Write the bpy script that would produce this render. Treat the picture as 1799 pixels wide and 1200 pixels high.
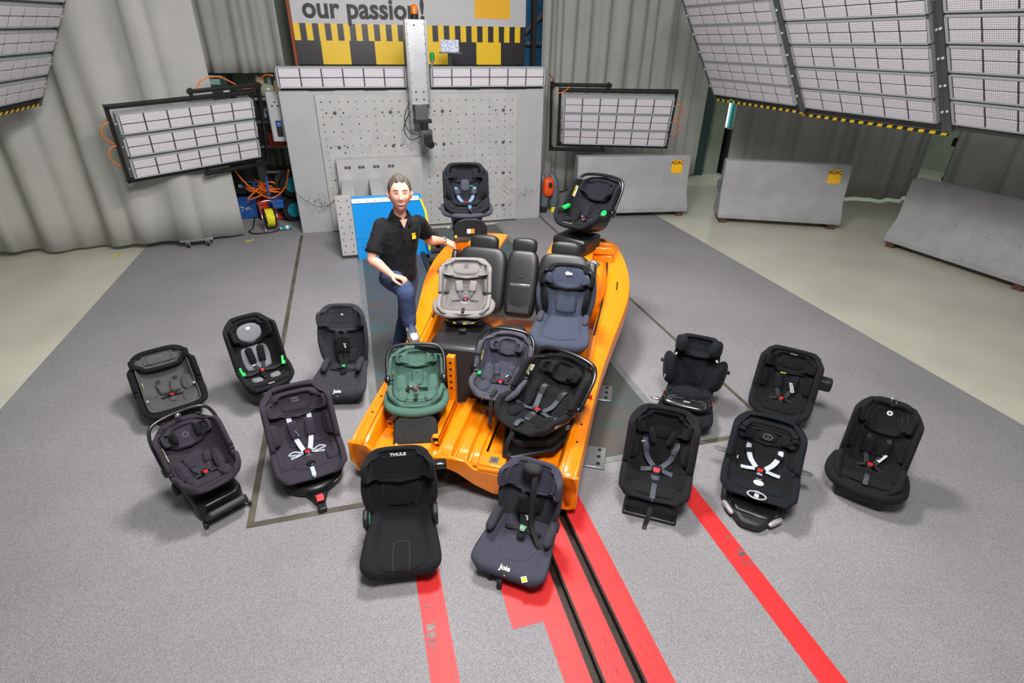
import bpy, bmesh, math, random
import numpy as np
from mathutils import Vector, Matrix
random.seed(7)
for o in list(bpy.data.objects): bpy.data.objects.remove(o)
SC = bpy.context.scene; COL = SC.collection
PI = math.pi
# ---------------------------------------------------------------- camera
H = 2.8; FPX = 970.27; PITCH, YAW, ROLL = 0.50538454, 0.27652122, 0.01516941
fw = Vector((math.sin(YAW)*math.cos(PITCH), math.cos(YAW)*math.cos(PITCH), -math.sin(PITCH)))
rt0 = Vector((math.cos(YAW), -math.sin(YAW), 0)); up0 = rt0.cross(fw)
rt = rt0*math.cos(ROLL)+up0*math.sin(ROLL); upv = up0*math.cos(ROLL)-rt0*math.sin(ROLL)
cd = bpy.data.cameras.new('camera'); cam = bpy.data.objects.new('camera', cd); COL.objects.link(cam)
cd.sensor_fit = 'HORIZONTAL'; cd.sensor_width = 36; cd.lens = 36*FPX/1799; cd.clip_start = .05; cd.clip_end = 100
cd.shift_x = -0.5/1799
M = Matrix((rt, upv, -fw)).transposed().to_4x4(); M.translation = (0, 0, H); cam.matrix_world = M
SC.camera = cam
# ---------------------------------------------------------------- world, lights, exposure
w = bpy.data.worlds.new('world'); SC.world = w; w.use_nodes = True
w.node_tree.nodes['Background'].inputs[0].default_value = (.93, .97, 1, 1)
w.node_tree.nodes['Background'].inputs[1].default_value = .24
def area(name, loc, target, size, power, col=(1, 1, 1), sy=None):
    l = bpy.data.lights.new(name, 'AREA'); l.energy = power; l.color = col; l.size = size
    l.shape = 'RECTANGLE'; l.size_y = sy or size
    o = bpy.data.objects.new(name, l); COL.objects.link(o); o.location = loc
    o.rotation_euler = (Vector(target)-Vector(loc)).to_track_quat('-Z', 'Y').to_euler(); return o
area('hall_and_fill_lamp', (0.9, 4.3, 4.9), (0.9, 3.0, 0), .8, 260, (1, .98, .96))
area('hall_and_fill_lamp', (0.6, 0.6, 5.0), (0.9, 2.8, .3), 1.1, 310, (1, .98, .96))
area('hall_and_fill_lamp', (1.0, 3.4, 4.7), (1.0, 9.6, 3.7), 2.0, 230, (1, .98, .96))  # added fill, aimed nearly level to brighten the crash block and spare the floor
area('daylight_lamp', (8.5, 12.1, 2.8), (8.1, 10.6, 0), .7, 26, (.86, 1, .9))
area('daylight_lamp', (10.6, 10.3, 3.0), (9.9, 9.2, 0), 1.0, 40, (.86, 1, .9))
SC.view_settings.view_transform = 'Standard'; SC.view_settings.look = 'None'
SC.view_settings.exposure = 0.0; SC.view_settings.gamma = 1; SC.view_settings.use_curve_mapping = False
# ---------------------------------------------------------------- helpers
def lin(c): return tuple(((x/255)/12.92 if x/255 <= .04045 else ((x/255+.055)/1.055)**2.4) for x in c)
MATS = {}
def mat(name, rgb, rough=.6, metal=0, rgb2=None, scale=60, bump=0, bscale=400, emit=0, sheen=0, detail=4, contrast=.5, coat=0, spec=.5):
    m = bpy.data.materials.new(name); m.use_nodes = True; nt = m.node_tree; b = nt.nodes['Principled BSDF']
    c = (*lin(rgb), 1); b.inputs['Base Color'].default_value = c
    b.inputs['Roughness'].default_value = rough; b.inputs['Metallic'].default_value = metal
    b.inputs['Specular IOR Level'].default_value = spec
    if sheen: b.inputs['Sheen Weight'].default_value = sheen; b.inputs['Sheen Roughness'].default_value = .4
    if coat: b.inputs['Coat Weight'].default_value = coat; b.inputs['Coat Roughness'].default_value = .15
    if emit: b.inputs['Emission Color'].default_value = c; b.inputs['Emission Strength'].default_value = emit
    if rgb2 or bump:
        tc = nt.nodes.new('ShaderNodeTexCoord')
    if rgb2:
        n = nt.nodes.new('ShaderNodeTexNoise'); n.inputs['Scale'].default_value = scale; n.inputs['Detail'].default_value = detail
        nt.links.new(tc.outputs['Object'], n.inputs['Vector'])
        r = nt.nodes.new('ShaderNodeValToRGB'); r.color_ramp.elements[0].position = .5-contrast/2; r.color_ramp.elements[1].position = .5+contrast/2
        r.color_ramp.elements[0].color = c; r.color_ramp.elements[1].color = (*lin(rgb2), 1)
        nt.links.new(n.outputs['Fac'], r.inputs['Fac']); nt.links.new(r.outputs['Color'], b.inputs['Base Color'])
    if bump:
        n2 = nt.nodes.new('ShaderNodeTexNoise'); n2.inputs['Scale'].default_value = bscale; n2.inputs['Detail'].default_value = 2
        nt.links.new(tc.outputs['Object'], n2.inputs['Vector'])
        bp = nt.nodes.new('ShaderNodeBump'); bp.inputs['Strength'].default_value = bump; bp.inputs['Distance'].default_value = .003
        nt.links.new(n2.outputs['Fac'], bp.inputs['Height']); nt.links.new(bp.outputs['Normal'], b.inputs['Normal'])
    MATS[name] = m; return m
def link(name, me, parent=None, smooth=True):
    o = bpy.data.objects.new(name, me); COL.objects.link(o)
    if parent is not None: o.parent = parent
    return o
def tag(o, label=None, cat=None, group=None, kind=None):
    if label: o['label'] = label
    if cat: o['category'] = cat
    if group: o['group'] = group
    if kind: o['kind'] = kind
    return o
def empty(name, loc, rz=0, label=None, cat=None, group=None, parent=None):
    o = bpy.data.objects.new(name, None); COL.objects.link(o); o.location = loc; o.rotation_euler = (0, 0, rz)
    o.empty_display_size = .1
    return tag(o, label, cat, group)
class MB:
    """collects geometry, builds ONE mesh object"""
    def __init__(s): s.v = []; s.f = []; s.mi = []; s.cur = 0
    def add(s, vs, fs, M=None):
        k = len(s.v)
        for p in vs:
            p = Vector(p); s.v.append(tuple(M @ p if M is not None else p))
        for f in fs: s.f.append([i+k for i in f]); s.mi.append(s.cur)
        return s
    def box(s, x0, x1, y0, y1, z0, z1, M=None):
        v = [(x, y, z) for z in (z0, z1) for y in (y0, y1) for x in (x0, x1)]
        return s.add(v, [(0, 2, 3, 1), (4, 5, 7, 6), (0, 1, 5, 4), (2, 6, 7, 3), (0, 4, 6, 2), (1, 3, 7, 5)], M)
    def cbox(s, c, d, rz=0, rx=0, ry=0):
        M = Matrix.Translation(c) @ Matrix.Rotation(rz, 4, 'Z') @ Matrix.Rotation(rx, 4, 'X') @ Matrix.Rotation(ry, 4, 'Y')
        return s.box(-d[0]/2, d[0]/2, -d[1]/2, d[1]/2, -d[2]/2, d[2]/2, M)
    def quad(s, a, b, c, d): return s.add([a, b, c, d], [(0, 1, 2, 3)])
    def grid(s, P, closed_u=False, closed_v=False, M=None):
        n = len(P); m = len(P[0]); f = []
        for i in range(n if closed_u else n-1):
            for j in range(m if closed_v else m-1):
                f.append((i*m+j, i*m+(j+1) % m, ((i+1) % n)*m+(j+1) % m, ((i+1) % n)*m+j))
        return s.add([p for r in P for p in r], f, M)
    def tube(s, pts, r, n=8, cap=True, flat=None, smooth=0, closed=False):
        pts = [Vector(p) for p in pts]
        rs = list(r) if hasattr(r, '__len__') else [r]*len(pts)
        if smooth:
            pts, rs = spline(pts, rs, smooth, closed)
        N = len(pts); rings = []; up = None
        for i, p in enumerate(pts):
            if closed: t = (pts[(i+1) % N]-pts[i-1])
            else: t = (pts[min(i+1, N-1)]-pts[max(i-1, 0)])
            t = t.normalized() if t.length > 1e-9 else Vector((0, 0, 1))
            if up is None: up = Vector((0, 0, 1)) if abs(t.z) < .9 else Vector((1, 0, 0))
            a = t.cross(up); a.normalize(); b = a.cross(t); b.normalize(); up = b
            fl = flat or (1, 1)
            rings.append([p+a*math.cos(2*PI*k/n)*rs[i]*fl[0]+b*math.sin(2*PI*k/n)*rs[i]*fl[1] for k in range(n)])
        k0 = len(s.v); s.grid(rings, closed_u=closed, closed_v=True)
        if cap and not closed:
            s.f.append([k0+k for k in range(n)][::-1]); s.mi.append(s.cur)
            s.f.append([k0+(N-1)*n+k for k in range(n)]); s.mi.append(s.cur)
        return s
    def cyl(s, a, b, r, n=16, r2=None): return s.tube([a, b], [r, r if r2 is None else r2], n)
    def lathe(s, prof, n=24, M=None):
        return s.grid([[(r*math.cos(2*PI*k/n), r*math.sin(2*PI*k/n), z) for k in range(n)] for r, z in prof], closed_v=True, M=M)
    def prism(s, pts, z0, z1, M=None):
        n = len(pts); v = [(x, y, z0) for x, y in pts]+[(x, y, z1) for x, y in pts]
        return s.add(v, [tuple(range(n))[::-1], tuple(range(n, 2*n))]+[(i, (i+1) % n, n+(i+1) % n, n+i) for i in range(n)], M)
    def ell(s, c, r, n=12, m=10, M=None):
        T = Matrix.Translation(c)
        if M is not None: T = T @ M
        return s.grid([[(r[0]*math.sin(PI*i/m)*math.cos(2*PI*k/n), r[1]*math.sin(PI*i/m)*math.sin(2*PI*k/n), -r[2]*math.cos(PI*i/m)) for k in range(n)] for i in range(m+1)], closed_v=True, M=T)
    def build(s, name, mats, parent=None, smooth=False, bev=0, sub=0, fixn=True, seg=2, ang=40):
        me = bpy.data.meshes.new(name); me.from_pydata([tuple(p) for p in s.v], [], s.f)
        if not isinstance(mats, (list, tuple)): mats = [mats]
        for m in mats: me.materials.append(m)
        me.polygons.foreach_set('material_index', s.mi)
        if fixn:
            bm = bmesh.new(); bm.from_mesh(me); bmesh.ops.remove_doubles(bm, verts=bm.verts, dist=1e-6)
            bmesh.ops.recalc_face_normals(bm, faces=bm.faces); bm.to_mesh(me); bm.free()
        o = link(name, me, parent)
        if smooth or bev: me.polygons.foreach_set('use_smooth', [True]*len(me.polygons))
        if bev:
            b = o.modifiers.new('bevel', 'BEVEL'); b.width = bev; b.segments = seg; b.limit_method = 'ANGLE'; b.angle_limit = math.radians(ang); b.harden_normals = False
            me.set_sharp_from_angle(angle=math.radians(60))
        if sub:
            b = o.modifiers.new('sub', 'SUBSURF'); b.levels = sub; b.render_levels = sub
        return o
def spline(pts, rs=None, k=6, closed=False):
    """Catmull-Rom through points"""
    n = len(pts); out = []; ro = []
    segs = n if closed else n-1
    g = (lambda i: pts[i % n]) if closed else (lambda i: pts[max(0, min(n-1, i))])
    gr = (lambda i: rs[i % n]) if closed else (lambda i: rs[max(0, min(n-1, i))])
    for i in range(segs):
        for j in range(k):
            t = j/k; a, b, c, d = g(i-1), g(i), g(i+1), g(i+2)
            out.append(.5*((2*b)+(c-a)*t+(2*a-5*b+4*c-d)*t*t+(3*b-a-3*c+d)*t**3))
            if rs is not None: ro.append(gr(i)*(1-t)+gr(i+1)*t)
    if not closed:
        out.append(pts[-1])
        if rs is not None: ro.append(rs[-1])
    return (out, ro) if rs is not None else out
def frame(o, x, z):
    """matrix with origin o, local x along x, local z along z"""
    x = Vector(x).normalized(); z = Vector(z); z = (z-x*z.dot(x)).normalized(); y = z.cross(x)
    m = Matrix((x, y, z)).transposed().to_4x4(); m.translation = o; return m
FONTC = {}
def text(name, body, size, m, Mx, parent=None, bold=0.0, ext=.0008, sx=1, align='CENTER', shear=0):
    c = bpy.data.curves.new(name, 'FONT'); c.body = body; c.size = size; c.align_x = align; c.align_y = 'CENTER'
    c.extrude = ext; c.offset = bold; c.resolution_u = 3; c.shear = shear
    o = bpy.data.objects.new(name, c); COL.objects.link(o)
    me = bpy.data.meshes.new_from_object(o); bpy.data.objects.remove(o); bpy.data.curves.remove(c)
    me.transform(Mx @ Matrix.Diagonal((sx, 1, 1, 1))); me.materials.clear(); me.materials.append(m)
    return link(name, me, parent)
def rbox(x0, x1, y0, y1, z0, z1): return MB().box(x0, x1, y0, y1, z0, z1)
# pixel -> world helpers (used only to lay out real positions)
def G(u, v, z=0):
    d = fw*FPX+rt*(u-900)-upv*(v-600); t = (z-H)/d.z; p = Vector((0, 0, H))+d*t; return p
def onY(u, v, y):
    d = fw*FPX+rt*(u-900)-upv*(v-600); return Vector((0, 0, H))+d*(y/d.y)
# ---------------------------------------------------------------- materials
mat('concrete_floor', (206, 203, 186), .38, rgb2=(182, 180, 164), scale=1.3, detail=6, contrast=.6, bump=.02, bscale=30)
mat('carpet', (96, 94, 96), .95, rgb2=(164, 161, 164), scale=330, detail=1, contrast=.35, bump=.3, bscale=700)
mat('plate_floor', (68, 78, 78), .45, rgb2=(84, 76, 70), scale=4, detail=7, contrast=.35, bump=.05, bscale=80)
mat('strip_metal', (140, 143, 142), .4, .35, rgb2=(122, 124, 122), scale=8)
mat('strip_brown', (92, 86, 76), .6, rgb2=(64, 58, 48), scale=6, contrast=.4)
mat('red_floor', (214, 44, 44), .5, rgb2=(202, 34, 36), scale=5, detail=8, contrast=.5)
mat('slot_dark', (52, 32, 22), .5, .3, rgb2=(24, 16, 12), scale=20)
mat('wall_concrete', (158, 168, 152), .8, rgb2=(138, 148, 132), scale=2.5, detail=6, bump=.1, bscale=50)
mat('curtain', (176, 175, 170), .85, rgb2=(162, 161, 156), scale=1.5, detail=5)
mat('block_paint', (172, 172, 174), .45, rgb2=(160, 160, 163), scale=2, detail=5, contrast=.6)
mat('board_paint', (178, 177, 176), .4, rgb2=(166, 165, 164), scale=6, detail=6, contrast=.5)
mat('barrier_paint', (165, 165, 167), .5, rgb2=(150, 150, 152), scale=3, detail=7, contrast=.4, bump=.05, bscale=60)
mat('wood', (96, 66, 46), .8, rgb2=(70, 44, 30), scale=12)
mat('black_steel', (30, 30, 30), .45, .2)
mat('grey_steel', (92, 94, 95), .42, .5)
mat('alu', (150, 152, 154), .35, .55)
mat('alu_bright', (196, 198, 201), .32, .45, rgb2=(176, 177, 180), scale=5)
mat('hole', (18, 18, 18), .8)
mat('adac_yellow', (250, 186, 16), .5)
mat('haz_yellow', (240, 190, 30), .5)
mat('haz_black', (24, 24, 26), .5)
mat('print_black', (22, 22, 24), .5)
mat('banner_white', (206, 204, 206), .5, rgb2=(196, 194, 197), scale=2)
mat('banner_yellow', (250, 205, 28), .4)
mat('banner_black', (42, 40, 46), .35)
mat('white', (232, 232, 232), .5)
mat('blue_paint', (20, 146, 226), .4, rgb2=(14, 138, 218), scale=3)
mat('yellow_tape', (236, 226, 40), .5)
mat('orange_cable', (232, 112, 24), .5)
mat('orange_beacon', (240, 110, 10), .2, emit=.15)
mat('green_lamp', (20, 150, 60), .2)
mat('rubber', (26, 26, 27), .6)
mat('green_dark', (34, 56, 54), .6)
mat('shelf_blue', (24, 78, 140), .5)
mat('bin_red', (196, 48, 22), .45)
mat('bin_blue', (30, 84, 160), .45)
mat('teal', (26, 140, 160), .45)
mat('yellow_cable', (232, 222, 40), .5)
mat('card', (150, 124, 70), .8)
mat('housing', (168, 170, 173), .45, .1)
mat('lens_gap', (70, 66, 72), .5)
mat('skylight', (235, 255, 248), .5, emit=1.6)
mat('orange_bin', (230, 80, 20), .5)
mat('grey_tube', (90, 98, 108), .5)
m = mat('lens', (206, 202, 208), .25)
def lens_nodes(m):
    nt = m.node_tree; b = nt.nodes['Principled BSDF']; tc = nt.nodes.new('ShaderNodeTexCoord')
    mp = nt.nodes.new('ShaderNodeMapping'); mp.inputs['Scale'].default_value = (50, 42, 1); nt.links.new(tc.outputs['Object'], mp.inputs['Vector'])
    v = nt.nodes.new('ShaderNodeTexVoronoi'); v.voronoi_dimensions = '2D'; v.inputs['Scale'].default_value = 1; v.inputs['Randomness'].default_value = .12
    nt.links.new(mp.outputs['Vector'], v.inputs['Vector'])
    r = nt.nodes.new('ShaderNodeValToRGB'); r.color_ramp.elements[0].position = .1; r.color_ramp.elements[1].position = .5
    r.color_ramp.elements[0].color = (*lin((250, 248, 252)), 1); r.color_ramp.elements[1].color = (*lin((178, 172, 180)), 1)
    nt.links.new(v.outputs['Distance'], r.inputs['Fac']); nt.links.new(r.outputs['Color'], b.inputs['Base Color'])
    bp = nt.nodes.new('ShaderNodeBump'); bp.inputs['Strength'].default_value = .5; bp.inputs['Distance'].default_value = .004; bp.invert = True
    nt.links.new(v.outputs['Distance'], bp.inputs['Height']); nt.links.new(bp.outputs['Normal'], b.inputs['Normal'])
lens_nodes(m)
def carpet_nodes(m):
    """large soft wear on top of the speckle"""
    nt = m.node_tree; b = nt.nodes['Principled BSDF']; lk = b.inputs['Base Color'].links[0]; src = lk.from_socket
    tc = nt.nodes.new('ShaderNodeTexCoord'); n = nt.nodes.new('ShaderNodeTexNoise'); n.inputs['Scale'].default_value = .8; n.inputs['Detail'].default_value = 4
    nt.links.new(tc.outputs['Object'], n.inputs['Vector'])
    mr = nt.nodes.new('ShaderNodeMapRange'); mr.inputs[1].default_value = .3; mr.inputs[2].default_value = .7; mr.inputs[3].default_value = .86; mr.inputs[4].default_value = 1.06
    nt.links.new(n.outputs['Fac'], mr.inputs[0])
    mx = nt.nodes.new('ShaderNodeVectorMath'); mx.operation = 'SCALE'; nt.links.new(src, mx.inputs[0]); nt.links.new(mr.outputs[0], mx.inputs['Scale'])
    nt.links.new(mx.outputs[0], b.inputs['Base Color'])
carpet_nodes(MATS['carpet'])
def plate_nodes(m):
    nt = m.node_tree; b = nt.nodes['Principled BSDF']; src = b.inputs['Base Color'].links[0].from_socket
    tc = nt.nodes.new('ShaderNodeTexCoord'); n = nt.nodes.new('ShaderNodeTexNoise'); n.inputs['Scale'].default_value = 1.7; n.inputs['Detail'].default_value = 8; n.inputs['Roughness'].default_value = .65
    nt.links.new(tc.outputs['Object'], n.inputs['Vector'])
    r = nt.nodes.new('ShaderNodeValToRGB'); r.color_ramp.elements[0].position = .54; r.color_ramp.elements[1].position = .66
    r.color_ramp.elements[0].color = (0, 0, 0, 1); r.color_ramp.elements[1].color = (1, 1, 1, 1)
    nt.links.new(n.outputs['Fac'], r.inputs['Fac'])
    mx = nt.nodes.new('ShaderNodeMix'); mx.data_type = 'RGBA'; nt.links.new(r.outputs['Color'], mx.inputs[0]); nt.links.new(src, mx.inputs[6])
    mx.inputs[7].default_value = (*lin((52, 92, 104)), 1); nt.links.new(mx.outputs[2], b.inputs['Base Color'])
plate_nodes(MATS['plate_floor'])
# ---------------------------------------------------------------- setting
def struct(o): o['kind'] = 'structure'; return o
mb = MB()
SL = [(.838, .902), (1.037, 1.102)]
for (x0, x1) in ((-8, SL[0][0]), (SL[0][1], SL[1][0]), (SL[1][1], 14)): mb.box(x0, x1, -3, 14, -.2, 0)
mb.box(SL[0][0], SL[1][1], 8.9, 14, -.2, 0)
floor_o = struct(mb.build('floor', MATS['concrete_floor']))
for k, (x0, x1) in enumerate(SL):
    mb = MB(); mb.box(x0, x1, -3, 8.9, -.2, -.045)
    mb.box(x0, x0+.012, -3, 8.9, -.045, .002); mb.box(x1-.012, x1, -3, 8.9, -.045, .002)
    o = mb.build('rail_channel', MATS['slot_dark'], floor_o)
mb = MB()     # grey carpet around the plate and rails
e = .004
def slab(mb, x0, x1, y0, y1, z=e): mb.box(x0, x1, y0, y1, 0, z)
slab(mb, -3.1, -.945, -3, 9.0); slab(mb, -.945, SL[0][0], -3, 2.88); slab(mb, SL[0][1], SL[1][0], -3, 2.88); slab(mb, SL[1][1], 3.085, -3, 2.88); slab(mb, 3.085, 5.15, -3, 9.0)
slab(mb, -.90, -.11, 2.91, 9.0); slab(mb, 2.27, 3.06, 2.91, 9.0); pass
slab(mb, -3.1, 5.15, 9.0, 11.2)
mb.build('carpet', MATS['carpet'], floor_o)
mb = MB()
for (x0, x1) in ((-.04, SL[0][0]), (SL[0][1], SL[1][0]), (SL[1][1], 2.2)): slab(mb, x0, x1, 2.93, 8.9, .003)
mb.build('floor_plate', MATS['plate_floor'], floor_o)
mb = MB()
slab(mb, -.11, -.04, 2.93, 8.95, .007); slab(mb, 2.2, 2.27, 2.93, 8.95, .007); slab(mb, -.11, .838, 2.87, 2.93, .007); slab(mb, 1.102, 2.27, 2.87, 2.93, .007)
mb.build('metal_strip', MATS['strip_metal'], floor_o)
mb = MB()
slab(mb, -.945, -.90, 2.88, 9.0, .006); slab(mb, 3.05, 3.085, 2.88, 11, .006); slab(mb, -.90, -.11, 2.88, 2.925, .006); slab(mb, 2.27, 3.05, 2.88, 2.925, .006)
mb.build('joint_strip', MATS['strip_brown'], floor_o)
def red(x0, x1, y0, y1): 
    o = rbox(x0, x1, y0, y1, .004, .0055).build('red_marking', MATS['red_floor'], floor_o); return o
red(.066, .205, -1, 2.62); red(.704, .838, -1, 2.87); red(.902, 1.037, -1, 2.87); red(1.102, 1.237, -1, 2.87); red(1.93, 2.068, -1, 2.87)
a = G(880, 1035); b = G(946, 1073); red(.53, .703, 1.775, 2.1)
mb = MB()
def strokes(mb, n, x0, x1, y0, y1, w, z=.0058, ang=None, L=(.03, .14)):
    for i in range(n):
        x = random.uniform(x0, x1); y = random.uniform(y0, y1); l = random.uniform(*L); a = (ang if ang is not None else PI/2)+random.gauss(0, .12)
        dx, dy = math.cos(a)*l/2, math.sin(a)*l/2; px, py = -math.sin(a)*w/2, math.cos(a)*w/2
        mb.add([(x-dx, y-dy, z), (x+px, y+py, z), (x+dx, y+dy, z), (x-px, y-py, z)], [(0, 3, 2, 1)])
mat('scuff', (160, 34, 38), .7); mat('tape_grey', (150, 132, 130), .6, rgb2=(110, 90, 88), scale=60); mat('tape_dark', (60, 40, 42), .5, rgb2=(120, 110, 110), scale=60)
strokes(mb, 22, .91, 1.03, 1.25, 1.6, .004, L=(.02, .07)); strokes(mb, 18, 1.11, 1.22, 1.5, 2.1, .003, L=(.02, .08)); strokes(mb, 10, 1.11, 1.22, 1.2, 1.6, .004)
mb.build('scuff_mark', MATS['scuff'], floor_o, fixn=False)['kind'] = 'stuff'
mb = MB()
for (px, py, w, h) in ((757, 1103, .045, .04), (758, 1117, .045, .03)): p = G(px, py); mb.cbox((p.x, p.y, .006), (w, h, .001))
mb.build('tape_patch', MATS['tape_grey'], floor_o)
mb = MB()
for (px, py, w, h) in ((752, 1067, .04, .008), (758, 1127, .05, .012), (755, 1137, .008, .03), (762, 1137, .008, .03), (1279, 945, .03, .012), (1303, 974, .04, .035), (1308, 990, .01, .035), (1318, 990, .01, .035), (1298, 966, .05, .008)): p = G(px, py); mb.cbox((p.x, p.y, .006), (w, h, .001))
mb.build('tape_patch', MATS['tape_dark'], floor_o)
# yellow corner marks on the carpet
mb = MB()
for (px, py) in ((437, 424), (203, 450)):
    p = G(px, py); mb.cbox((p.x, p.y, .006), (.1, .03, .002), .1); mb.cbox((p.x+.045, p.y+.03, .006), (.03, .07, .002), .1)
mb.build('yellow_mark', MATS['yellow_tape'], floor_o)
mb = MB(); strokes(mb, 26, .12, .38, 5.05, 5.2, .008, z=.0036, ang=-.5, L=(.03, .12))
mb.build('paint_scrape', MATS['strip_metal'], floor_o, fixn=False)['kind'] = 'stuff'
# walls
def opening_wall():
    mb = MB(); a = onY(1252, 200, 12.4); b = onY(1279, 200, 12.4)
    mb.box(-8, a.x, 12.4, 12.7, 0, 6.5); mb.box(b.x+.1, 14, 12.4, 12.7, 0, 6.5); mb.box(a.x, b.x+.1, 12.4, 12.7, 3.2, 6.5); mb.box(a.x, b.x+.1, 12.4, 12.7, 0, .3)
    struct(mb.build('wall_back', MATS['wall_concrete']))
    wnd = struct(rbox(a.x, b.x+.1, 12.5, 12.52, .3, 3.2).build('window_1', MATS['skylight']))
    mb = MB(); mb.box(b.x+.06, b.x+.14, 12.36, 12.42, .45, 3.25); mb.build('window_frame', MATS['teal'], wnd)
opening_wall()
struct(rbox(-8.3, -8, -3, 12.7, 0, 6.5).build('wall_left', MATS['wall_concrete']))
struct(rbox(14, 14.3, -3, 12.7, 0, 6.5).build('wall_right', MATS['wall_concrete']))
# dark green steel door jamb and concrete pier by the gap
a = G(1213, 300); struct(rbox(7.60, 7.84, 11.56, 11.8, 0, 4).build('trim_1', MATS['green_dark']))
mb = MB(); mb.prism([(7.9, 11.98), (8.34, 11.72), (8.5, 12.0), (8.1, 12.35)], 0, 4); struct(mb.build('trim_2', MATS['wall_concrete']))
p = G(1262, 306); mb = MB(); mb.prism([(8.36, 11.55), (8.62, 11.5), (8.66, 11.9), (8.42, 11.9)], 0, 1.0); mb.build('x', MATS['black_steel']).name = 'trim_3'; bpy.data.objects['trim_3']['kind'] = 'structure'
# ---------------------------------------------------------------- curtains
def curtain(name, pts, z0, z1, folds, amp, label, seed=0, taper=0, hem=None):
    """pts: ground line; folds per metre"""
    rnd = random.Random(seed); P = [Vector((x, y, 0)) for x, y in pts]; S = spline(P, None, 12)
    L = [0]
    for i in range(1, len(S)): L.append(L[-1]+(S[i]-S[i-1]).length)
    n = int(L[-1]*40); rows = 12; grid = []
    ph = [rnd.uniform(0, 6.28) for _ in range(6)]; fr = [folds*rnd.uniform(.45, 1.5) for _ in range(6)]
    for r in range(rows+1):
        q = r/rows; row = []
        for i in range(n+1):
            s = L[-1]*i/n; k = 0
            while k < len(L)-2 and L[k+1] < s: k += 1
            t = (s-L[k])/max(1e-6, L[k+1]-L[k]); p = S[k].lerp(S[k+1], t); d = (S[k+1]-S[k]).normalized(); nn = Vector((d.y, -d.x, 0))
            a = sum(math.sin(fr[j]*s*2*PI+ph[j]+.5*math.sin(q*3+j)) for j in range(6))/3.2
            a = math.copysign(abs(a)**.7, a)*amp*(1-.25*q)+amp*.25*abs(math.sin(fr[0]*s*5.1+ph[1]+.4*math.sin(q*2)))
            zb = z0+(hem(s/L[-1]) if hem else 0)
            row.append(p+nn*a+Vector((0, 0, zb+(z1-zb)*q)))
        grid.append(row)
    mb = MB(); mb.grid(grid); o = mb.build(name, MATS['curtain'], smooth=True, fixn=False)
    s = o.modifiers.new('thick', 'SOLIDIFY'); s.thickness = .006
    return tag(o, label, 'curtain')
curtain('curtain', [(-7.6, 7.3), (-5.8, 8.55), (-4.2, 8.98), (-2.9, 8.85), (-2.3, 8.86), (-1.82, 9.22)], .07, 5.2, 1.7, .085, 'large grey floor-length curtain at the left behind the three-bar floodlight frame', 3, hem=lambda t: .03*math.sin(t*17))
a = onY(352, 60, 10.9); b = onY(487, 60, 10.9); c = onY(400, 128, 10.9)
curtain('curtain', [(a.x-.7, 11.0), (a.x+.3, 10.85), (b.x-.2, 10.95), (b.x+.05, 10.9)], c.z, 5.2, 3.0, .07, 'short grey curtain hanging above the cluttered shelf, left of the banner', 5)
curtain('curtain', [(3.28, 9.9), (3.9, 10.65), (4.8, 10.75), (5.9, 11.0), (7.0, 11.3), (7.55, 11.5)], .05, 5.2, 2.6, .08, 'grey curtain behind the right three-bar floodlight frame, beside the banner', 11)
curtain('curtain', [(7.75, 10.6), (8.2, 10.0), (8.8, 9.4), (9.45, 8.95), (10.2, 8.6), (10.9, 8.75)], .06, 5.2, 2.4, .08, 'grey curtain behind the concrete barrier with the middle logo, under the floodlight banks', 14)
curtain('curtain', [(10.6, 8.0), (10.8, 7.4), (10.9, 6.4), (10.7, 4.5), (10.5, 2.5)], .06, 5.2, 2.2, .08, 'grey curtain at the far right behind the scuffed barrier', 17)
# ---------------------------------------------------------------- crash block with hole board
blk = empty('crash_block', (1.06, 9.084, 0), 0, 'large pale grey concrete crash block carrying a white perforated steel board', 'crash block')
def L(p): return p
BX, BY = 1.06, 9.084
mb = rbox(-.912-BX, 3.04-BX, 0, 1.0, 0, 2.076); mb.build('concrete_body', MATS['block_paint'], blk, bev=.012)
mb = rbox(-.43-BX, 2.594-BX, -.05, 0, .03, 2.03); mb.build('steel_board', MATS['board_paint'], blk, bev=.004)
mb = MB()
def disc(mb, x, z, r, y=-.0515, n=8): mb.add([(x+r*math.cos(2*PI*k/n), y, z+r*math.sin(2*PI*k/n)) for k in range(n)], [tuple(range(n))])
nx, nz = 24, 19
for i in range(nx):
    for j in range(nz):
        x = -.43+.08+i*(3.02-.16)/(nx-1); z = .1+j*(1.93-.1)/(nz-1)
        if (j % 2 == 0 and True) or i % 2 == 0: disc(mb, x-BX, z, .0085+(.003 if random.random() < .15 else 0), n=6)
mb.build('drill_holes', MATS['hole'], blk, fixn=False)['kind'] = 'stuff'
k = 0
for x in (-.18, .62, 1.4, 2.36):
    for z in (1.78, 1.3, .82, .28):
        if x == -.18 and z < .5: continue
        mb = MB(); mb.lathe([(.026, .0), (.026, .006), (.019, .007), (.018, .002), (.009, .002), (.008, .009), (0, .009)], 14, Matrix.Translation((x-BX, -.05, z)) @ Matrix.Rotation(PI/2, 4, 'X'))
        mb.build('anchor_bolt', MATS['grey_steel'], blk, smooth=True)
        for dx in (-.12, .12): mb = MB(); disc(mb, x-BX+dx, z, .013); mb.build('bolt_hole', MATS['hole'], blk, fixn=False)
mat('scuff_black', (60, 60, 64), .8); mat('scuff_red', (190, 40, 52), .7)
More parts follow.
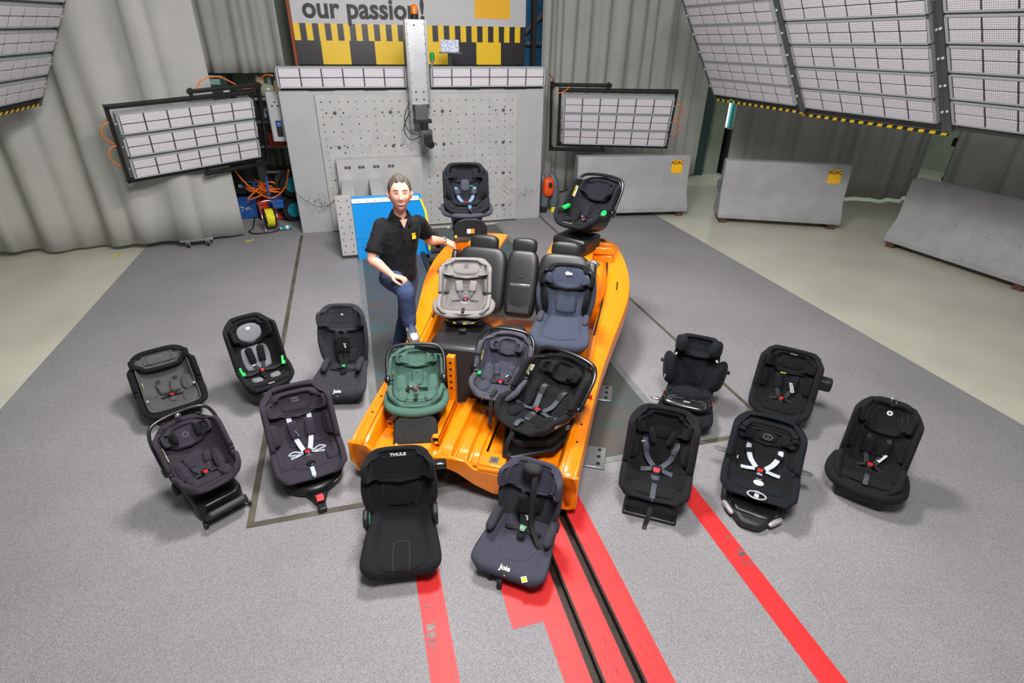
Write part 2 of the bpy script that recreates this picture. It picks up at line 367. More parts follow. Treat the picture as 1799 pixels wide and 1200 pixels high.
def wallmarks(n, x0, x1, z0, z1, mt, y):
    mb = MB()
    for i in range(n):
        x = random.gauss((x0+x1)/2, (x1-x0)/4)-BX; z = random.gauss((z0+z1)/2, (z1-z0)/4); l = random.uniform(.008, .045); a = random.uniform(0, PI); w = .003
        dx, dz = math.cos(a)*l/2, math.sin(a)*l/2; px, pz = -math.sin(a)*w, math.cos(a)*w
        mb.add([(x-dx, y, z-dz), (x+px, y, z+pz), (x+dx, y, z+dz), (x-px, y, z-pz)], [(0, 1, 2, 3)])
    mb.build('scuff_mark', mt, blk, fixn=False)['kind'] = 'stuff'
wallmarks(60, -.8, -.4, .35, .6, MATS['scuff_black'], -.0525); wallmarks(60, 2.5, 2.95, .35, .6, MATS['scuff_black'], -.0525)
wallmarks(70, 2.2, 2.6, .2, .85, MATS['scuff_red'], -.0525); wallmarks(40, 1.25, 1.45, .2, 1.0, MATS['scuff_black'], -.0525)
wallmarks(16, 1.25, 1.42, .8, 1.0, MATS['scuff_red'], -.0525)
# thin cable sagging over the block
tag(MB().tube([(-.93, 9.0, .75), (-.85, 8.98, .62), (-.62, 8.97, .45), (-.4, 8.96, .5), (-.2, 8.95, .78), (-.1, 8.95, .95)], .004, 6, smooth=6).build('thin_cable', MATS['rubber'], smooth=True), 'thin grey cable sagging across the lower left of the crash block', 'cable')
# ---------------------------------------------------------------- floodlight bars and banks
LW = 1.98
def bar_mesh():
    mb = MB(); mb.box(0, LW, -.30, 0, -.13, -.012)
    for (x0, x1, y0, y1) in ((0, LW, -.018, 0), (0, LW, -.30, -.282), (0, .028, -.30, 0), (LW-.028, LW, -.30, 0)): mb.box(x0, x1, y0, y1, -.012, .006)
    mb.cur = 1; mb.box(.028, LW-.028, -.282, -.018, -.0115, -.006)
    for k in range(1, 6): x = .03+k*.32; mb.box(x-.005, x+.005, -.282, -.018, -.012, -.001)
    mb.cur = 0
    for k in range(12):   # cooling fins on the top
        for j in range(9): mb.box(.14+k*.155+j*.008, .144+k*.155+j*.008, 0, .0016, -.1, -.05)
    return mb
BAR = None; LENS = None
def bar(parent, loc, scale=1, cols=range(6)):
    global BAR, LENS
    if BAR is None:
        BAR = bar_mesh().build('light_bar', [MATS['housing'], MATS['lens_gap']], parent); o = BAR
        l = MB(); l.box(.010, .310, -.125, -.003, -.009, .002)
        l.box(.298, .306, -.03, -.02, .002, .006); 
        LENS = l.build('lens', MATS['lens'], o, bev=.003, seg=1); LENS.location = (.03, -.018, 0); first = LENS
        o.location = loc; o.scale = (scale,)*3
        for c in range(6):
            for r in range(2):
                if c == 0 and r == 0: continue
                q = LENS.copy(); COL.objects.link(q); q.parent = o; q.location = (.03+c*.32, -.018-r*.137, 0)
        return o
    o = BAR.copy(); COL.objects.link(o); o.parent = parent; o.location = loc; o.scale = (scale,)*3
    for c in range(6):
        for r in range(2):
            q = LENS.copy(); COL.objects.link(q); q.parent = o; q.location = (.03+c*.32, -.018-r*.137, 0)
    return o
def rig(name, O, e1, n, label, group=None, s=1):
    e = empty(name, (0, 0, 0), 0, label, 'floodlight', group); e1 = Vector(e1).normalized(); n = Vector(n); n = (n-e1*n.dot(e1)).normalized()
    m = Matrix((e1, n.cross(e1), n)).transposed().to_4x4(); m.translation = (O[0]*s, O[1]*s, H+(O[2]-H)*s); e.matrix_world = m @ Matrix.Scale(s, 4); return e
# pair above the block
for nm, x, lb in (('floodlight_bar', -.892, 'single floodlight bar on the crash block, left of the vertical camera mast'), ('floodlight_bar', 1.245, 'single floodlight bar on the crash block, right of the vertical camera mast')):
    r = rig(nm, (x, 9.0, 2.384), (1, 0, 0), (0, -1, -.08), lb)
    bar(r, (0, 0, 0), .9)
    mb = MB(); mb.box(.4, .75, -.31, -.275, -.12, -.04); mb.box(1.15, 1.5, -.31, -.275, -.12, -.04); mb.box(.02, 1.78, -.31, -.28, -.14, -.1)
    mb.build('mounting_bracket', MATS['black_steel'], r, bev=.003)
    mb = MB(); mb.box(-.02, -.005, -.27, -.02, -.1, .005); mb.box(1.785, 1.797, -.27, -.02, -.1, .005); mb.build('end_bracket', MATS['grey_steel'], r, bev=.002)
    MB().cyl((.9, -.0, -.1), (.9, -.0, -.09), .01).build('bolt', MATS['grey_steel'], r)
def mobile(O, e1, n, p, label, flip, s):
    r = rig('floodlight_rack', O, e1, n, label, s=s)
    for k in range(3): bar(r, (0, -k*p, 0))
    mb = MB(); a, b, c, d = -.09, LW+.05, .1, -2*p-.38
    mb.box(a, b, c-.05, c, -.14, -.06); mb.box(a, b, d, d+.05, -.14, -.06); mb.box(a, a+.05, d, c, -.14, -.06); mb.box(b-.05, b, d, c, -.14, -.06)
    mb.build('frame', MATS['black_steel'], r, bev=.004)
    mb = MB()
    s = -1 if flip else 1; cx = LW/2
    if flip: X0, X1 = -.25, .85
    else: X0, X1 = LW-.95, LW+.2
    mb.box(X0, X1, .16, .21, -.1, -.04); mb.box(X0, X1, d-.1, d-.05, -.1, -.04)
    xx = X0 if flip else X1-.05
    mb.box(xx, xx+.05, d-.1, .21, -.16, -.10)
    mb.build('swing_arm', MATS['black_steel'], r, bev=.004)
    mb = MB()
    for (x, y) in ((X0+.05, .16), (X1-.06, .16), (X0+.05, d-.07), (X1-.06, d-.07)): mb.cyl((x, y-.03, -.07), (x, y+.07, -.07), .03, 10)
    mb.build('hinge', MATS['black_steel'], r)
    mb = MB(); ex = a if not flip else b
    q = -1 if not flip else 1
    for k in range(2): mb.tube([(ex, -.12-k*p*1.0, -.06), (ex+q*.1, -.16-k*p, -.05), (ex+q*.13, -.3-k*p, -.05), (ex+q*.02, -.44-k*p, -.06)], .009, 6, smooth=5)
    if not flip: mb.tube([(X0+.15, .2, -.08), (X0+.25, .33, -.08), (X0+.5, .36, -.08), (X0+.75, .22, -.08)], .01, 6, smooth=5)
    else: mb.tube([(-.1, .05, -.03), (.02, .09, -.03), (.1, .17, -.03)], .01, 6, smooth=5)
    mb.build('orange_cable', MATS['orange_cable'], r, smooth=True)
    mb = MB()
    for k in range(3):
        for x in (-.012, LW+.012): mb.cyl((x, -.15-k*p, -.04), (x+(-.015 if x < 0 else .015), -.15-k*p, -.04), .012, 8)
    mb.build('bolt', MATS['alu_bright'], r)
    return r
mobile((-3.181, 9.609, 1.751), (.864, .502, .043), (.498, -.838, -.226), .335, 'three-bar floodlight in a black swing frame in front of the left curtain', False, .85)
mobile((3.804, 10.255, 1.846), (.93, -.366, .006), (-.338, -.865, -.37), .317, 'three-bar floodlight in a black swing frame right of the crash block', True, .88)
def bank(O, e1, n, p, rows, label, s=.88):
    r = rig('floodlight_bank', O, e1, n, label, s=s)
    for k in rows: bar(r, (0, -k*p, 0))
    mb = MB(); k0, k1 = min(rows), max(rows); top = -k0*p+.06; bot = -(k1+1)*p-.1
    for x in (-.09, LW+.03): mb.box(x, x+.06, bot, top, -.16, -.02)
    mb.box(-.09, LW+.09, bot, bot+.05, -.16, -.06); mb.box(-.09, LW+.09, top-.05, top, -.3, -.14)
    for x in (.5, 1.4): mb.box(x, x+.04, bot, top, -.2, -.15)
    mb.build('frame', MATS['grey_steel'], r, bev=.004)
    mb = MB()
    for k in rows:
        for x in (-.06, LW+.06): mb.lathe([(.018, 0), (.018, .01), (.01, .02), (0, .022)], 10, Matrix.Translation((x, -.15-k*p, -.02)))
    mb.build('bolt', MATS['alu_bright'], r, smooth=True)
    return r, bot
def hazard(parent, x0, x1, y, z=-.03, w=.045):
    mb = MB(); n = int((x1-x0)/.07); d = (x1-x0)/n
    for i in range(n):
        mb.cur = i % 2; a = x0+i*d; b = a+d; s = -.03
        mb.add([(a, y, z), (b, y, z), (b+s, y-w, z), (a+s, y-w, z)], [(0, 3, 2, 1)])
        mb.add([(a, y, z-.012), (b, y, z-.012), (b+s, y-w, z-.012), (a+s, y-w, z-.012)], [(0, 1, 2, 3)])
    mb.cur = 1; mb.box(x0-.03, x1, y-w, y, z-.011, z-.001)
    mb.build('hazard_stripe', [MATS['haz_yellow'], MATS['haz_black']], parent, fixn=False)
r, bt = bank((5.483, 9.335, 3.246), (.034, -.999, .008), (-.846, -.033, -.532), .311, range(-1, 5), 'tilted floodlight bank at the right farthest from the viewer, six bars high')
hazard(r, 0, LW+.1, bt+.01)
r, bt = bank((5.609, 7.247, 3.275), (.093, -.996, .014), (-.834, -.086, -.545), .325, range(0, 5), 'middle one of the three tilted floodlight banks at the right')
hazard(r, -.1, LW+.1, bt)
bank((5.866, 5.031, 3.034), (.116, -.993, -.002), (-.804, -.093, -.587), .332, range(-1, 4), 'nearest tilted floodlight bank at the right edge of the picture')
r, bt = bank((-3.84, 8.587, 3.052), (.06, .998, .015), (.864, -.045, -.501), .355, range(-1, 4), 'tilted floodlight bank in the top left corner before the curtain', .8)
hazard(r, 0, LW+.12, bt+.03)
# ---------------------------------------------------------------- banner
bn = empty('banner', (1.25, 10.6, 2.35), 0, 'white banner with black lettering over a yellow and black checkered band above the crash block', 'banner')
def banner():
    x0, x1, z0, z1 = -.67-1.25, 3.16-1.25, .0, 2.2; zs, zl = .345, .585
    mb = MB()
    def rowq(bounds, za, zb, cols):
        for i in range(len(bounds)-1):
            mb.cur = cols[i]; a, b = bounds[i], bounds[i+1]; mb.add([(a, 0, za), (b, 0, za), (b, 0, zb), (a, 0, zb)], [(0, 1, 2, 3)])
    n = 40; bs = [x0+(x1-x0)*i/n for i in range(n+1)]; rowq(bs, zs, zl, [1 if i % 2 == 0 else 2 for i in range(n)])
    pb = [onY(440+p/2.728, 95, 10.6).x-1.25 for p in (345, 480, 600, 735, 845, 945, 1083, 1200)]
    bl = [x0]+pb+[x1]; rowq(bl, z0, zs, [2, 1, 2, 1, 2, 1, 2, 1, 2])
    mb.cur = 0; mb.add([(x0, 0, zl), (x1, 0, zl), (x1, 0, z1), (x0, 0, z1)], [(0, 1, 2, 3)])
    mb.cur = 0; mb.add([(x0, .01, z0), (x1, .01, z0), (x1, .01, z1), (x0, .01, z1)], [(0, 3, 2, 1)])
    mb.build('cloth', [MATS['banner_white'], MATS['banner_yellow'], MATS['banner_black']], bn, fixn=False)
    a = onY(531, 22, 10.58); b = onY(746, 32, 10.58)
    t = text('lettering', 'our passion!', .40, MATS['print_black'], frame((( a.x+b.x)/2-1.25, -.01, onY(640, 17, 10.6).z-2.35), (1, 0, 0), (0, -1, 0)), bn, bold=.011, sx=1)
    xs = [v.co.x for v in t.data.vertices]; s = (b.x-a.x)/(max(xs)-min(xs)); c = (a.x+b.x)/2-1.25
    for v in t.data.vertices: v.co.x = c+(v.co.x-(max(xs)+min(xs))/2)*s
    a = onY(834, 32, 10.6); b = onY(896, 0, 10.6)
    rbox(a.x-1.25, b.x-1.25, -.006, -.001, a.z-2.35, a.z-2.35+.62).build('yellow_square', MATS['adac_yellow'], bn)
    rbox(x0-.05, x0-.005, -.02, .04, -.3, 2.4).build('orange_post', mat('rust_orange', (150, 62, 30), .6), bn)
    rbox(x1+.12, x1+.2, -.02, .06, -2.3, 2.4).build('black_post', MATS['black_steel'], bn)
banner()
# blue/teal backdrop behind on the right of the banner, pipes on left
tag(rbox(3.2, 3.9, 11.3, 11.34, 1.9, 3.6).build('blue_hoarding', mat('panel_blue', (20, 96, 140), .5)), 'blue hoarding in the gap between banner and right curtain', 'hoarding')
mb = MB(); mb.cyl((3.2, 11.2, 2.75), (3.95, 11.2, 3.4), .05); mb.cyl((3.2, 11.2, 2.68), (3.95, 11.2, 2.68), .045); tag(mb.build('grey_pipe', MATS['grey_tube'], smooth=True), 'grey pipes crossing before the blue panel', 'pipe')
mb = MB(); mb.box(-1.0, -.93, 11.2, 11.3, 0, 5); mb.box(-1.28, -1.22, 11.3, 11.36, 0, 5)
tag(mb.build('green_post', mat('pale_green', (110, 132, 112), .6)), 'pale green steel posts left of the banner', 'post')
# ---------------------------------------------------------------- mast with beacon and camera
ms = empty('camera_mast', (1.03, 8.7, 1.86), 0, 'vertical aluminium mast with orange beacon and hanging black camera before the board', 'mast')
mb = MB(); mb.box(-.135, .135, 0, .12, .05, 1.12); mb.build('beam', MATS['alu_bright'], ms, bev=.004)
mb = MB()
for x in (-.15, .12): mb.box(x, x+.03, -.03, .12, -.28 if x < 0 else .0, 1.12)
for k in range(9):
    for x in (-.125, .105): mb.box(x, x+.02, -.012, 0, .1+k*.12, .115+k*.12)
mb.build('side_rail', MATS['alu'], ms, bev=.003)
mb = MB(); mb.box(-.09, .1, -.05, .1, -.18, .06); mb.build('carriage', MATS['grey_steel'], ms, bev=.01)
mb = MB(); mb.box(-.12, .14, -.12, .0, -.19, -.14); mb.cyl((.03, -.06, -.19), (.03, -.06, -.28), .06, 12); mb.build('pan_head', MATS['black_steel'], ms, bev=.004)
mb = MB(); mb.box(-.03, .13, -.18, 0, -.5, -.28); mb.build('camera_housing', MATS['grey_steel'], ms, bev=.006)
mb = MB(); mb.cyl((.06, -.18, -.4), (.08, -.34, -.46), .055, 16); mb.box(.0, .12, -.22, -.17, -.45, -.33); mb.build('camera_lens', MATS['rubber'], ms, smooth=False, bev=.004)
mb = MB(); mb.lathe([(.05, 0), (.05, .06), (.042, .065)], 16, Matrix.Translation((0, .04, 1.12))); mb.build('beacon_base', MATS['black_steel'], ms)
mb = MB(); mb.lathe([(.043, .055), (.043, .14), (.036, .165), (.018, .18), (0, .182)], 16, Matrix.Translation((0, .04, 1.12))); mb.build('beacon', MATS['orange_beacon'], ms, smooth=True)
for (x, z) in ((-.05, .22), (.06, .22), (-.05, .12), (.06, .12), (-.02, 1.05)): MB().cyl((x, -.004, z), (x, .002, z), .012, 8).build('bolt', MATS['hole'], ms)
rbox(-.10, .10, .1, .55, .217, .26).build('mast_bracket', MATS['grey_steel'], ms, bev=.004)
mb = MB(); mb.tube([(-.13, 0, .12), (-.24, -.02, -.1), (-.2, -.02, -.3), (-.05, -.03, -.36)], .007, 6, smooth=6); mb.tube([(-.13, 0, .0), (-.26, -.02, -.25), (-.18, -.02, -.42), (0, -.06, -.36)], .007, 6, smooth=6)
mb.build('cable', MATS['rubber'], ms, smooth=True)
p = onY(790, 80, 9.6); it = empty('led_sign', (p.x, p.y, p.z-.35), 0, 'small white lit display panel on a short post right of the mast', 'display')
rbox(-.14, .14, -.02, .02, .26, .43).build('screen', mat('screen_white', (200, 205, 225), .4, emit=.4, rgb2=(70, 75, 95), scale=60, contrast=.2), it, bev=.004)
rbox(-.16, .17, -.06, .03, .24, .26).build('ledge', MATS['grey_steel'], it); rbox(-.03, .03, 0, .04, 2.078-(p.z-.35), .24).build('post', MATS['black_steel'], it)
p = onY(759, 96, 9.2); it = empty('green_signal_lamp', (p.x, 9.2, p.z-.2), 0, 'small green signal lamp beside the mast', 'lamp')
mb = MB(); mb.lathe([(.035, .14), (.035, .2), (.03, .225), (0, .235)], 12); mb.build('dome', MATS['green_lamp'], it, smooth=True)
mb = MB(); mb.lathe([(0, .1), (.03, .1), (.035, .14)], 12); mb.tube([(0, 0, .1), (-.03, 0, .02), (-.1, 0, -.03)], .012, 6); mb.tube([(0, 0, .1), (0, 0, 2.078-(p.z-.2))], .01, 6); mb.build('bracket', MATS['alu'], it)
# ---------------------------------------------------------------- barriers
def barrier(A, B, label, logo=True, marks=0):
    A = Vector((*A, 0)); B = Vector((*B, 0)); d = (B-A).normalized(); n = Vector((-d.y, d.x, 0)); Lb = (B-A).length
    rz = math.atan2(d.y, d.x); C = (A+B)/2+n*.29
    e = empty('concrete_barrier', C, rz, label, 'barrier')
    prof = [(-.29, .085), (-.29, .16), (-.27, .20), (-.155, .42), (-.14, .5), (-.105, .98), (-.09, 1.02), (.09, 1.02), (.105, .98), (.14, .5), (.155, .42), (.27, .2), (.29, .16), (.29, .085)]
    nseg = 14; rows = []
    for i in range(nseg+1):
        x = -Lb/2+Lb*i/nseg; rows.append([(x, y, z) for y, z in prof])
    mb = MB(); mb.grid(rows, closed_v=True); k = len(prof)
    mb.f.append(list(range(k))); mb.mi.append(0); mb.f.append([nseg*k+i for i in range(k)]); mb.mi.append(0)
    mb.build('body', MATS['barrier_paint'], e, bev=.01, ang=20)
    for x in (-Lb/2+.1, Lb/2-.12):
        rbox(x-.06, x+.06, -.26, .26, 0.0045 if False else 0, .085).build('wooden_block', MATS['wood'], e, bev=.004)
    if logo:
        def P(x, z): return (x, -.14-.002-(-.035)*(z-.5)/.48 if z > .5 else -.14, z)
        th = math.atan2(.035, .48); w = .22; x = Lb/2-.24; zc = .84
        Mx = Matrix.Translation((x, -.1195+.0, zc)) @ Matrix.Rotation(PI/2-th, 4, 'X')
        b = MB(); b.box(-.1, .1, -.11, .11, 0.0, .003, Mx); b.build('logo_panel', MATS['adac_yellow'], e)
        text('lettering', 'ADAC', .088, MATS['print_black'], Mx @ Matrix.Translation((0, .065, .0035)), e, bold=.0018, sx=.88)
    if marks:
        mb = MB()
        for i in range(marks):
            x = random.gauss(.35, .28); z = random.uniform(.15, .6); l = random.uniform(.005, .04)
            y = -.29+(z-.2)/.22*.115 if .2 < z < .42 else (-.29 if z <= .2 else -.155+(z-.42)*.08); y -= .004
            a = random.uniform(-1, 1); mb.add([(x, y, z), (x+l*math.cos(a), y, z+l*math.sin(a)*.0+.002), (x+l*math.cos(a), y-.0, z+.004), (x+.004, y, z+.004)], [(0, 1, 2, 3)])
        mb.build('scuff_mark', MATS['scuff_black'], e, fixn=False)['kind'] = 'stuff'
    mb = MB(); mb.cyl((-Lb/2-.04, 0, .6), (-Lb/2, 0, .6), .02, 8); mb.box(-Lb/2-.05, -Lb/2-.01, -.04, .04, .52, .68); mb.build('end_bracket', MATS['grey_tube'], e)
barrier((3.66, 8.86), (5.66, 8.60), 'concrete barrier with logo farthest left, beneath the right floodlight frame')
barrier((5.97, 8.12), (7.76, 7.27), 'concrete barrier with logo in the middle of the row of three')
barrier((7.82, 6.46), (8.07, 4.48), 'scuffed concrete barrier at the right edge of the picture', True, 60)
# ---------------------------------------------------------------- blue impact fixture
bf = empty('impact_fixture', (.4, 7.75, 0), 0, 'bright blue padded impact face with a perforated grey plate before the crash block', 'impact fixture')
mb = MB(); mb.prism([(-.49, .0), (.53, .0), (.53, .3), (.50, .62), (.44, .82), (.44, .88), (-.49, .88)], 0, .06, Matrix.Translation((0, 0, 0)) @ Matrix.Rotation(PI/2, 4, 'X')); mb.build('blue_face', MATS['blue_paint'], bf, bev=.006)
mb = MB(); mb.prism([(.50, .07), (.53, .07), (.535, .35), (.505, .64), (.44, .82), (.415, .82), (.475, .64), (.505, .35)], 0.06, .068, Matrix.Rotation(PI/2, 4, 'X')); mb.build('yellow_edge', MATS['yellow_tape'], bf)
mb = MB(); mb.box(-.49, .41, -.072, -.06, .80, .86); mb.build('white_strip', MATS['white'], bf, bev=.002)
mb = MB()
for i in range(8): mb.cyl((-.4+i*.11, -.074, .83), (-.4+i*.11, -.07, .83), .006, 6)
mb.build('rivet', MATS['grey_steel'], bf)
mb = MB(); mb.box(-.49, .52, -.062, -.0605, .30, .303); mb.box(-.49, .52, -.062, -.0605, .18, .183); mb.build('seam_line', mat('blue_dark', (10, 90, 150), .5), bf)
mb = MB(); mb.box(-.70, -.49, -.04, .02, .07, .9); mb.build('grey_plate', MATS['board_paint'], bf, bev=.003)
mb = MB()
for i in range(2):
    for j in range(9): mb.cyl((-.66+i*.11+(j % 2)*.02, -.043, .12+j*.09), (-.66+i*.11+(j % 2)*.02, -.0395, .12+j*.09), .009, 6)
mb.build('drill_holes', MATS['hole'], bf)['kind'] = 'stuff'
for x in (-.52, -.12, .25): rbox(x-.09, x+.09, .02, 1.1, .55, .86).build('box_beam', MATS['board_paint'], bf, bev=.004)
mb = MB(); mb.box(-.65, .62, 1.1, 1.28, .3, 1.15); mb.build('back_plate', MATS['board_paint'], bf, bev=.004)
mb = MB()
for x in (-.52, -.32, -.1, .12):
    for dx in (0, .05): mb.lathe([(.022, 0), (.022, .008), (.013, .008), (.012, .02), (0, .02)], 12, Matrix.Translation((x+dx, 1.1, 1.04)) @ Matrix.Rotation(PI/2, 4, 'X'))
mb.build('anchor_bolt', MATS['grey_steel'], bf, smooth=False)
mb = MB(); mb.tube([(.44, -.08, .35), (.47, -.09, .15), (.5, -.08, .02)], .005, 6); mb.build('cable', MATS['rubber'], bf)
# dark ladder-like track beside
mb = MB(); mb.box(.78, .84, 5.6, 8.6, .0, .05); mb.box(1.1, 1.16, 5.6, 8.6, 0, .05)
for k in range(8): mb.box(.84, 1.1, 5.8+k*.38, 5.92+k*.38, 0, .04)
tag(mb.build('track_ladder', MATS['black_steel'], bev=.004), 'black steel ladder track on the floor behind the orange car body', 'track')

# ================================================================ soft-shape library for the child seats
def V3(x, y, z): return Vector((x, y, z))
class Shell:
    """thick U-section sheet swept along a spine in the local y-z plane.
    keys: (y, z, halfwidth, wing_depth, flare) ; s runs 0..1 from the top of the back to the seat front; t from -1 (x<0) to 1"""
    def __init__(s, keys, n=3.2, cx=0, res=40, tilt=0):
        K = [Vector((0, k[0], k[1])) for k in keys]; A = [Vector((k[2], k[3], k[4] if len(k) > 4 else 0)) for k in keys]
        P = spline(K, None, 12); Q = spline(A, None, 12)
        L = [0]
        for i in range(1, len(P)): L.append(L[-1]+(P[i]-P[i-1]).length)
        s.L = L[-1]; s.P = P; s.Q = Q; s.Lc = L; s.n = n; s.cx = cx
        s.ks = [L[i*12]/L[-1] for i in range(len(keys))]
    def spine(s, q):
        q = max(0, min(1, q))*s.L; lo, hi = 0, len(s.Lc)-1
        while hi-lo > 1:
            m = (lo+hi)//2
            if s.Lc[m] <= q: lo = m
            else: hi = m
        t = (q-s.Lc[lo])/max(1e-9, s.Lc[hi]-s.Lc[lo])
        return s.P[lo].lerp(s.P[hi], t), s.Q[lo].lerp(s.Q[hi], t)
    def prof(s, w, d, fl):
        n = s.n; pts = []
        for i in range(25):
            a = PI/2*i/24; x = w*math.sin(a)**(2/n); h = d*(1-math.cos(a)**(2/n)) if a < PI/2-1e-6 else d
            pts.append((x+fl*(h/d if d > 1e-6 else 0)**1.2, h))
        L = [0]
        for i in range(1, 25): L.append(L[-1]+math.hypot(pts[i][0]-pts[i-1][0], pts[i][1]-pts[i-1][1]))
        return pts, L
    def at(s, q, t, off=0):
        p, Q = s.spine(q); e = .012
        ta = (s.spine(q+e)[0]-s.spine(q-e)[0]).normalized(); N = Vector((0, ta.z, -ta.y))
        if q < 0 or q > 1: p = p+ta*((q if q < 0 else q-1)*s.L)
        pts, L = s.prof(max(Q[0], .005), max(Q[1], .002), Q[2]); a = min(abs(t), 1)*L[-1]; k = 0
        while k < 23 and L[k+1] < a: k += 1
        u = (a-L[k])/max(1e-9, L[k+1]-L[k]); x = pts[k][0]+(pts[k+1][0]-pts[k][0])*u; h = pts[k][1]+(pts[k+1][1]-pts[k][1])*u
        tx, th = pts[k+1][0]-pts[k][0], pts[k+1][1]-pts[k][1]; l = math.hypot(tx, th) or 1; tx /= l; th /= l
        if abs(t) > 1: x += tx*(abs(t)-1)*L[-1]; h += th*(abs(t)-1)*L[-1]
        sg = 1 if t >= 0 else -1
        n = Vector((1, 0, 0))*(-th*sg)+N*tx
        return Vector((s.cx+x*sg, p.y, p.z))+N*h+n*off, n, ta
    def sheet(s, th, name, m, parent, q0=0, q1=1, t0=-1, t1=1, nq=26, nt=23, sub=1, bulge=0, kind=None):
        """thick sheet with a round rim"""
        inn, out, no = [], [], []
        for i in range(nq+1):
            r1, r2, r3 = [], [], []
            for j in range(nt+1):
                q = q0+(q1-q0)*i/nq; t = t0+(t1-t0)*j/nt; p, n, _ = s.at(q, t)
                r1.append(p); r2.append(p-n*th); r3.append(n)
            inn.append(r1); out.append(r2); no.append(r3)
        return thick(inn, out, name, m, parent, sub)
def thick(inn, out, name, m, parent, sub=1):
    n, k = len(inn), len(inn[0]); mb = MB(); mb.grid(inn); o0 = len(mb.v); mb.grid([r[::-1] for r in out])
    loop = [(0, j) for j in range(k-1)]+[(i, k-1) for i in range(n-1)]+[(n-1, j) for j in range(k-1, 0, -1)]+[(i, 0) for i in range(n-1, 0, -1)]
    rings = []
    for (i, j) in loop:
        I, O = inn[i][j], out[i][j]; B = Vector((0, 0, 0))
        if i == 0: B += (inn[0][j]-inn[1][j]).normalized()
        if i == n-1: B += (inn[n-1][j]-inn[n-2][j]).normalized()
        if j == 0: B += (inn[i][0]-inn[i][1]).normalized()
        if j == k-1: B += (inn[i][k-1]-inn[i][k-2]).normalized()
        B = B.normalized() if B.length > 1e-9 else Vector((0, 0, 1)); r = (I-O).length/2; c = (I+O)/2; d = (I-O)/2
        rings.append([I]+[c+d*math.cos(f)+B*r*math.sin(f) for f in (PI*.25, PI*.5, PI*.75)]+[O])
    mb.grid(rings, closed_u=True)
    o = mb.build(name, m, parent, smooth=True, fixn=True)
    bm = bmesh.new(); bm.from_mesh(o.data); bmesh.ops.remove_doubles(bm, verts=bm.verts, dist=2e-4); bmesh.ops.recalc_face_normals(bm, faces=bm.faces); bm.to_mesh(o.data); bm.free()
    o.data.polygons.foreach_set('use_smooth', [True]*len(o.data.polygons))
    return o
def pad(sh, q, t, lq, lt, h, name, m, parent, n=4, rc=.35, shape=None, rot=0, res=(16, 16), base=-.004, mir=False, dome=1.0):
    """cushion on a shell: centre (q,t), half sizes lq (along spine, m) lt (across, m)"""
    _, Q = sh.spine(q); tl = sh.prof(Q[0], Q[1], Q[2])[1][-1]
    P = []
    for i in range(res[0]+1):
        row = []
        for j in range(res[1]+1):
            a = -1+2*i/res[0]; b = -1+2*j/res[1]
            A = math.copysign(abs(a)**.75, a); Bb = math.copysign(abs(b)**.75, b)
            x = A*math.sqrt(1-rc*Bb*Bb); y = Bb*math.sqrt(1-rc*A*A)
            if shape: y *= shape(x)
            hh = h*((1-abs(A)**n)*(1-abs(Bb)**n))**.42*(1-(1-dome)*(A*A+Bb*Bb)/2)
            u = x*lq; v = y*lt; c, s_ = math.cos(rot), math.sin(rot); uu = u*c-v*s_; vv = u*s_+v*c
            p, nn, _ = sh.at(q+uu/sh.L, t+vv/tl, base+hh); row.append(p)
        P.append(row)
    mb = MB(); mb.grid(P); return mb.build(name, m, parent, smooth=True, fixn=False) if False else mb.build(name, m, parent, smooth=True)
def rib(pts, nrm, w, name, m, parent, th=.0025, smooth=5):
    """flat strap"""
    pts = [Vector(p) for p in pts]; nrm = [Vector(n) for n in nrm]
    if smooth: k = smooth; P = spline(pts, None, k); N = spline(nrm, None, k)
    else: P, N = pts, nrm
    rows = []
    for i, p in enumerate(P):
        t = (P[min(i+1, len(P)-1)]-P[max(i-1, 0)]).normalized(); n = (N[i]-t*N[i].dot(t)).normalized(); s = t.cross(n)
        rows.append([p+s*w/2-n*th/2, p+s*w/2+n*th/2, p-s*w/2+n*th/2, p-s*w/2-n*th/2])
    mb = MB(); mb.grid(rows, closed_v=True); mb.f.append([0, 1, 2, 3]); mb.mi.append(0); L = 4*(len(P)-1); mb.f.append([L+3, L+2, L+1, L]); mb.mi.append(0)
    return mb.build(name, m, parent)
def strap(sh, qt, w, off, name, m, parent, smooth=5):
    a = [sh.at(q, t, o) for (q, t, o) in [(x[0], x[1], x[2] if len(x) > 2 else off) for x in qt]]
    return rib([x[0] for x in a], [x[1] for x in a], w, name, m, parent, smooth=smooth)
def seam(sh, qts, m, parent, off=.001, r=.0016, closed=False, mb=None, k=5):
    pts = spline([Vector((q, t, 0)) for q, t in qts], None, k, closed)
    P = [sh.at(p.x, p.y, off)[0] for p in pts]; b = mb or MB(); b.tube(P, r, 5, closed=closed, cap=False)
    if mb is None: return b.build('seam', m, parent, smooth=True)
def decal(sh, q, t, lq, lt, name, mats, parent, off=.004, split=None, rot=0):
    _, Q = sh.spine(q); tl = sh.prof(Q[0], Q[1], Q[2])[1][-1]
    mb = MB(); n, k = 8, 4; P = []
    for i in range(n+1):
        row = []
        for j in range(k+1):
            u = (-1+2*i/n)*lq; v = (-1+2*j/k)*lt; c, s_ = math.cos(rot), math.sin(rot)
            row.append(sh.at(q+(u*c-v*s_)/sh.L, t+(u*s_+v*c)/tl, off)[0])
        P.append(row)
    mb.grid(P)
    if split is not None:
        mb.mi = [0 if (f % k) < split else 1 for f in range(n*k)]
    return mb.build(name, mats, parent, fixn=False)
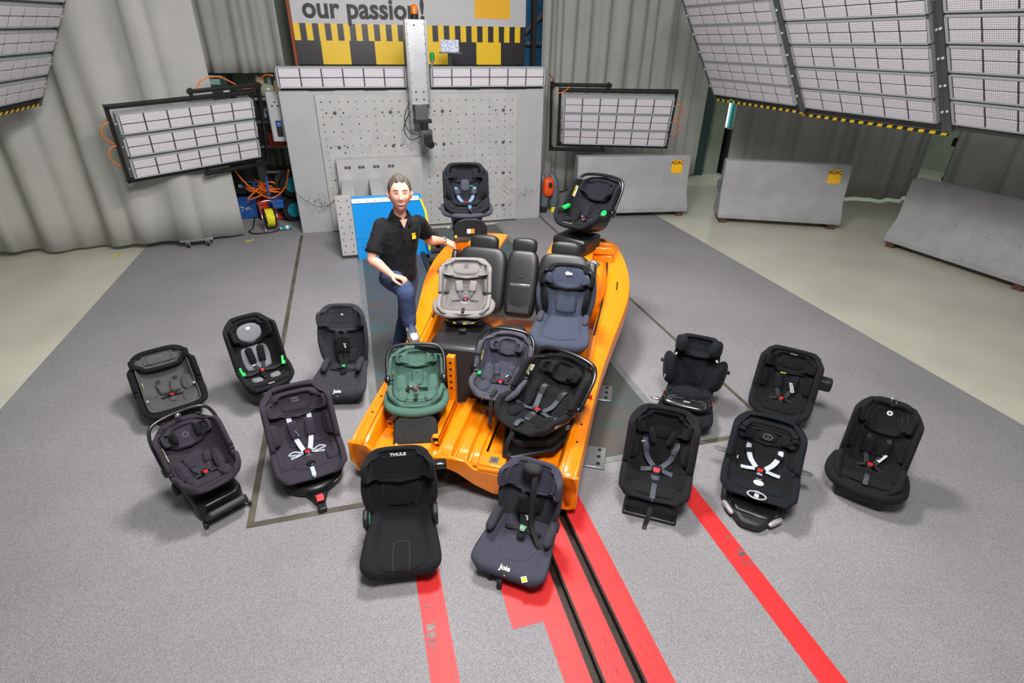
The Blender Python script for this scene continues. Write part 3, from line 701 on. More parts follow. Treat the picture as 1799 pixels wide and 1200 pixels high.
def logo(sh, q, t, body, size, m, parent, off=.004, ang=0, sx=1, bold=.0006, side=None):
    p, n, ta = sh.at(q, t, off); x = ta.cross(n) if True else None
    x = n.cross(ta)*-1; x = x.normalized()
    # text x should run to +x seen from the front
    if x.x < 0: x = -x
    M = frame(p, x, n) @ Matrix.Rotation(ang, 4, 'Z')
    return text('lettering', body, size, m, M, parent, bold=bold, sx=sx)
def ring_logo(sh, q, t, r, m, parent, off=.004, w=.003, inner=None):
    p, n, ta = sh.at(q, t, off); M = frame(p, (1, 0, 0), n); mb = MB()
    mb.grid([[M @ Vector((rr*math.cos(2*PI*k/20), rr*math.sin(2*PI*k/20), 0)) for k in range(20)] for rr in (r-w, r)], closed_v=True)
    if inner: mb.tube([M @ Vector(c) for c in inner], w*.5, 4)
    return mb.build('emblem', m, parent, fixn=False)
def buckle(p, n, up, m, parent, s=1, col='btn_red'):
    M = frame(p, Vector(up).cross(Vector(n)), n)
    mb = MB(); mb.prism([(-.018*s, -.032*s), (.018*s, -.032*s), (.028*s, .0), (.024*s, .026*s), (-.024*s, .026*s), (-.028*s, 0)], 0, .02*s, M)
    b = mb.build('buckle', m, parent, bev=.005*s)
    mb = MB(); mb.prism([(-.014*s, -.018*s), (.014*s, -.018*s), (.018*s, .008*s), (-.018*s, .008*s)], .018*s, .0245*s, M); mb.build('release_button', MATS[col], b, bev=.002)
    return b
def harness(sh, mp, ms, parent, q0=.34, q1=.52, qb=.66, tx=.36, tb=.06, wp=.034, lp=.075, h=.018, mb_=None, strapw=.034, crotch=.82, off=.016, bs=1, lapt=.72, lapq=None, btn='btn_red', padcrotch=True, cr_m=None):
    """two padded shoulder straps, webbing to the buckle, lap straps, crotch strap"""
    mb_ = mb_ or MATS['plastic_gloss']
    for sg in (-1, 1):
        strap(sh, [(q0-.04, sg*tx*.9, .004), (q0, sg*tx*.95, off), ((q0+qb)/2, sg*(tx*.62+tb*.3), off+.004), (qb-.03, sg*tb, off+.01)], strapw, off, 'harness_strap', ms, parent)
        dt = -sg*math.atan2((tx-tb)*.17, (qb-q0)*sh.L)
        qm = (q0+q1)/2; f = (qm-q0)/(qb-q0); tm = sg*(tx*.95*(1-f)+tb*f)
        pad(sh, qm, tm, lp, wp, h, 'harness_pad', mp, parent, n=6, rc=.12, rot=dt, base=off-.002, res=(12, 8))
        lq = lapq or qb+.02
        strap(sh, [(lq, sg*lapt, .002), (qb+.005, sg*lapt*.55, off*.8), (qb-.01, sg*(tb+.03), off+.008)], strapw*.9, off, 'lap_strap', ms, parent)
    p, n, ta = sh.at(qb, 0, off+.006)
    buckle(p, n, -ta, mb_, parent, bs, btn)
    if padcrotch: pad(sh, qb+.07, 0, .04, .032, .016, 'crotch_pad', mp, parent, rc=.3, base=off*.5, res=(8, 8))
    strap(sh, [(qb+.03, 0, off+.005), (qb+.09, 0, off*.8), (qb+.13, 0, .003)], strapw, off, 'crotch_strap', ms, parent)
    if crotch:
        strap(sh, [(crotch, 0, .006), (crotch+.06, 0, .006), (.985, 0, .01), (1.03, 0, .004)], strapw*.8, 0, 'adjuster_strap', cr_m or ms, parent)
def arch(pts, r, name, m, parent, flat=(1, .6), n=10, smooth=7, label=None):
    o = MB().tube(pts, r, n, flat=flat, smooth=smooth).build(name, m, parent, smooth=True)
    if label: o['label'] = label
    return o
def blob(c, r, name, m, parent, e=3.0, n=20, k=12, M=None, cut=None):
    """superellipsoid cushion / housing"""
    P = []
    f = lambda v, p: math.copysign(abs(v)**p, v)
    for i in range(k+1):
        a = -PI/2+PI*i/k; row = []
        for j in range(n):
            b = 2*PI*j/n
            x = r[0]*f(math.cos(a), 2/e)*f(math.cos(b), 2/e); y = r[1]*f(math.cos(a), 2/e)*f(math.sin(b), 2/e); z = r[2]*f(math.sin(a), 2/e)
            row.append((x, y, z))
        P.append(row)
    T = Matrix.Translation(c)
    if M is not None: T = T @ M
    return MB().grid(P, closed_v=True, M=T).build(name, m, parent, smooth=True)
def RX(a): return Matrix.Rotation(a, 4, 'X')
def RY(a): return Matrix.Rotation(a, 4, 'Y')
def RZ(a): return Matrix.Rotation(a, 4, 'Z')
def fabric(name, rgb, k=1.12, sheen=.04):
    r2 = tuple(min(255, c*k+3) for c in rgb); mat(name, rgb, .88, rgb2=r2, scale=500, detail=1, contrast=.5, bump=.25, bscale=900, sheen=sheen, spec=.25)
fabric('fab_black', (20, 20, 23)); fabric('fab_deep', (14, 14, 17)); fabric('fab_char', (45, 45, 51)); fabric('fab_purple', (46, 41, 50)); fabric('fab_slate', (56, 56, 68))
fabric('fab_blue', (56, 62, 77)); fabric('fab_grey', (120, 116, 114), 1.1); fabric('fab_greyd', (100, 96, 95), 1.1); fabric('fab_mid', (102, 102, 108), 1.3); fabric('fab_green', (66, 95, 84), 1.1); fabric('fab_lav', (68, 66, 76))
fabric('fab_grey2', (72, 71, 72)); fabric('fab_navyblack', (17, 20, 26))
mat('plastic', (20, 20, 22), .38); mat('plastic_gloss', (20, 20, 22), .22, coat=.3); mat('plastic_mat', (30, 30, 32), .55); mat('plastic_grey', (98, 98, 100), .4)
mat('btn_red', (215, 30, 40), .35); mat('btn_green', (30, 150, 90), .35); mat('guide_green', (20, 190, 80), .4); mat('guide_mint', (50, 140, 100), .4)
mat('seam_dark', (10, 10, 12), .9); mat('seam_light', (64, 64, 70), .8); mat('seam_green', (50, 80, 68), .8); mat('seam_grey', (96, 92, 92), .8)
mat('web_black', (24, 24, 26), .75, bump=.3, bscale=500); mat('web_silver', (178, 184, 196), .55, bump=.2, bscale=500); mat('web_blue', (84, 112, 138), .6, bump=.2, bscale=500); mat('web_slate', (62, 66, 76), .7)
mat('label_yellow', (236, 214, 50), .5); mat('label_white', (226, 226, 222), .5); mat('label_red', (200, 40, 40), .5); mat('chrome', (190, 190, 195), .15, .9); mat('silver_plastic', (176, 172, 172), .3, .3)
mat('orange_plastic', (235, 120, 30), .45); mat('white_plastic', (222, 224, 226), .35); mat('red_plastic', (225, 25, 25), .35); mat('emblem_grey', (120, 120, 126), .6)
def warn(sh, q, t, lq, lt, parent, rot=0, off=.006, split=2, flip=False):
    d = decal(sh, q, t, lq, lt, 'warning_label', [MATS['label_yellow'], MATS['label_white']] if not flip else [MATS['label_white'], MATS['label_yellow']], parent, off, split, rot)
    p, n, ta = sh.at(q+lq*.55/sh.L, t+(.012 if t < 0 else -.012), off+.001)
    M = frame(p, ta, n); mb = MB(); r = lt*.42
    mb.grid([[M @ Vector((rr*math.cos(2*PI*k/12), rr*math.sin(2*PI*k/12), 0)) for k in range(12)] for rr in (r*.72, r)], closed_v=True); mb.box(-r*.8, r*.8, -r*.1, r*.1, 0, .0004, M @ RZ(.8)); 
    g = mb.build('ban_symbol', MATS['label_red'], d, fixn=False)
    p, n, ta = sh.at(q-lq*.3/sh.L, t, off+.0008); M = frame(p, ta, n); mb = MB()
    for i in range(3): mb.box(-lq*.5, lq*.35, -lt*.6+i*lt*.35, -lt*.48+i*lt*.35, 0, .0003, M)
    mb.build('print_line', MATS['print_black'], d, fixn=False)
    return d
def box_part(name, m, parent, c, d, rx=0, ry=0, rz=0, bev=.01, seg=3):
    return MB().cbox(c, d, rz, rx, ry).build(name, m, parent, bev=bev, seg=seg)
def liner(h, m, parent, th=.016, q=.5, wq=.47):
    _, Q = h.spine(q); tl = h.prof(Q[0], Q[1], Q[2])[1][-1]
    return pad(h, q, 0, h.L*wq, tl*.99, th, 'head_liner', MATS[m], parent, n=6, rc=.12, res=(18, 22))
def seat_root(name, px, label, cat='child seat', rz=0, z=0, off=None):
    """px = (u,v) pixel of the base centre at height z"""
    p = G(px[0], px[1], z); return empty(name, (p.x, p.y, p.z), rz, label, cat)

# ================================================================ child seat builders
def bkeys(h=.52, w=.2, d=.15, lean=20, yb=.06, zb=.17, sl=.36, rise=4, tw=.62, hw=1.0, fl=0, lip=.05, fd=.45, dm=1.0, fw_=.85, sw=1.0, tlip=.05):
    a = math.radians(lean); U = (math.sin(a), math.cos(a)); F = (-math.cos(a), math.sin(a)); r = math.radians(rise); D = (-math.cos(r), math.sin(r))
    def B(k, f=0): return (yb+U[0]*k+F[0]*f, zb+.03+U[1]*k+F[1]*f)
    def S(k, dz=0): return (yb-.03+D[0]*k, zb+D[1]*k+dz)
    T = lambda f: w*hw*(tw+(1-tw)*f)
    return [(*B(h, tlip), T(-.35), d*.15, fl*.2), (*B(h-.008, tlip*.55), T(.15), d*.38, fl*.4), (*B(h-.03, tlip*.2), T(.55), d*.62, fl*.7), (*B(h-.068, .0), T(.87), d*.85, fl), (*B(h-.12), T(1), d, fl), (*B(h*.55), w*hw, d*dm, fl), (*B(h*.30), w*(hw+1)/2, d*dm, fl),
            (*B(.04, .004), w, d*.95*dm, fl), (*S(.05, .0), w*sw, d*.88, fl*.8), (*S(sl*.55), w*sw, d*.7, fl*.6), (*S(sl*.82), w*sw*.97, d*fd, fl*.4), (*S(sl*.94, -lip*.05), w*(fw_+.07), d*.3, fl*.2), (*S(sl, -lip*.3), w*fw_*.88, d*.2, 0)]
def hkeys(y, z, lean, h, w, d, lip=.03, lb=.015, tw=.75, bw=.8, fl=0):
    a = math.radians(lean); U = (math.sin(a), math.cos(a)); F = (-math.cos(a), math.sin(a))
    def B(k, f=0): return (y+U[0]*k+F[0]*f, z+U[1]*k+F[1]*f)
    return [(*B(h/2, lip), w*tw*.8, d*.2, fl*.2), (*B(h*.47, lip*.4), w*(tw+.04), d*.45, fl*.6), (*B(h*.38, lip*.05), w*(tw+.99)/2, d*.75, fl), (*B(h*.22, 0), w, d, fl), (*B(-h*.15), w, d, fl), (*B(-h*.34, 0), w*(bw+1)/2, d*.85, fl*.6), (*B(-h*.46, lb*.5), w*(bw*.95), d*.55, fl*.6), (*B(-h/2, lb), w*bw*.8, d*.3, fl*.2)]
def armrest(root, x, m, y0=.06, y1=-.12, z=.26, r=.028, drop=.06, nm='armrest'):
    return MB().tube([(x, y0, z-drop), (x, y0-.01, z-.01), (x, (y0+y1)/2, z+.005), (x, y1+.02, z), (x, y1, z-.02)], [r*.7, r, r*1.05, r, r*.6], 10, flat=(1, 1), smooth=4).build(nm, m, root, smooth=True)
def iso_arms(root, z=.06, x=.14, y0=.1, y1=.3, m='plastic_grey'):
    mb = MB()
    for s in (-1, 1):
        mb = MB(); mb.box(s*x-.018, s*x+.018, y0, y1, z-.02, z+.02); mb.build('isofix_arm', MATS[m], root, bev=.005)
def seams_loop(sh, root, m, q0, q1, t, off=.003, top=True):
    seam(sh, [(q0, -t*.6), (q0+.02, -t), ((q0+q1)/2, -t), (q1-.02, -t), (q1, -t*.6), (q1, t*.6), (q1-.02, t), ((q0+q1)/2, t), (q0+.02, t), (q0, t*.6)], m, root, off, closed=True)

# ---------- A: grey convertible at the far left
def seat_A(loc, rz):
    r = empty('child_seat', loc, rz, 'charcoal grey child seat with broad pillow headrest, farthest left on the carpet', 'child seat')
    K = bkeys(h=.40, w=.215, d=.14, lean=34, yb=.10, zb=.17, sl=.36, rise=6, tw=.8, fl=.01); s = Shell(K); s.sheet(.04, 'shell', MATS['fab_deep'], r)
    s2 = Shell([(k[0], k[1]+.012, k[2]-.02, k[3]*.9, 0) for k in K]); s2.sheet(.01, 'seat_cover', MATS['fab_grey2'], r, q0=.1, q1=.93)
    h = Shell(hkeys(.28, .545, 34, .17, .185, .09, lip=.04, lb=.05, tw=.85, bw=.9)); h.sheet(.045, 'headrest', MATS['fab_deep'], r); liner(h, 'fab_grey2', r, 0.014)
    pad(h, .5, 0, .075, .15, .034, 'head_cushion', MATS['fab_grey2'], r, n=5, rc=.3)
    seam(h, [(.1, -.45), (.5, -.42), (.9, -.36)], MATS['seam_dark'], r, .031); seam(h, [(.1, .45), (.5, .42), (.9, .36)], MATS['seam_dark'], r, .031)
    p, n, ta = h.at(.40, 0, .033); mb = MB(); M = frame(p, (1, 0, 0), n)
    mb.tube([M @ Vector((.02*math.cos(a*PI/8)*1.3, .014*math.sin(a*PI/8), 0)) for a in range(16)], .0018, 5, closed=True); mb.build('emblem', MATS['emblem_grey'], r)
    text('lettering', 'nex', .016, MATS['emblem_grey'], M, r)
    for sg in (-1, 1): pad(s2, .50, sg*.60, .11, .065, .045, 'side_cushion', MATS['fab_grey2'], r, rc=.4); pad(s2, .76, sg*.55, .11, .07, .03, 'thigh_cushion', MATS['fab_grey2'], r, rc=.4)
    harness(s2, MATS['fab_grey2'], MATS['web_black'], r, q0=.40, q1=.60, qb=.66, tx=.26, tb=.08, lp=.075, wp=.045, h=.04, crotch=0, lapt=.6)
    pad(s2, .90, 0, .03, .17, .02, 'front_roll', MATS['fab_grey2'], r, rc=.2)
    warn(s2, .40, -.80, .05, .018, r, off=.008, rot=.1)
    for sg in (-1, 1):
        g = box_part('silver_clip', MATS['silver_plastic'], r, (sg*.185, -.02 if sg > 0 else -.12, .30), (.018, .03, .02), bev=.004); g['label'] = 'small silver belt clip'
    blob((0, 0, .075), (.2, .24, .075), 'base', MATS['fab_black'], r, e=4)
    box_part('base_plate', MATS['plastic'], r, (0, -.02, .02), (.34, .42, .04), bev=.02)
    return r
# ---------- generic infant carrier
def carrier(loc, rz, label, fs, fi, lean=40, rise=20, h=.40, w=.175, d=.17, zb=.16, sl=.30, hd=None, harn=None, handle=True, hl=.42, ha=28, hp=(.0, .0), hm='plastic_gloss', shellm='plastic', hr=.017, insert=True, headw=.135, name='infant_carrier', headh=.13, headm=None, green=None, rim=True):
    r = empty(name, loc, rz, label, 'infant carrier')
    K = bkeys(h=h, w=w, d=d, lean=lean, yb=.10, zb=zb, sl=sl, rise=rise, tw=.74, fd=.7, fl=.018, fw_=.80, tlip=.03, lip=0)
    s = Shell(K, n=2.8); s.sheet(.036, 'shell', MATS[fs], r)
    Ko = [(k[0]+.012, k[1]-.034, k[2]+.012, k[3]*.72+.02, k[4] if len(k) > 4 else 0) for k in K]; so = Shell(Ko, n=2.8); so.sheet(.016, 'plastic_shell', MATS[shellm], r, q0=.04, q1=.97)
    s2 = Shell([(k[0]-.004, k[1]+.01, max(.02, k[2]-.012), k[3]*.92, k[4]) for k in K], n=2.8)
    a = math.radians(lean); yc = .10+math.sin(a)*h*.74; zc = zb+.03+math.cos(a)*h*.74
    H_ = Shell(hkeys(yc-math.cos(a)*.035, zc+math.sin(a)*.035, lean, headh, headw, .075, lip=.015, lb=.01, tw=.7, bw=.75), n=2.6); H_.sheet(.028, 'head_cushion', MATS[headm or fi], r)
    if insert:
        pad(s2, .50, 0, .10, .085, .02, 'back_insert', MATS[fi], r, rc=.3); pad(s2, .76, 0, .075, .10, .018, 'seat_insert', MATS[fi], r, rc=.3)
        for sg in (-1, 1): pad(s2, .56, sg*.50, .12, .048, .05, 'side_cushion', MATS[fi], r, rc=.4, rot=sg*-.05)
        for sg in (-1, 1): pad(s2, .80, sg*.46, .085, .045, .036, 'thigh_cushion', MATS[fi], r, rc=.4)
    if rim:
        seam(s, [(.03, t) for t in (-.8, -.3, .3, .8)]+[(.2, .93), (.5, .93), (.8, .93), (.97, .8), (.985, .3), (.985, -.3), (.97, -.8), (.8, -.93), (.5, -.93), (.2, -.93)], MATS['seam_dark'], r, .002, .0022, closed=True)
    if handle:
        y0, z0 = .10+hp[0], zb+.16+hp[1]; a = math.radians(ha); U = Vector((0, math.sin(a), math.cos(a))); wx = w+.045
        P = [Vector((-wx, y0, z0)), Vector((-wx-.005, y0, z0))+U*hl*.35, Vector((-wx+.0, y0, z0))+U*hl*.7, Vector((-wx+.035, y0, z0))+U*hl*.92, Vector((-wx*.5, y0, z0))+U*hl, Vector((0, y0, z0))+U*hl*1.02]
        P = P+[Vector((-p.x, p.y, p.z)) for p in P[-2::-1]]
        arch(P, hr, 'handle', MATS[hm], r, flat=(1, .75))
        for sg in (-1, 1):
            mb = MB(); mb.lathe([(.0, -.02), (.036, -.02), (.042, -.008), (.042, .012), (.03, .022), (0, .024)], 18, Matrix.Translation((sg*wx, y0, z0)) @ RY(sg*PI/2)); mb.build('handle_hub', MATS['plastic_gloss'], r, smooth=True)
    return r, s, s2, H_
def iso_base(r, w=.16, l=.26, z=.0, hh=.07, m='plastic', prong=True, y=0):
    o = MB().prism([(-w*.7, -l), (w*.7, -l), (w, -l*.75), (w, l*.7), (w*.8, l), (-w*.8, l), (-w, l*.7), (-w, -l*.75)], 0, hh, Matrix.Translation((0, y, z))).build('base', MATS[m], r, bev=.015)
    return o
def seat_B(loc, rz):
    r, s, s2, Hd = carrier(loc, rz, 'purple-black infant carrier with thin arched handle on a stepped base, lower left', 'fab_purple', 'fab_purple', lean=38, zb=.23, h=.42, w=.19, headw=.15, hl=.38, ha=34, hr=.013, headh=.15)
    p, n, ta = Hd.at(.5, 0, .004); ring_logo(Hd, .5, 0, .02, MATS['emblem_grey'], r)
    for sg in (-1, 1): pad(Hd, .5, sg*.50, .06, .035, .05, 'head_wing', MATS['fab_deep'], r, rc=.6)
    harness(s2, MATS['fab_purple'], MATS['web_black'], r, q0=.42, q1=.52, qb=.66, tx=.3, tb=.1, lp=.045, wp=.034, h=.02, crotch=0, off=.022)
    warn(s, .28, -.80, .055, .022, r, flip=False, split=1, off=.006)
    for sg in (-1, 1):
        o = blob((sg*.225, -.02, .30), (.025, .045, .05), 'canopy_pouch', MATS['fab_deep'], r, e=2.5)
    mb = MB(); mb.lathe([(.0, 0), (.02, 0), (.024, .01), (0, .014)], 14, Matrix.Translation((0, .305, .69)) @ RX(PI/2)); mb.build('handle_button', MATS['chrome'], r, smooth=True)
    o = iso_base(r, .17, .22, .0, .16, 'plastic', y=.03)
    mb = MB(); mb.prism([(-.16, .0), (.16, .0), (.15, .15), (.13, .17), (-.13, .17), (-.15, .15)], 0, .05, Matrix.Translation((0, -.17, .05)) @ RX(PI/2+.75)); f = mb.build('front_step', MATS['plastic_mat'], r, bev=.012)
    mb = MB(); M = Matrix.Translation((0, -.17, .05)) @ RX(PI/2+.75)
    mb.box(-.11, .11, .02, .085, .05, .053, M); [mb.box(-.11, .11, .024+i*.007, .027+i*.007, .053, .056, M) for i in range(8)]
    mb.build('ribbed_tread', MATS['plastic'], f)
    text('lettering', 'BASE 360', .02, MATS['emblem_grey'], M @ Matrix.Translation((0, .115, .0505)), r) if False else text('lettering', 'v-ca', .022, MATS['label_white'], M @ Matrix.Translation((.01, .11, .0505)), r)
    for sg in (-1, 1):
        MB().tube([(sg*.15, -.18, .05), (sg*.165, -.24, .035), (sg*.165, -.26, .018)], .014, 8).build('base_foot', MATS['plastic'], r, smooth=True)
    for sg in (-1, 1): ring_logo(s, .8, 0, .01, MATS['emblem_grey'], r) if False else None
    return r
# ---------- generic convertible
def convertible(loc, rz, label, K, fo, fi, th=.035, name='child_seat', n=3.2, quilt=True):
    r = empty(name, loc, rz, label, 'child seat'); s = Shell(K, n=n); s.sheet(th, 'shell', MATS[fo], r)
    s2 = Shell([(k[0], k[1]+.008, max(.02, k[2]-.01), k[3]*.9, 0) for k in K], n=n)
    if quilt:
        for sg in (-1, 1):
            pad(s2, .43, sg*.74, .12, .06, .028, 'wing_cushion', MATS[fi], r, n=5, rc=.3)
            pad(s2, .73, sg*.66, .13, .065, .030, 'hip_cushion', MATS[fi], r, n=5, rc=.3)
        pad(s2, .47, 0, .13, .105, .014, 'back_panel', MATS[fi], r, n=7, rc=.18)
        pad(s2, .79, 0, .10, .12, .016, 'seat_panel', MATS[fi], r, n=7, rc=.2)
    return r, s, s2
def seat_C(loc, rz):
    K = bkeys(h=.50, w=.205, d=.15, lean=22, yb=.10, zb=.22, sl=.33, rise=5, tw=.72)
    r, s, s2 = convertible(loc, rz, 'black child seat with heather grey insert and green belt guides, left of centre', K, 'fab_black', 'fab_mid', quilt=False)
    h = Shell(hkeys(.215, .595, 22, .20, .155, .11, lip=.03, lb=.01)); h.sheet(.03, 'headrest', MATS['fab_deep'], r); liner(h, 'fab_deep', r, 0.014)
    pad(h, .54, 0, .10, .125, .030, 'head_cushion', MATS['fab_mid'], r, n=5, rc=.45)
    p, n, ta = h.at(.35, 0, .028); M = frame(p, (1, 0, 0), n); mb = MB(); mb.ell((0, 0, 0), (.02, .014, .001), 16, 4, M); mb.build('emblem', MATS['label_white'], r)
    text('lettering', 'chicco', .011, MATS['print_black'], M @ Matrix.Translation((0, 0, .001)), r)
    pad(s2, .47, 0, .12, .13, .018, 'back_insert', MATS['fab_mid'], r, n=5, rc=.25)
    for sg in (-1, 1): pad(s2, .80, sg*.33, .055, .05, .02, 'leg_cushion', MATS['fab_mid'], r, rc=.4)
    harness(s2, MATS['fab_deep'], MATS['web_black'], r, q0=.38, q1=.5, qb=.66, tx=.22, tb=.08, lp=.08, wp=.036, h=.024, crotch=0, off=.026)
    logo(s2, .56, -.19, 'chicco', .014, MATS['label_white'], r, off=.052)
    warn(s2, .43, -.86, .05, .016, r)
    for sg in (-1, 1):
        mb = MB(); mb.prism([(-.02, -.04), (.02, -.04), (.02, -.01), (.005, 0), (.012, .045), (-.012, .045)], 0, .02, Matrix.Translation((sg*.195, -.04, .34)) @ RZ(sg*-.3) @ RX(.9)); mb.build('belt_guide', MATS['guide_green'], r, bev=.005)['label'] = 'bright green belt guide'
    for q, t in ((.1, -.5), (.1, .5)): pad(s, q, t, .03, .03, .008, 'shoulder_recess', MATS['plastic_gloss'], r, rc=.3)
    p, n, ta = s.at(.05, 0, .01); mb = MB(); M = frame(p, (1, 0, 0), n); mb.tube([M @ Vector((.02*math.cos(a*PI/6), .02*math.sin(a*PI/6), .004)) for a in range(7)], .0035, 6); mb.build('ring', MATS['chrome'], r, smooth=True)
    logo(s2, .99, .0, 'Seat 3', .02, MATS['label_white'], r, off=.01) if False else logo(s2, .97, -.0, 'chicco', .022, MATS['label_white'], r, off=.006)
    pad(s2, .93, 0, .035, .20, .028, 'front_bolster', MATS['fab_black'], r, rc=.25)
    blob((0, .0, .12), (.20, .25, .09), 'base', MATS['plastic'], r, e=3.2); box_part('base_plate', MATS['plastic'], r, (0, 0, .03), (.3, .44, .06), bev=.02)
    return r
def highback(loc, rz, label, fo, fi, seatw=.215, seatd=.40, backw=.20, lean=15, h=.50, zt=.17, head=(.63, .19, .20, .14), name='booster_seat', bd=.10, seatm=None, armz=.27, arm=True, seat_round=.3, wing=True, armm=None):
    r = empty(name, loc, rz, label, 'booster seat')
    a = math.radians(lean); U = Vector((0, math.sin(a), math.cos(a)))
    # seat
    seatw = seatw-.045; backw = backw-.01
    K = [(.17, zt+.01, seatw*.82, .03, 0), (.05, zt, seatw*.85, .04, 0), (-.10, zt, seatw*.95, .03, 0), (-seatd*.62, zt+.005, seatw, .012, 0), (-seatd*.76, zt-.012, seatw*.93, .006, 0), (-seatd*.80, zt-.05, seatw*.86, .003, 0)]
    s = Shell(K, n=2.4); o = s.sheet(.075, 'seat_cushion', MATS[seatm or fo], r, nq=20)
    # back
    yb = .17; zb = zt+.02
    KB = []
    for (k, ww, dd) in ((h, .62, .3), (h*.93, .86, .6), (h*.7, .98, .9), (h*.45, 1.0, 1.0), (h*.2, .92, .8), (0, .78, .4), (-.03, .74, .2)):
        KB.append((yb+U.y*k, zb+U.z*k, backw*ww, bd*dd, .01))
    b = Shell(KB, n=3.4); b.sheet(.04, 'backrest', MATS[fo], r)
    hz, hw, hh, hd = head
    hd_c = Vector((0, yb, zb))+U*(hz-zb)/U.z
    hs = Shell(hkeys(hd_c.y-.025, hd_c.z, lean, hh, hw, hd, lip=.02, lb=.02, tw=.8, bw=.88), n=3.4); hs.sheet(.035, 'headrest', MATS[fi], r)
    if arm:
        for sg in (-1, 1): armrest(r, sg*(seatw-.01), MATS[armm or fo], y0=.12, y1=-.09, z=armz, drop=.07)
    box_part('base', MATS['plastic'], r, (0, -.06, zt/2-.03), (seatw*1.7, .40, zt-.08), bev=.025)
    return r, s, b, hs
def seat_D(loc, rz):
    r, s, b, h = highback(loc, rz, 'charcoal high-back seat with harness and white lettering, beside the blue-stained floor plate', 'fab_char', 'fab_char', h=.50, zt=.18, head=(.64, .185, .21, .10), lean=13, bd=.08, armz=.28)
    liner(h, 'fab_char', r, .014)
    seam(h, [(.9, -.8), (.35, -.72), (.22, -.3), (.22, .3), (.35, .72), (.9, .8)], MATS['seam_light'], r, .014)
    p, n, ta = h.at(.36, 0, .014); MB().ell(p, (.013, .003, .009), 10, 6).build('emblem', MATS['label_white'], r, smooth=True)
    pad(b, .50, 0, .10, .085, .02, 'back_cushion', MATS['fab_char'], r, n=6, rc=.15)
    pad(b, .80, 0, .07, .11, .015, 'lumbar_cushion', MATS['fab_char'], r, n=6, rc=.15)
    s3 = Shell([(.155, .62, .12, .01), (.13, .45, .14, .01), (.10, .28, .14, .01), (.05, .205, .14, .01), (-.08, .195, .14, .01), (-.2, .19, .13, .01)])
    harness(s3, MATS['fab_black'], MATS['web_black'], r, q0=.12, q1=.42, qb=.62, tx=.32, tb=.1, lp=.09, wp=.042, h=.026, crotch=0, off=.024, lapt=1.0, btn='btn_green')
    logo(s3, .28, .22, 'Joie', .03, MATS['label_white'], r, off=.05, ang=-1.45)
    seam(s, [(.28, -.75), (.6, -.72), (.74, -.3), (.74, .3), (.6, .72), (.28, .75)], MATS['seam_light'], r, .003)
    logo(s, .90, 0, 'Joie', .045, MATS['label_white'], r, off=.004, bold=.0012); logo(s, .985, 0, 'v', .018, MATS['label_white'], r, off=.004)
    decal(b, .62, .92, .018, .01, 'side_tag', [MATS['label_yellow'], MATS['label_white']], r, .004, 2)
    MB().cyl((-.215, .2, .66), (-.2, .2, .66), .012).build('knob', MATS['silver_plastic'], r)
    return r
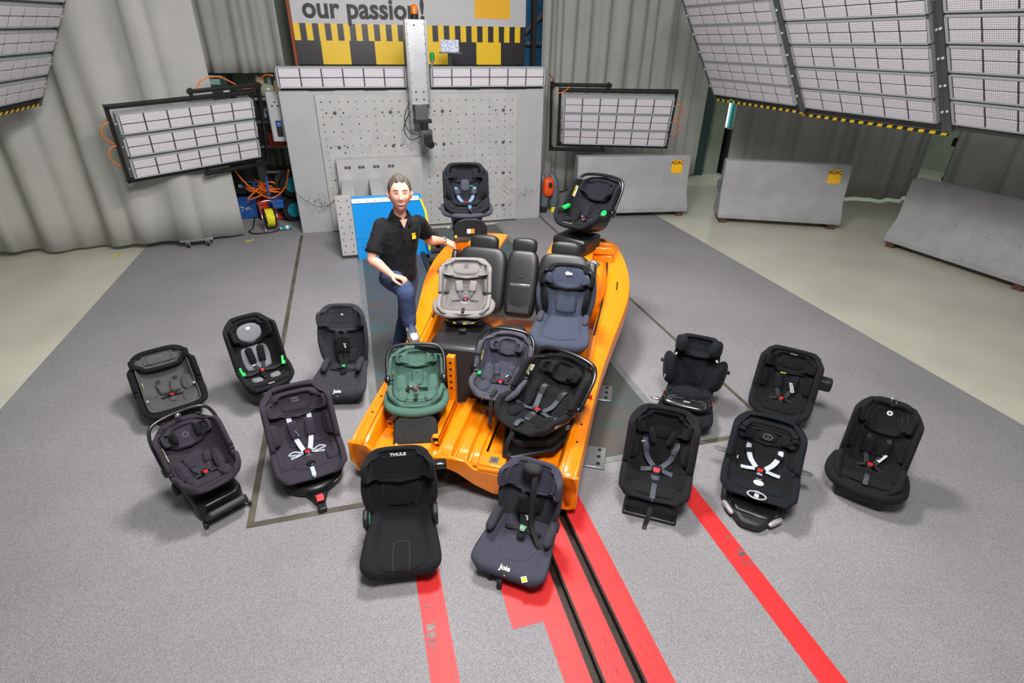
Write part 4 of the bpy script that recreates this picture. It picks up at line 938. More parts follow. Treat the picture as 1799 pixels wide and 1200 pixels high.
def seat_E(loc, rz):
    K = bkeys(h=.56, w=.21, d=.16, lean=26, yb=.12, zb=.21, sl=.34, rise=8, tw=.78, fl=-.005)
    r, s, s2 = convertible(loc, rz, 'plum-black swivel seat with silver-grey straps and a red release block at its foot', K, 'fab_purple', 'fab_purple', th=.04)
    h = Shell(hkeys(.275, .615, 26, .20, .175, .10, lip=.05, lb=.01, tw=.8)); h.sheet(.035, 'headrest', MATS['fab_purple'], r); liner(h, 'fab_purple', r, 0.014)
    pad(h, .5, 0, .085, .13, .024, 'head_cushion', MATS['fab_purple'], r, n=6, rc=.3)
    seam(h, [(.84, -.8), (.80, 0), (.84, .8)], MATS['seam_light'], r, .014)
    logo(h, .32, 0, 'britax', .022, MATS['emblem_grey'], r, off=.024); logo(h, .42, 0, 'römer', .022, MATS['emblem_grey'], r, off=.024)
    pad(s2, .48, 0, .13, .12, .014, 'back_insert', MATS['fab_purple'], r, n=6, rc=.2)
    pad(s2, .80, 0, .10, .10, .02, 'seat_insert', MATS['fab_purple'], r, n=5, rc=.3)
    for sg in (-1, 1): pad(s2, .70, sg*.6, .11, .06, .012, 'hip_cushion', MATS['fab_purple'], r, rc=.3)
    harness(s2, MATS['fab_purple'], MATS['web_silver'], r, q0=.34, q1=.54, qb=.70, tx=.26, tb=.08, lp=.085, wp=.038, h=.022, crotch=.82, off=.02, lapt=.5, strapw=.034)
    logo(s2, .47, -.13, 'britax römer', .013, MATS['emblem_grey'], r, off=.045, ang=-1.2)
    p, n, ta = s2.at(.86, 0, .012); mb = MB(); mb.lathe([(.0, 0), (.032, 0), (.034, .008), (.024, .014), (.012, .006), (0, .006)], 18, frame(p, (1, 0, 0), n)); mb.build('adjuster_boss', MATS['plastic_gloss'], r, smooth=True)
    for sg in (-1, 1): MB().tube([s2.at(.70, sg*.1, .03)[0], s2.at(.67, sg*.35, .05)[0], s2.at(.70, sg*.5, .03)[0], s2.at(.72, sg*.3, .04)[0]], .006, 6, smooth=4).build('strap_loop', MATS['web_silver'], r, smooth=True)
    warn(s2, .44, -.87, .075, .018, r)
    mb = MB(); mb.lathe([(0, 0), (.20, 0), (.225, .02), (.23, .06), (.215, .09), (.19, .105), (0, .105)], 32, Matrix.Translation((0, 0, .012)) @ Matrix.Diagonal((1, 1.12, 1, 1))); mb.build('swivel_base', MATS['plastic'], r, smooth=True)
    mb = MB(); mb.prism([(-.10, 0), (.10, 0), (.05, -.10), (.032, -.16), (-.032, -.16), (-.05, -.10)], .03, .075, Matrix.Translation((0, -.2, .0))); mb.build('leg_housing', MATS['plastic'], r, bev=.015)
    box_part('release_block', MATS['red_plastic'], r, (0, -.335, .082), (.05, .055, .035), rx=.5, bev=.006)['label'] = 'glossy red release block'
    box_part('support_foot', MATS['plastic'], r, (0, -.39, .03), (.055, .07, .05), bev=.01)
    mb = MB()
    for i in range(22): a = -1.0+i*.07; mb.cbox((.233*math.cos(a), .233*math.sin(a)*1.12, .085), (.004, .009, .006), a)
    mb.build('scale_marks', MATS['label_white'], r)
    return r
def seat_F(loc, rz):
    r, s, b, h = highback(loc, rz, 'black high-back booster without harness, white lettering on headrest, in front of the orange body', 'fab_black', 'fab_black', seatw=.205, seatd=.40, backw=.205, lean=14, h=.47, zt=.19, head=(.60, .195, .24, .12), bd=.11, arm=False)
    liner(h, 'fab_black', r, .014)
    seam(h, [(.06, -.5), (.20, -.40), (.24, 0), (.20, .40), (.06, .5)], MATS['seam_light'], r, .0125)
    for sg in (-1, 1): seam(h, [(.24, sg*.28), (.5, sg*.26), (.88, sg*.3)], MATS['seam_dark'], r, .013); seam(h, [(.1, sg*.66), (.4, sg*.70), (.88, sg*.70)], MATS['seam_light'], r, .0125)
    logo(h, .15, 0, 'THULE', .034, MATS['label_white'], r, off=.018, bold=.0016, sx=1)
    pad(b, .62, 0, .14, .125, .018, 'back_cushion', MATS['fab_black'], r, n=7, rc=.18)
    for sg in (-1, 1): seam(b, [(.42, sg*.40), (.6, sg*.47), (.85, sg*.42)], MATS['seam_light'], r, .016)
    seam(s, [(.95, -.32), (.6, -.30), (.52, -.15), (.52, .15), (.6, .30), (.95, .32)], MATS['seam_light'], r, .002)
    seam(s, [(.8, -.96), (.9, -.7), (.93, 0), (.9, .7), (.8, .96)], MATS['seam_dark'], r, .003, .0025)
    for sg in (-1, 1):
        mb = MB(); mb.prism([(.08, .19), (.02, .17), (-.04, .30), (-.02, .36), (.04, .38), (.10, .33)], 0, .03, Matrix(((0, 0, 1, sg*.22-.015), (1, 0, 0, 0), (0, 1, 0, 0), (0, 0, 0, 1)))); mb.build('armrest', MATS['plastic_mat'], r, bev=.01)
        mb = MB(); mb.prism([(.10, .17), (-.0, .16), (.0, .22), (.05, .29), (.09, .3)], 0, .008, Matrix(((0, 0, 1, sg*.205-.004), (1, 0, 0, 0), (0, 1, 0, 0), (0, 0, 0, 1)))); mb.build('belt_guide', MATS['guide_mint'], r)['label'] = 'mint green belt guide'
    MB().box(.2, .31, .24, .30, .5, .56).build('side_protector', MATS['plastic_gloss'], r, bev=.012)
    return r
def seat_G(loc, rz):
    r, s, b, h = highback(loc, rz, 'charcoal high-back seat with black strap bundle over its headrest, beside the red rails', 'fab_char', 'fab_slate', seatw=.235, seatd=.42, backw=.20, lean=14, h=.48, zt=.18, head=(.60, .20, .25, .14), bd=.10, arm=False, seatm='fab_slate')
    liner(h, 'fab_slate', r, .014)
    for sg in (-1, 1): pad(h, .55, sg*.70, .12, .05, .034, 'head_wing', MATS['fab_slate'], r, n=4, rc=.5)
    seam(h, [(.95, -.5), (.5, -.45), (.2, -.4), (.14, 0), (.2, .4), (.5, .45), (.9, .5)], MATS['seam_light'], r, .0135)
    for sg in (-1, 1): armrest(r, sg*.215, MATS['fab_char'], y0=.12, y1=-.10, z=.30, drop=.10, r=.034)
    pad(b, .60, 0, .13, .10, .02, 'back_cushion', MATS['fab_black'], r, n=6, rc=.15)
    s3 = Shell([(.155, .60, .12, .01), (.13, .45, .14, .01), (.10, .29, .14, .01), (.05, .22, .14, .01), (-.08, .20, .14, .01), (-.2, .19, .13, .01)])
    harness(s3, MATS['fab_black'], MATS['web_black'], r, q0=.12, q1=.42, qb=.64, tx=.32, tb=.05, lp=.09, wp=.042, h=.028, crotch=0, off=.024, lapt=1.0, btn='btn_green', bs=1.1)
    logo(s3, .42, .13, 'Joie', .03, MATS['label_white'], r, off=.055, ang=-1.4)
    seam(s, [(.25, -.72), (.55, -.66), (.72, -.3), (.74, .1), (.66, .55), (.45, .82)], MATS['seam_light'], r, .003)
    logo(s, .88, -.05, 'Joie', .05, MATS['label_white'], r, off=.004, bold=.0014); logo(s, .97, -.0, 'v', .022, MATS['label_white'], r, off=.004)
    # black strap bundle hanging over the headrest
    o = blob((.0, .19, .735), (.075, .055, .045), 'strap_bundle', MATS['web_black'], r, e=2.3, M=RX(.3)); o['label'] = 'folded black strap bundle'
    for x in (.02, .032, .045): MB().tube([(x, .17, .72), (x+.005, .11, .62), (x+.008, .07, .45), (x+.03, .03, .3), (x+.11, -.06, .22), (x+.17, -.1, .16)], .006, 6, smooth=5, flat=(1.4, .5)).build('loose_strap', MATS['web_black'], r, smooth=True)
    p, n, ta = s.at(.93, .80, .006); M = frame(p, (1, 0, 0), n) @ RZ(.5); mb = MB(); mb.box(-.02, .02, -.02, .02, 0, .002, M); t = mb.build('diamond_tag', MATS['label_white'], r); MB().box(-.015, .015, -.015, .015, .002, .003, M).build('tag_print', MATS['label_yellow'], t)
    decal(b, .55, .90, .028, .008, 'side_tag', [MATS['label_yellow'], MATS['label_white']], r, .004, 2)
    for (x, y) in ((-.12, -.3), (-.03, -.345), (.19, -.17)): MB().box(x-.016, x+.016, y-.02, y+.01, 0, .09).build('strap_end', MATS['web_black'], r, bev=.004)
    return r
def seat_H(loc, rz):
    K = bkeys(h=.55, w=.195, d=.15, lean=18, yb=.12, zb=.22, sl=.30, rise=6, tw=.78, fl=.0)
    r, s, s2 = convertible(loc, rz, 'plain black shell seat with grey belts and a strap trailing from its front', K, 'fab_black', 'fab_deep', th=.045)
    h = Shell(hkeys(.245, .64, 18, .22, .155, .10, lip=.04, lb=.015)); h.sheet(.03, 'headrest', MATS['fab_deep'], r); liner(h, 'fab_deep', r, 0.014)
    pad(s2, .27, -0.0, .07, .075, .03, 'newborn_cushion', MATS['fab_deep'], r, n=3, rc=.1)
    for sg in (-1, 1): pad(s2, .32, sg*.25, .085, .022, .06, 'head_wing', MATS['fab_deep'], r, n=4, rc=.3, rot=-sg*.2)
    seam(h, [(.85, -.75), (.25, -.68), (.1, -.3), (.1, .3), (.25, .68), (.85, .75)], MATS['seam_light'], r, .0125)
    harness(s2, MATS['web_slate'], MATS['web_slate'], r, q0=.40, q1=.48, qb=.68, tx=.45, tb=.08, lp=.035, wp=.024, h=.012, crotch=0, off=.03, strapw=.036, bs=1.3, lapt=.5)
    for sg in (-1, 1): pad(s2, .78, sg*.38, .05, .065, .02, 'thigh_cushion', MATS['fab_deep'], r, rc=.3)
    for sg in (-1, 1): pad(s2, .50, sg*.66, .12, .03, .02, 'side_cushion', MATS['fab_deep'], r, rc=.3)
    pad(s, .91, 0, .06, .15, .03, 'front_panel', MATS['fab_grey2'] if False else MATS['fab_black'], r, n=8, rc=.1)
    strap(s, [(.86, 0, .036), (.92, 0, .036), (.99, 0, .02), (1.04, 0, .0)], .034, .0, 'adjuster_strap', MATS['web_slate'], r)
    rib([(0, -.245, .18), (-.005, -.275, .11), (-.015, -.295, .03), (-.02, -.32, .008)], [(0, -1, .2), (0, -1, .1), (0, -1, .2), (0, -.6, .8)], .03, 'trailing_strap', MATS['web_black'], r)
    for q, t, nm in ((.60, -.97, 'red_tag'),): decal(s, q, t, .01, .018, 'side_tag', [MATS['label_red'], MATS['orange_plastic']], r, .004, 2)['label'] = 'small red and orange tag'
    decal(s2, .42, -.9, .05, .006, 'side_label', MATS['label_yellow'], r, .008)
    logo(s2, .375, -.55, 'cybex', .014, MATS['label_white'], r, off=.045)
    box_part('base', MATS['plastic_mat'], r, (0, .02, .08), (.34, .42, .16), bev=.03); box_part('base_plate', MATS['plastic'], r, (0, -.01, .02), (.36, .44, .04), bev=.015)
    return r
def seat_I(loc, rz):
    r, s, b, h = highback(loc, rz, 'black booster with spread side wings and an impact shield across its lap', 'fab_navyblack', 'fab_navyblack', seatw=.18, seatd=.36, backw=.15, lean=16, h=.50, zt=.18, head=(.66, .15, .17, .03), bd=.04, arm=False)
    for sg in (-1, 1):
        M = RZ(sg*-.35) @ RX(-.22)
        o = blob((sg*.20, .17, .42), (.045, .085, .165), 'side_wing', MATS['fab_navyblack'], r, e=2.6, M=M)
        o = blob((sg*.135, .20, .71), (.045, .07, .085), 'head_wing', MATS['fab_navyblack'], r, e=2.6, M=RZ(sg*-.3) @ RX(-.2))
        MB().tube([(sg*.235, .22, .46), (sg*.275, .22, .45)], [.024, .018], 10).build('side_protector', MATS['plastic_mat'], r, smooth=True)
        MB().tube([(sg*.155, .14, .63), (sg*.165, .12, .615)], .008, 8).build('wing_joint', MATS['silver_plastic'], r)
    p, n, ta = h.at(.4, 0, .004); ring_logo(h, .4, 0, .03, MATS['fab_slate'], r, w=.003)
    for k in range(3): seam(b, [(.5, -.5), (.62+k*.05, -.3), (.64+k*.05, .3), (.5, .5)], MATS['seam_dark'], r, .003)
    pad(b, .62, 0, .13, .10, .014, 'back_cushion', MATS['fab_navyblack'], r, n=6, rc=.2)
    # impact shield
    blob((0, -.06, .285), (.135, .075, .10), 'shield_cushion', MATS['fab_navyblack'], r, e=2.6)
    sh = blob((0, -.10, .255), (.20, .10, .055), 'impact_shield', MATS['plastic_gloss'], r, e=3.5, M=RX(.25))
    mb = MB(); P = []
    for kk, (aa, bb) in enumerate(((.145, .045), (.125, .03))):
        mb.tube([(aa*math.copysign(abs(math.cos(t*PI/12))**.5, math.cos(t*PI/12)), -.155+bb*math.copysign(abs(math.sin(t*PI/12))**.6, math.sin(t*PI/12))*.8, .292+bb*math.sin(t*PI/12)*.7) for t in range(24)], .0018, 5, closed=True)
    mb.build('shield_seam', MATS['emblem_grey'], sh, smooth=True)
    text('lettering', 'cybex', .022, MATS['label_white'], frame((0, -.155, .302), (1, 0, 0), (0, -.6, .8)), r)
    for sg in (-1, 1): box_part('shield_clip', MATS['btn_red'], r, (sg*.19, -.09, .265), (.012, .05, .05), bev=.004); box_part('shield_buckle', MATS['plastic'], r, (sg*.175, -.10, .275), (.03, .08, .05), bev=.01)
    # chrome support arm left
    MB().tube([(-.14, .02, .10), (-.22, .0, .13), (-.285, -.01, .14)], [.02, .022, .012], 10, flat=(1, 1), smooth=4).build('isofix_arm', MATS['chrome'], r, smooth=True)
    decal(b, .5, -.9, .02, .01, 'side_tag', [MATS['label_yellow'], MATS['label_white']], r, .06, 2) if False else box_part('side_tag', MATS['label_white'], r, (-.215, .085, .36), (.004, .022, .03), bev=0)
    for (x, z) in ((.0, 0),): pad(s, .85, 0, .05, .16, .02, 'front_cushion', MATS['fab_black'], r, rc=.3)
    return r
def seat_J(loc, rz):
    K = bkeys(h=.50, w=.20, d=.13, lean=22, yb=.12, zb=.18, sl=.30, rise=6, tw=.84, fl=.01)
    r, s, s2 = convertible(loc, rz, 'black seat with big white capital letters on its right shoulder pad', K, 'fab_black', 'fab_deep', th=.045)
    h = Shell(hkeys(.25, .56, 22, .19, .165, .09, lip=.03, lb=.02, tw=.85)); h.sheet(.035, 'headrest', MATS['fab_deep'], r); liner(h, 'fab_deep', r, 0.014)
    pad(h, .5, 0, .075, .12, .026, 'head_cushion', MATS['fab_deep'], r, n=5, rc=.3)
    harness(s2, MATS['fab_black'], MATS['web_black'], r, q0=.38, q1=.50, qb=.70, tx=.28, tb=.1, lp=.085, wp=.036, h=.018, crotch=0, off=.03, lapt=.5)
    logo(s2, .48, .22, 'AXKID', .04, MATS['label_white'], r, off=.056, ang=-1.25, bold=.001, sx=.9)
    warn(s2, .46, -.70, .05, .016, r, off=.01)
    for sg in (-1, 1): pad(s2, .76, sg*.5, .06, .05, .03, 'thigh_cushion', MATS['fab_deep'], r, rc=.3)
    pad(s2, .90, 0, .05, .14, .035, 'front_cushion', MATS['fab_deep'], r, rc=.3)
    box_part('top_tag', MATS['plastic_grey'], r, (0, .20, .705), (.06, .012, .012), bev=.004)
    box_part('yellow_clip', MATS['label_yellow'], r, (-.04, .12, .50), (.045, .006, .006), bev=0)
    blob((.285, .17, .46), (.06, .05, .07), 'side_protector', MATS['plastic_mat'], r, e=5)
    box_part('protector_arm', MATS['plastic'], r, (.235, .17, .47), (.05, .05, .06), bev=.008)
    box_part('base', MATS['plastic'], r, (0, .0, .07), (.36, .42, .14), bev=.03); iso_arms(r, .06, .15, .2, .32)
    return r
def seat_K(loc, rz):
    K = bkeys(h=.50, w=.205, d=.17, lean=30, yb=.13, zb=.24, sl=.34, rise=12, tw=.8, fl=-.01)
    r, s, s2 = convertible(loc, rz, 'black reclined seat with white straps, folded canopy and pointed grey base', K, 'fab_navyblack', 'fab_deep', th=.04)
    h = Shell(hkeys(.27, .56, 30, .155, .155, .085, lip=.02, lb=.01)); h.sheet(.03, 'headrest', MATS['fab_navyblack'], r); liner(h, 'fab_deep', r, 0.014)
    for sg in (-1, 1): pad(h, .5, sg*.62, .065, .05, .04, 'head_wing', MATS['fab_deep'], r, rc=.5)
    pad(h, .55, 0, .06, .07, .032, 'head_cushion', MATS['fab_deep'], r, rc=.4)
    ring_logo(h, .55, 0, .03, MATS['emblem_grey'], r, off=.034, w=.003, inner=[(-.012, -.02, .001), (.012, -.006, .001), (-.012, .006, .001), (.012, .02, .001)])
    # folded canopy: stacked arcs
    for k in range(4):
        pts = [s.at(.17-.035*k, t, .03+.006*k)[0] for t in (-.95, -.7, -.4, 0, .4, .7, .95)]
        MB().tube(pts, .022-.002*k, 8, smooth=4, flat=(1, 1)).build('canopy_fold', MATS['fab_black'], r, smooth=True)
    harness(s2, MATS['fab_deep'], MATS['web_silver'], r, q0=.42, q1=.46, qb=.66, tx=.38, tb=.1, lp=.022, wp=.034, h=.014, crotch=.84, off=.03, lapt=.62, bs=1.05)
    for o in list(r.children):
        if o.name.startswith(('harness_strap', 'adjuster', 'lap_strap')): o.data.materials[0] = MATS['white_plastic'] if False else MATS['web_white']
    for sg in (-1, 1): pad(s2, .56, sg*.72, .11, .05, .02, 'side_cushion', MATS['fab_black'], r, rc=.3)
    pad(s2, .88, 0, .05, .17, .03, 'front_bolster', MATS['fab_navyblack'], r, rc=.35)
    p, n, ta = s2.at(.86, 0, .034); mb = MB(); M = frame(p, (1, 0, 0), n); mb.lathe([(.0, 0), (.03, 0), (.033, .006), (.026, .01), (.018, .004), (0, .004)], 18, M); mb.build('adjuster_boss', MATS['white_plastic'], r, smooth=True)
    p, n, ta = s2.at(.985, 0, .02); M = frame(p, (1, 0, 0), n); MB().tube([M @ Vector((.055*math.cos(t*PI/12), .028*math.sin(t*PI/12), 0)) for t in range(24)], .007, 6, closed=True).build('silver_ring', MATS['silver_plastic'], r, smooth=True)
    warn(s, .18, -.86, .05, .018, r, off=.006)
    decal(s2, .56, -.72, .02, .018, 'side_tag', MATS['label_white'], r, .03)
    mb = MB(); mb.prism([(-.17, .24), (.17, .24), (.21, .0), (.20, -.16), (.06, -.37), (-.06, -.37), (-.20, -.16), (-.21, .0)], 0, .13); mb.build('base', MATS['plastic_mat'], r, bev=.03)
    mb = MB(); mb.prism([(-.10, -.30), (.10, -.30), (.15, -.2), (.17, -.05), (-.17, -.05), (-.15, -.2)], .125, .16); mb.build('base_collar', MATS['plastic'], r, bev=.02)
    for sg in (-1, 1):
        blob((sg*.145, -.265, .085), (.06, .016, .03), 'base_inlay', MATS['silver_plastic'], r, e=3, M=RZ(sg*.93))
        MB().tube([(sg*.22, .12, .36), (sg*.30, .12, .36), (sg*.315, .12, .36)], [.028, .02, .008], 10, flat=(1, .7)).build('side_protector', MATS['plastic_grey'], r, smooth=True)
        MB().ell((sg*.14, -.24, .135), (.004, .004, .004)).build('indicator', MATS['guide_green'], r)
    decal(s, .33, .93, .05, .015, 'symbol_strip', MATS['symbols'], r, .004)
    return r
def seat_L(loc, rz):
    K = bkeys(h=.50, w=.20, d=.14, lean=20, yb=.12, zb=.18, sl=.31, rise=4, tw=.8, fl=.0)
    r, s, s2 = convertible(loc, rz, 'black seat with white round emblem on headrest, farthest right on the carpet', K, 'fab_black', 'fab_deep', th=.035)
    h = Shell(hkeys(.255, .58, 20, .25, .155, .10, lip=.04, lb=.03, tw=.8)); h.sheet(.03, 'headrest', MATS['fab_black'], r); liner(h, 'fab_black', r, 0.014)
    seam(h, [(.85, -.72), (.4, -.66), (.12, -.4), (.08, 0), (.12, .4), (.4, .66), (.85, .72)], MATS['seam_light'], r, .013)
    seam(h, [(.7, -.5), (.4, -.42), (.25, -.25)], MATS['seam_light'], r, .013); seam(h, [(.7, .5), (.4, .42), (.25, .25)], MATS['seam_light'], r, .013)
    p, n, ta = h.at(.40, .02, .0165); M = frame(p, (1, 0, 0), n); mb = MB(); mb.lathe([(.009, .001), (.020, .001), (.020, 0)], 24, M); mb.cur = 0; mb.build('round_emblem', MATS['label_white'], r, fixn=False)
    MB().lathe([(0, .0008), (.0095, .0008)], 16, M).build('emblem_drop', MATS['print_black'], r, fixn=False)
    harness(s2, MATS['fab_deep'], MATS['web_black'], r, q0=.40, q1=.55, qb=.72, tx=.26, tb=.1, lp=.075, wp=.042, h=.022, crotch=0, off=.03, lapt=.55, bs=1.1)
    logo(s2, .57, .25, 'lionelo', .034, MATS['label_white'], r, off=.058, ang=1.1, bold=.001, sx=.9)
    for sg in (-1, 1): pad(s2, .40, sg*.26, .012, .02, .04, 'grey_loop', MATS['web_slate'], r, rc=.1)
    for sg in (-1, 1): pad(s2, .78, sg*.45, .07, .055, .03, 'thigh_cushion', MATS['fab_deep'], r, rc=.3)
    for sg in (-1, 1): pad(s2, .50, sg*.68, .10, .035, .02, 'side_cushion', MATS['fab_deep'], r, rc=.3)
    # wide front bumper
    mb = MB(); P = []
    mb.tube([(-.23, .05, .22), (-.245, -.06, .20), (-.235, -.17, .18), (-.16, -.24, .165), (0, -.265, .16), (.16, -.24, .165), (.235, -.17, .18), (.245, -.06, .20), (.23, .05, .22)], [.03, .042, .045, .045, .045, .045, .045, .042, .03], 12, smooth=5); mb.build('front_bumper', MATS['fab_black'], r, smooth=True)
    pad(s2, .93, 0, .05, .17, .02, 'front_cushion', MATS['fab_black'], r, rc=.2)
    strap(s2, [(.86, 0, .02), (.93, 0, .03), (1.0, 0, .03)], .034, .0, 'adjuster_strap', MATS['web_slate'], r)
    box_part('base', MATS['plastic'], r, (0, -.02, .07), (.36, .42, .14), bev=.04)
    box_part('base_rail', MATS['chrome'], r, (0, -.235, .10), (.17, .01, .014), bev=.002); box_part('icon_tag', MATS['label_white'], r, (-.17, -.262, .19), (.03, .004, .03), rz=-.4, rx=-.5, bev=.002)
    for sg in (-1, 1): box_part('belt_guide', MATS['guide_mint'], r, (sg*.215, .04, .30), (.014, .03, .05), bev=.004)
    mb = MB(); M = Matrix.Translation((0, .25, .735)) @ RX(-.3); mb.tube([M @ Vector(v) for v in ((-.018, 0, -.02), (-.018, 0, .03), (.018, 0, .03), (.018, 0, -.02))], .004, 6, closed=True); mb.tube([M @ Vector(v) for v in ((-.012, 0, -.02), (-.006, 0, -.045), (.006, 0, -.045), (.012, 0, -.02))], .003, 6); mb.build('tether_ring', MATS['chrome'], r, smooth=True)
    return r
def seat_M(loc, rz):
    K = bkeys(h=.48, w=.20, d=.17, lean=16, yb=.12, zb=.22, sl=.32, rise=8, tw=.82, fl=.0)
    r, s, s2 = convertible(loc, rz, 'dark slate seat with blue-grey webbing, left rear of the orange body', K, 'fab_navyblack', 'fab_navyblack', th=.035)
    h = Shell(hkeys(.225, .60, 16, .17, .16, .10, lip=.02, lb=.02)); h.sheet(.035, 'headrest', MATS['fab_navyblack'], r); liner(h, 'fab_navyblack', r, 0.014)
    for sg in (-1, 1): pad(h, .5, sg*.55, .075, .05, .036, 'head_wing', MATS['fab_navyblack'], r, rc=.3)
    pad(s2, .34, 0, .08, .05, .03, 'newborn_cushion', MATS['fab_slate'], r, rc=.3)
    harness(s2, MATS['fab_slate'], MATS['web_blue'], r, q0=.40, q1=.46, qb=.66, tx=.36, tb=.12, lp=.035, wp=.034, h=.022, crotch=0, off=.03, lapt=.5)
    # swooping side bolsters and front bar
    for sg in (-1, 1): MB().tube([s.at(.2, sg*1, .0)[0], s.at(.42, sg*.95, .02)[0], s.at(.62, sg*.75, .05)[0], s.at(.75, sg*.35, .05)[0], s.at(.78, 0, .05)[0]], [.025, .03, .034, .03, .026], 10, smooth=5).build('side_bolster', MATS['fab_navyblack'], r, smooth=True)
    MB().tube([(-.235, .06, .24), (-.235, -.10, .235), (-.19, -.2, .215), (0, -.235, .20), (.19, -.2, .215), (.235, -.10, .235), (.235, .06, .24)], .034, 10, smooth=5).build('front_bar', MATS['fab_slate'], r, smooth=True)
    logo(s2, .99, .35, 'nuna', .014, MATS['label_white'], r, off=.03) if False else None
    decal(h, .5, .93, .012, .016, 'blue_tag', [MATS['btn_blue'], MATS['label_white']], r, .004, 2); box_part('green_mark', MATS['guide_green'], r, (.06, .10, .48), (.035, .004, .006), bev=0)
    decal(s, .32, -.97, .03, .012, 'side_label', MATS['orange_plastic'], r, .004)
    for o in (blob((0, .03, .13), (.17, .2, .11), 'swivel_cup', MATS['plastic'], r, e=2.6),): pass
    mb = MB(); mb.prism([(-.17, 0), (.17, 0), (.17, .12), (.13, .205), (.06, .235), (-.06, .235), (-.13, .205), (-.17, .12)], 0, .04, Matrix.Translation((.02, -.25, -.06)) @ RX(PI/2-.12)); mb.build('load_leg_panel', MATS['plastic'], r, bev=.012)
    mb = MB(); M = Matrix.Translation((.02, -.25, -.06)) @ RX(PI/2-.12); mb.box(-.035, 0, .05, .105, .04, .042, M); t = mb.build('panel_label', MATS['label_white'], r); MB().box(0, .04, .05, .105, .04, .042, M).build('orange_label', MATS['orange_plastic'], r)
    box_part('base', MATS['plastic'], r, (0, .02, .03), (.32, .44, .10), bev=.02)
    for sg in (-1, 1): MB().ell((.02+sg*.15, -.30, -.04), (.013, .013, .02)).build('yellow_stud', MATS['label_yellow'], r, smooth=True)
    box_part('chrome_latch', MATS['chrome'], r, (-.20, -.14, .03), (.05, .05, .03), bev=.008)
    strap(s2, [(.96, .1, .06), (1.0, .15, .075), (1.05, .2, .05)], .03, 0, 'loose_strap', MATS['web_blue'], r)
    return r
def seat_N(loc, rz):
    r, s, s2, Hd = carrier(loc, rz, 'black infant carrier with bright green belt hooks, right rear of the orange body', 'fab_navyblack', 'fab_deep', lean=36, rise=16, zb=.16, h=.44, w=.20, headw=.15, hl=.36, ha=36, hr=.016, sl=.34, headm='fab_navyblack', headh=.18)
    pad(s2, .40, 0, .055, .06, .03, 'newborn_cushion', MATS['fab_deep'], r, rc=.4)
    harness(s2, MATS['fab_navyblack'], MATS['web_black'], r, q0=.42, q1=.53, qb=.70, tx=.22, tb=.1, lp=.06, wp=.045, h=.02, crotch=0, off=.026)
    for sg in (-1, 1):
        p = s.at(.56, sg*1.0, .012)[0]; M = Matrix.Translation(p) @ RZ(sg*.25) @ RX(.25)
        mb = MB(); mb.prism([(-.02, -.045), (.02, -.045), (.026, .0), (.016, .045), (-.016, .045), (-.026, .0)], -.012, .02, M); mb.build('belt_hook', MATS['guide_green'], r, bev=.007)['label'] = 'bright green belt hook'
    warn(s, .25, -.84, .055, .02, r, off=.006)
    logo(s, 1.0, -.2, 'kinderkraft', .02, MATS['label_white'], r, off=.01); logo(s2, .56, -.2, 'k', .02, MATS['label_white'], r, off=.05)
    text('lettering', 'ISO', .035, MATS['emblem_grey'], frame((.225, -.06, .25), (0, -1, .3), (1, 0, .2)), r)
    mb = MB(); mb.prism([(-.18, -.28), (.18, -.28), (.17, .06), (-.17, .06)], -.04, .12); mb.build('base', MATS['plastic'], r, bev=.03)
    mb = MB(); mb.prism([(-.17, -.02), (.17, -.02), (.15, .12), (-.15, .12)], 0, .02, Matrix.Translation((0, -.28, -.02)) @ RX(PI/2)); mb.build('base_front', MATS['plastic'], r, bev=.008)
    box_part('base_label', MATS['label_white'], r, (-.06, -.302, .04), (.08, .003, .045), bev=0); box_part('orange_label', MATS['orange_plastic'], r, (.035, -.302, .04), (.04, .003, .045), bev=0)
    return r
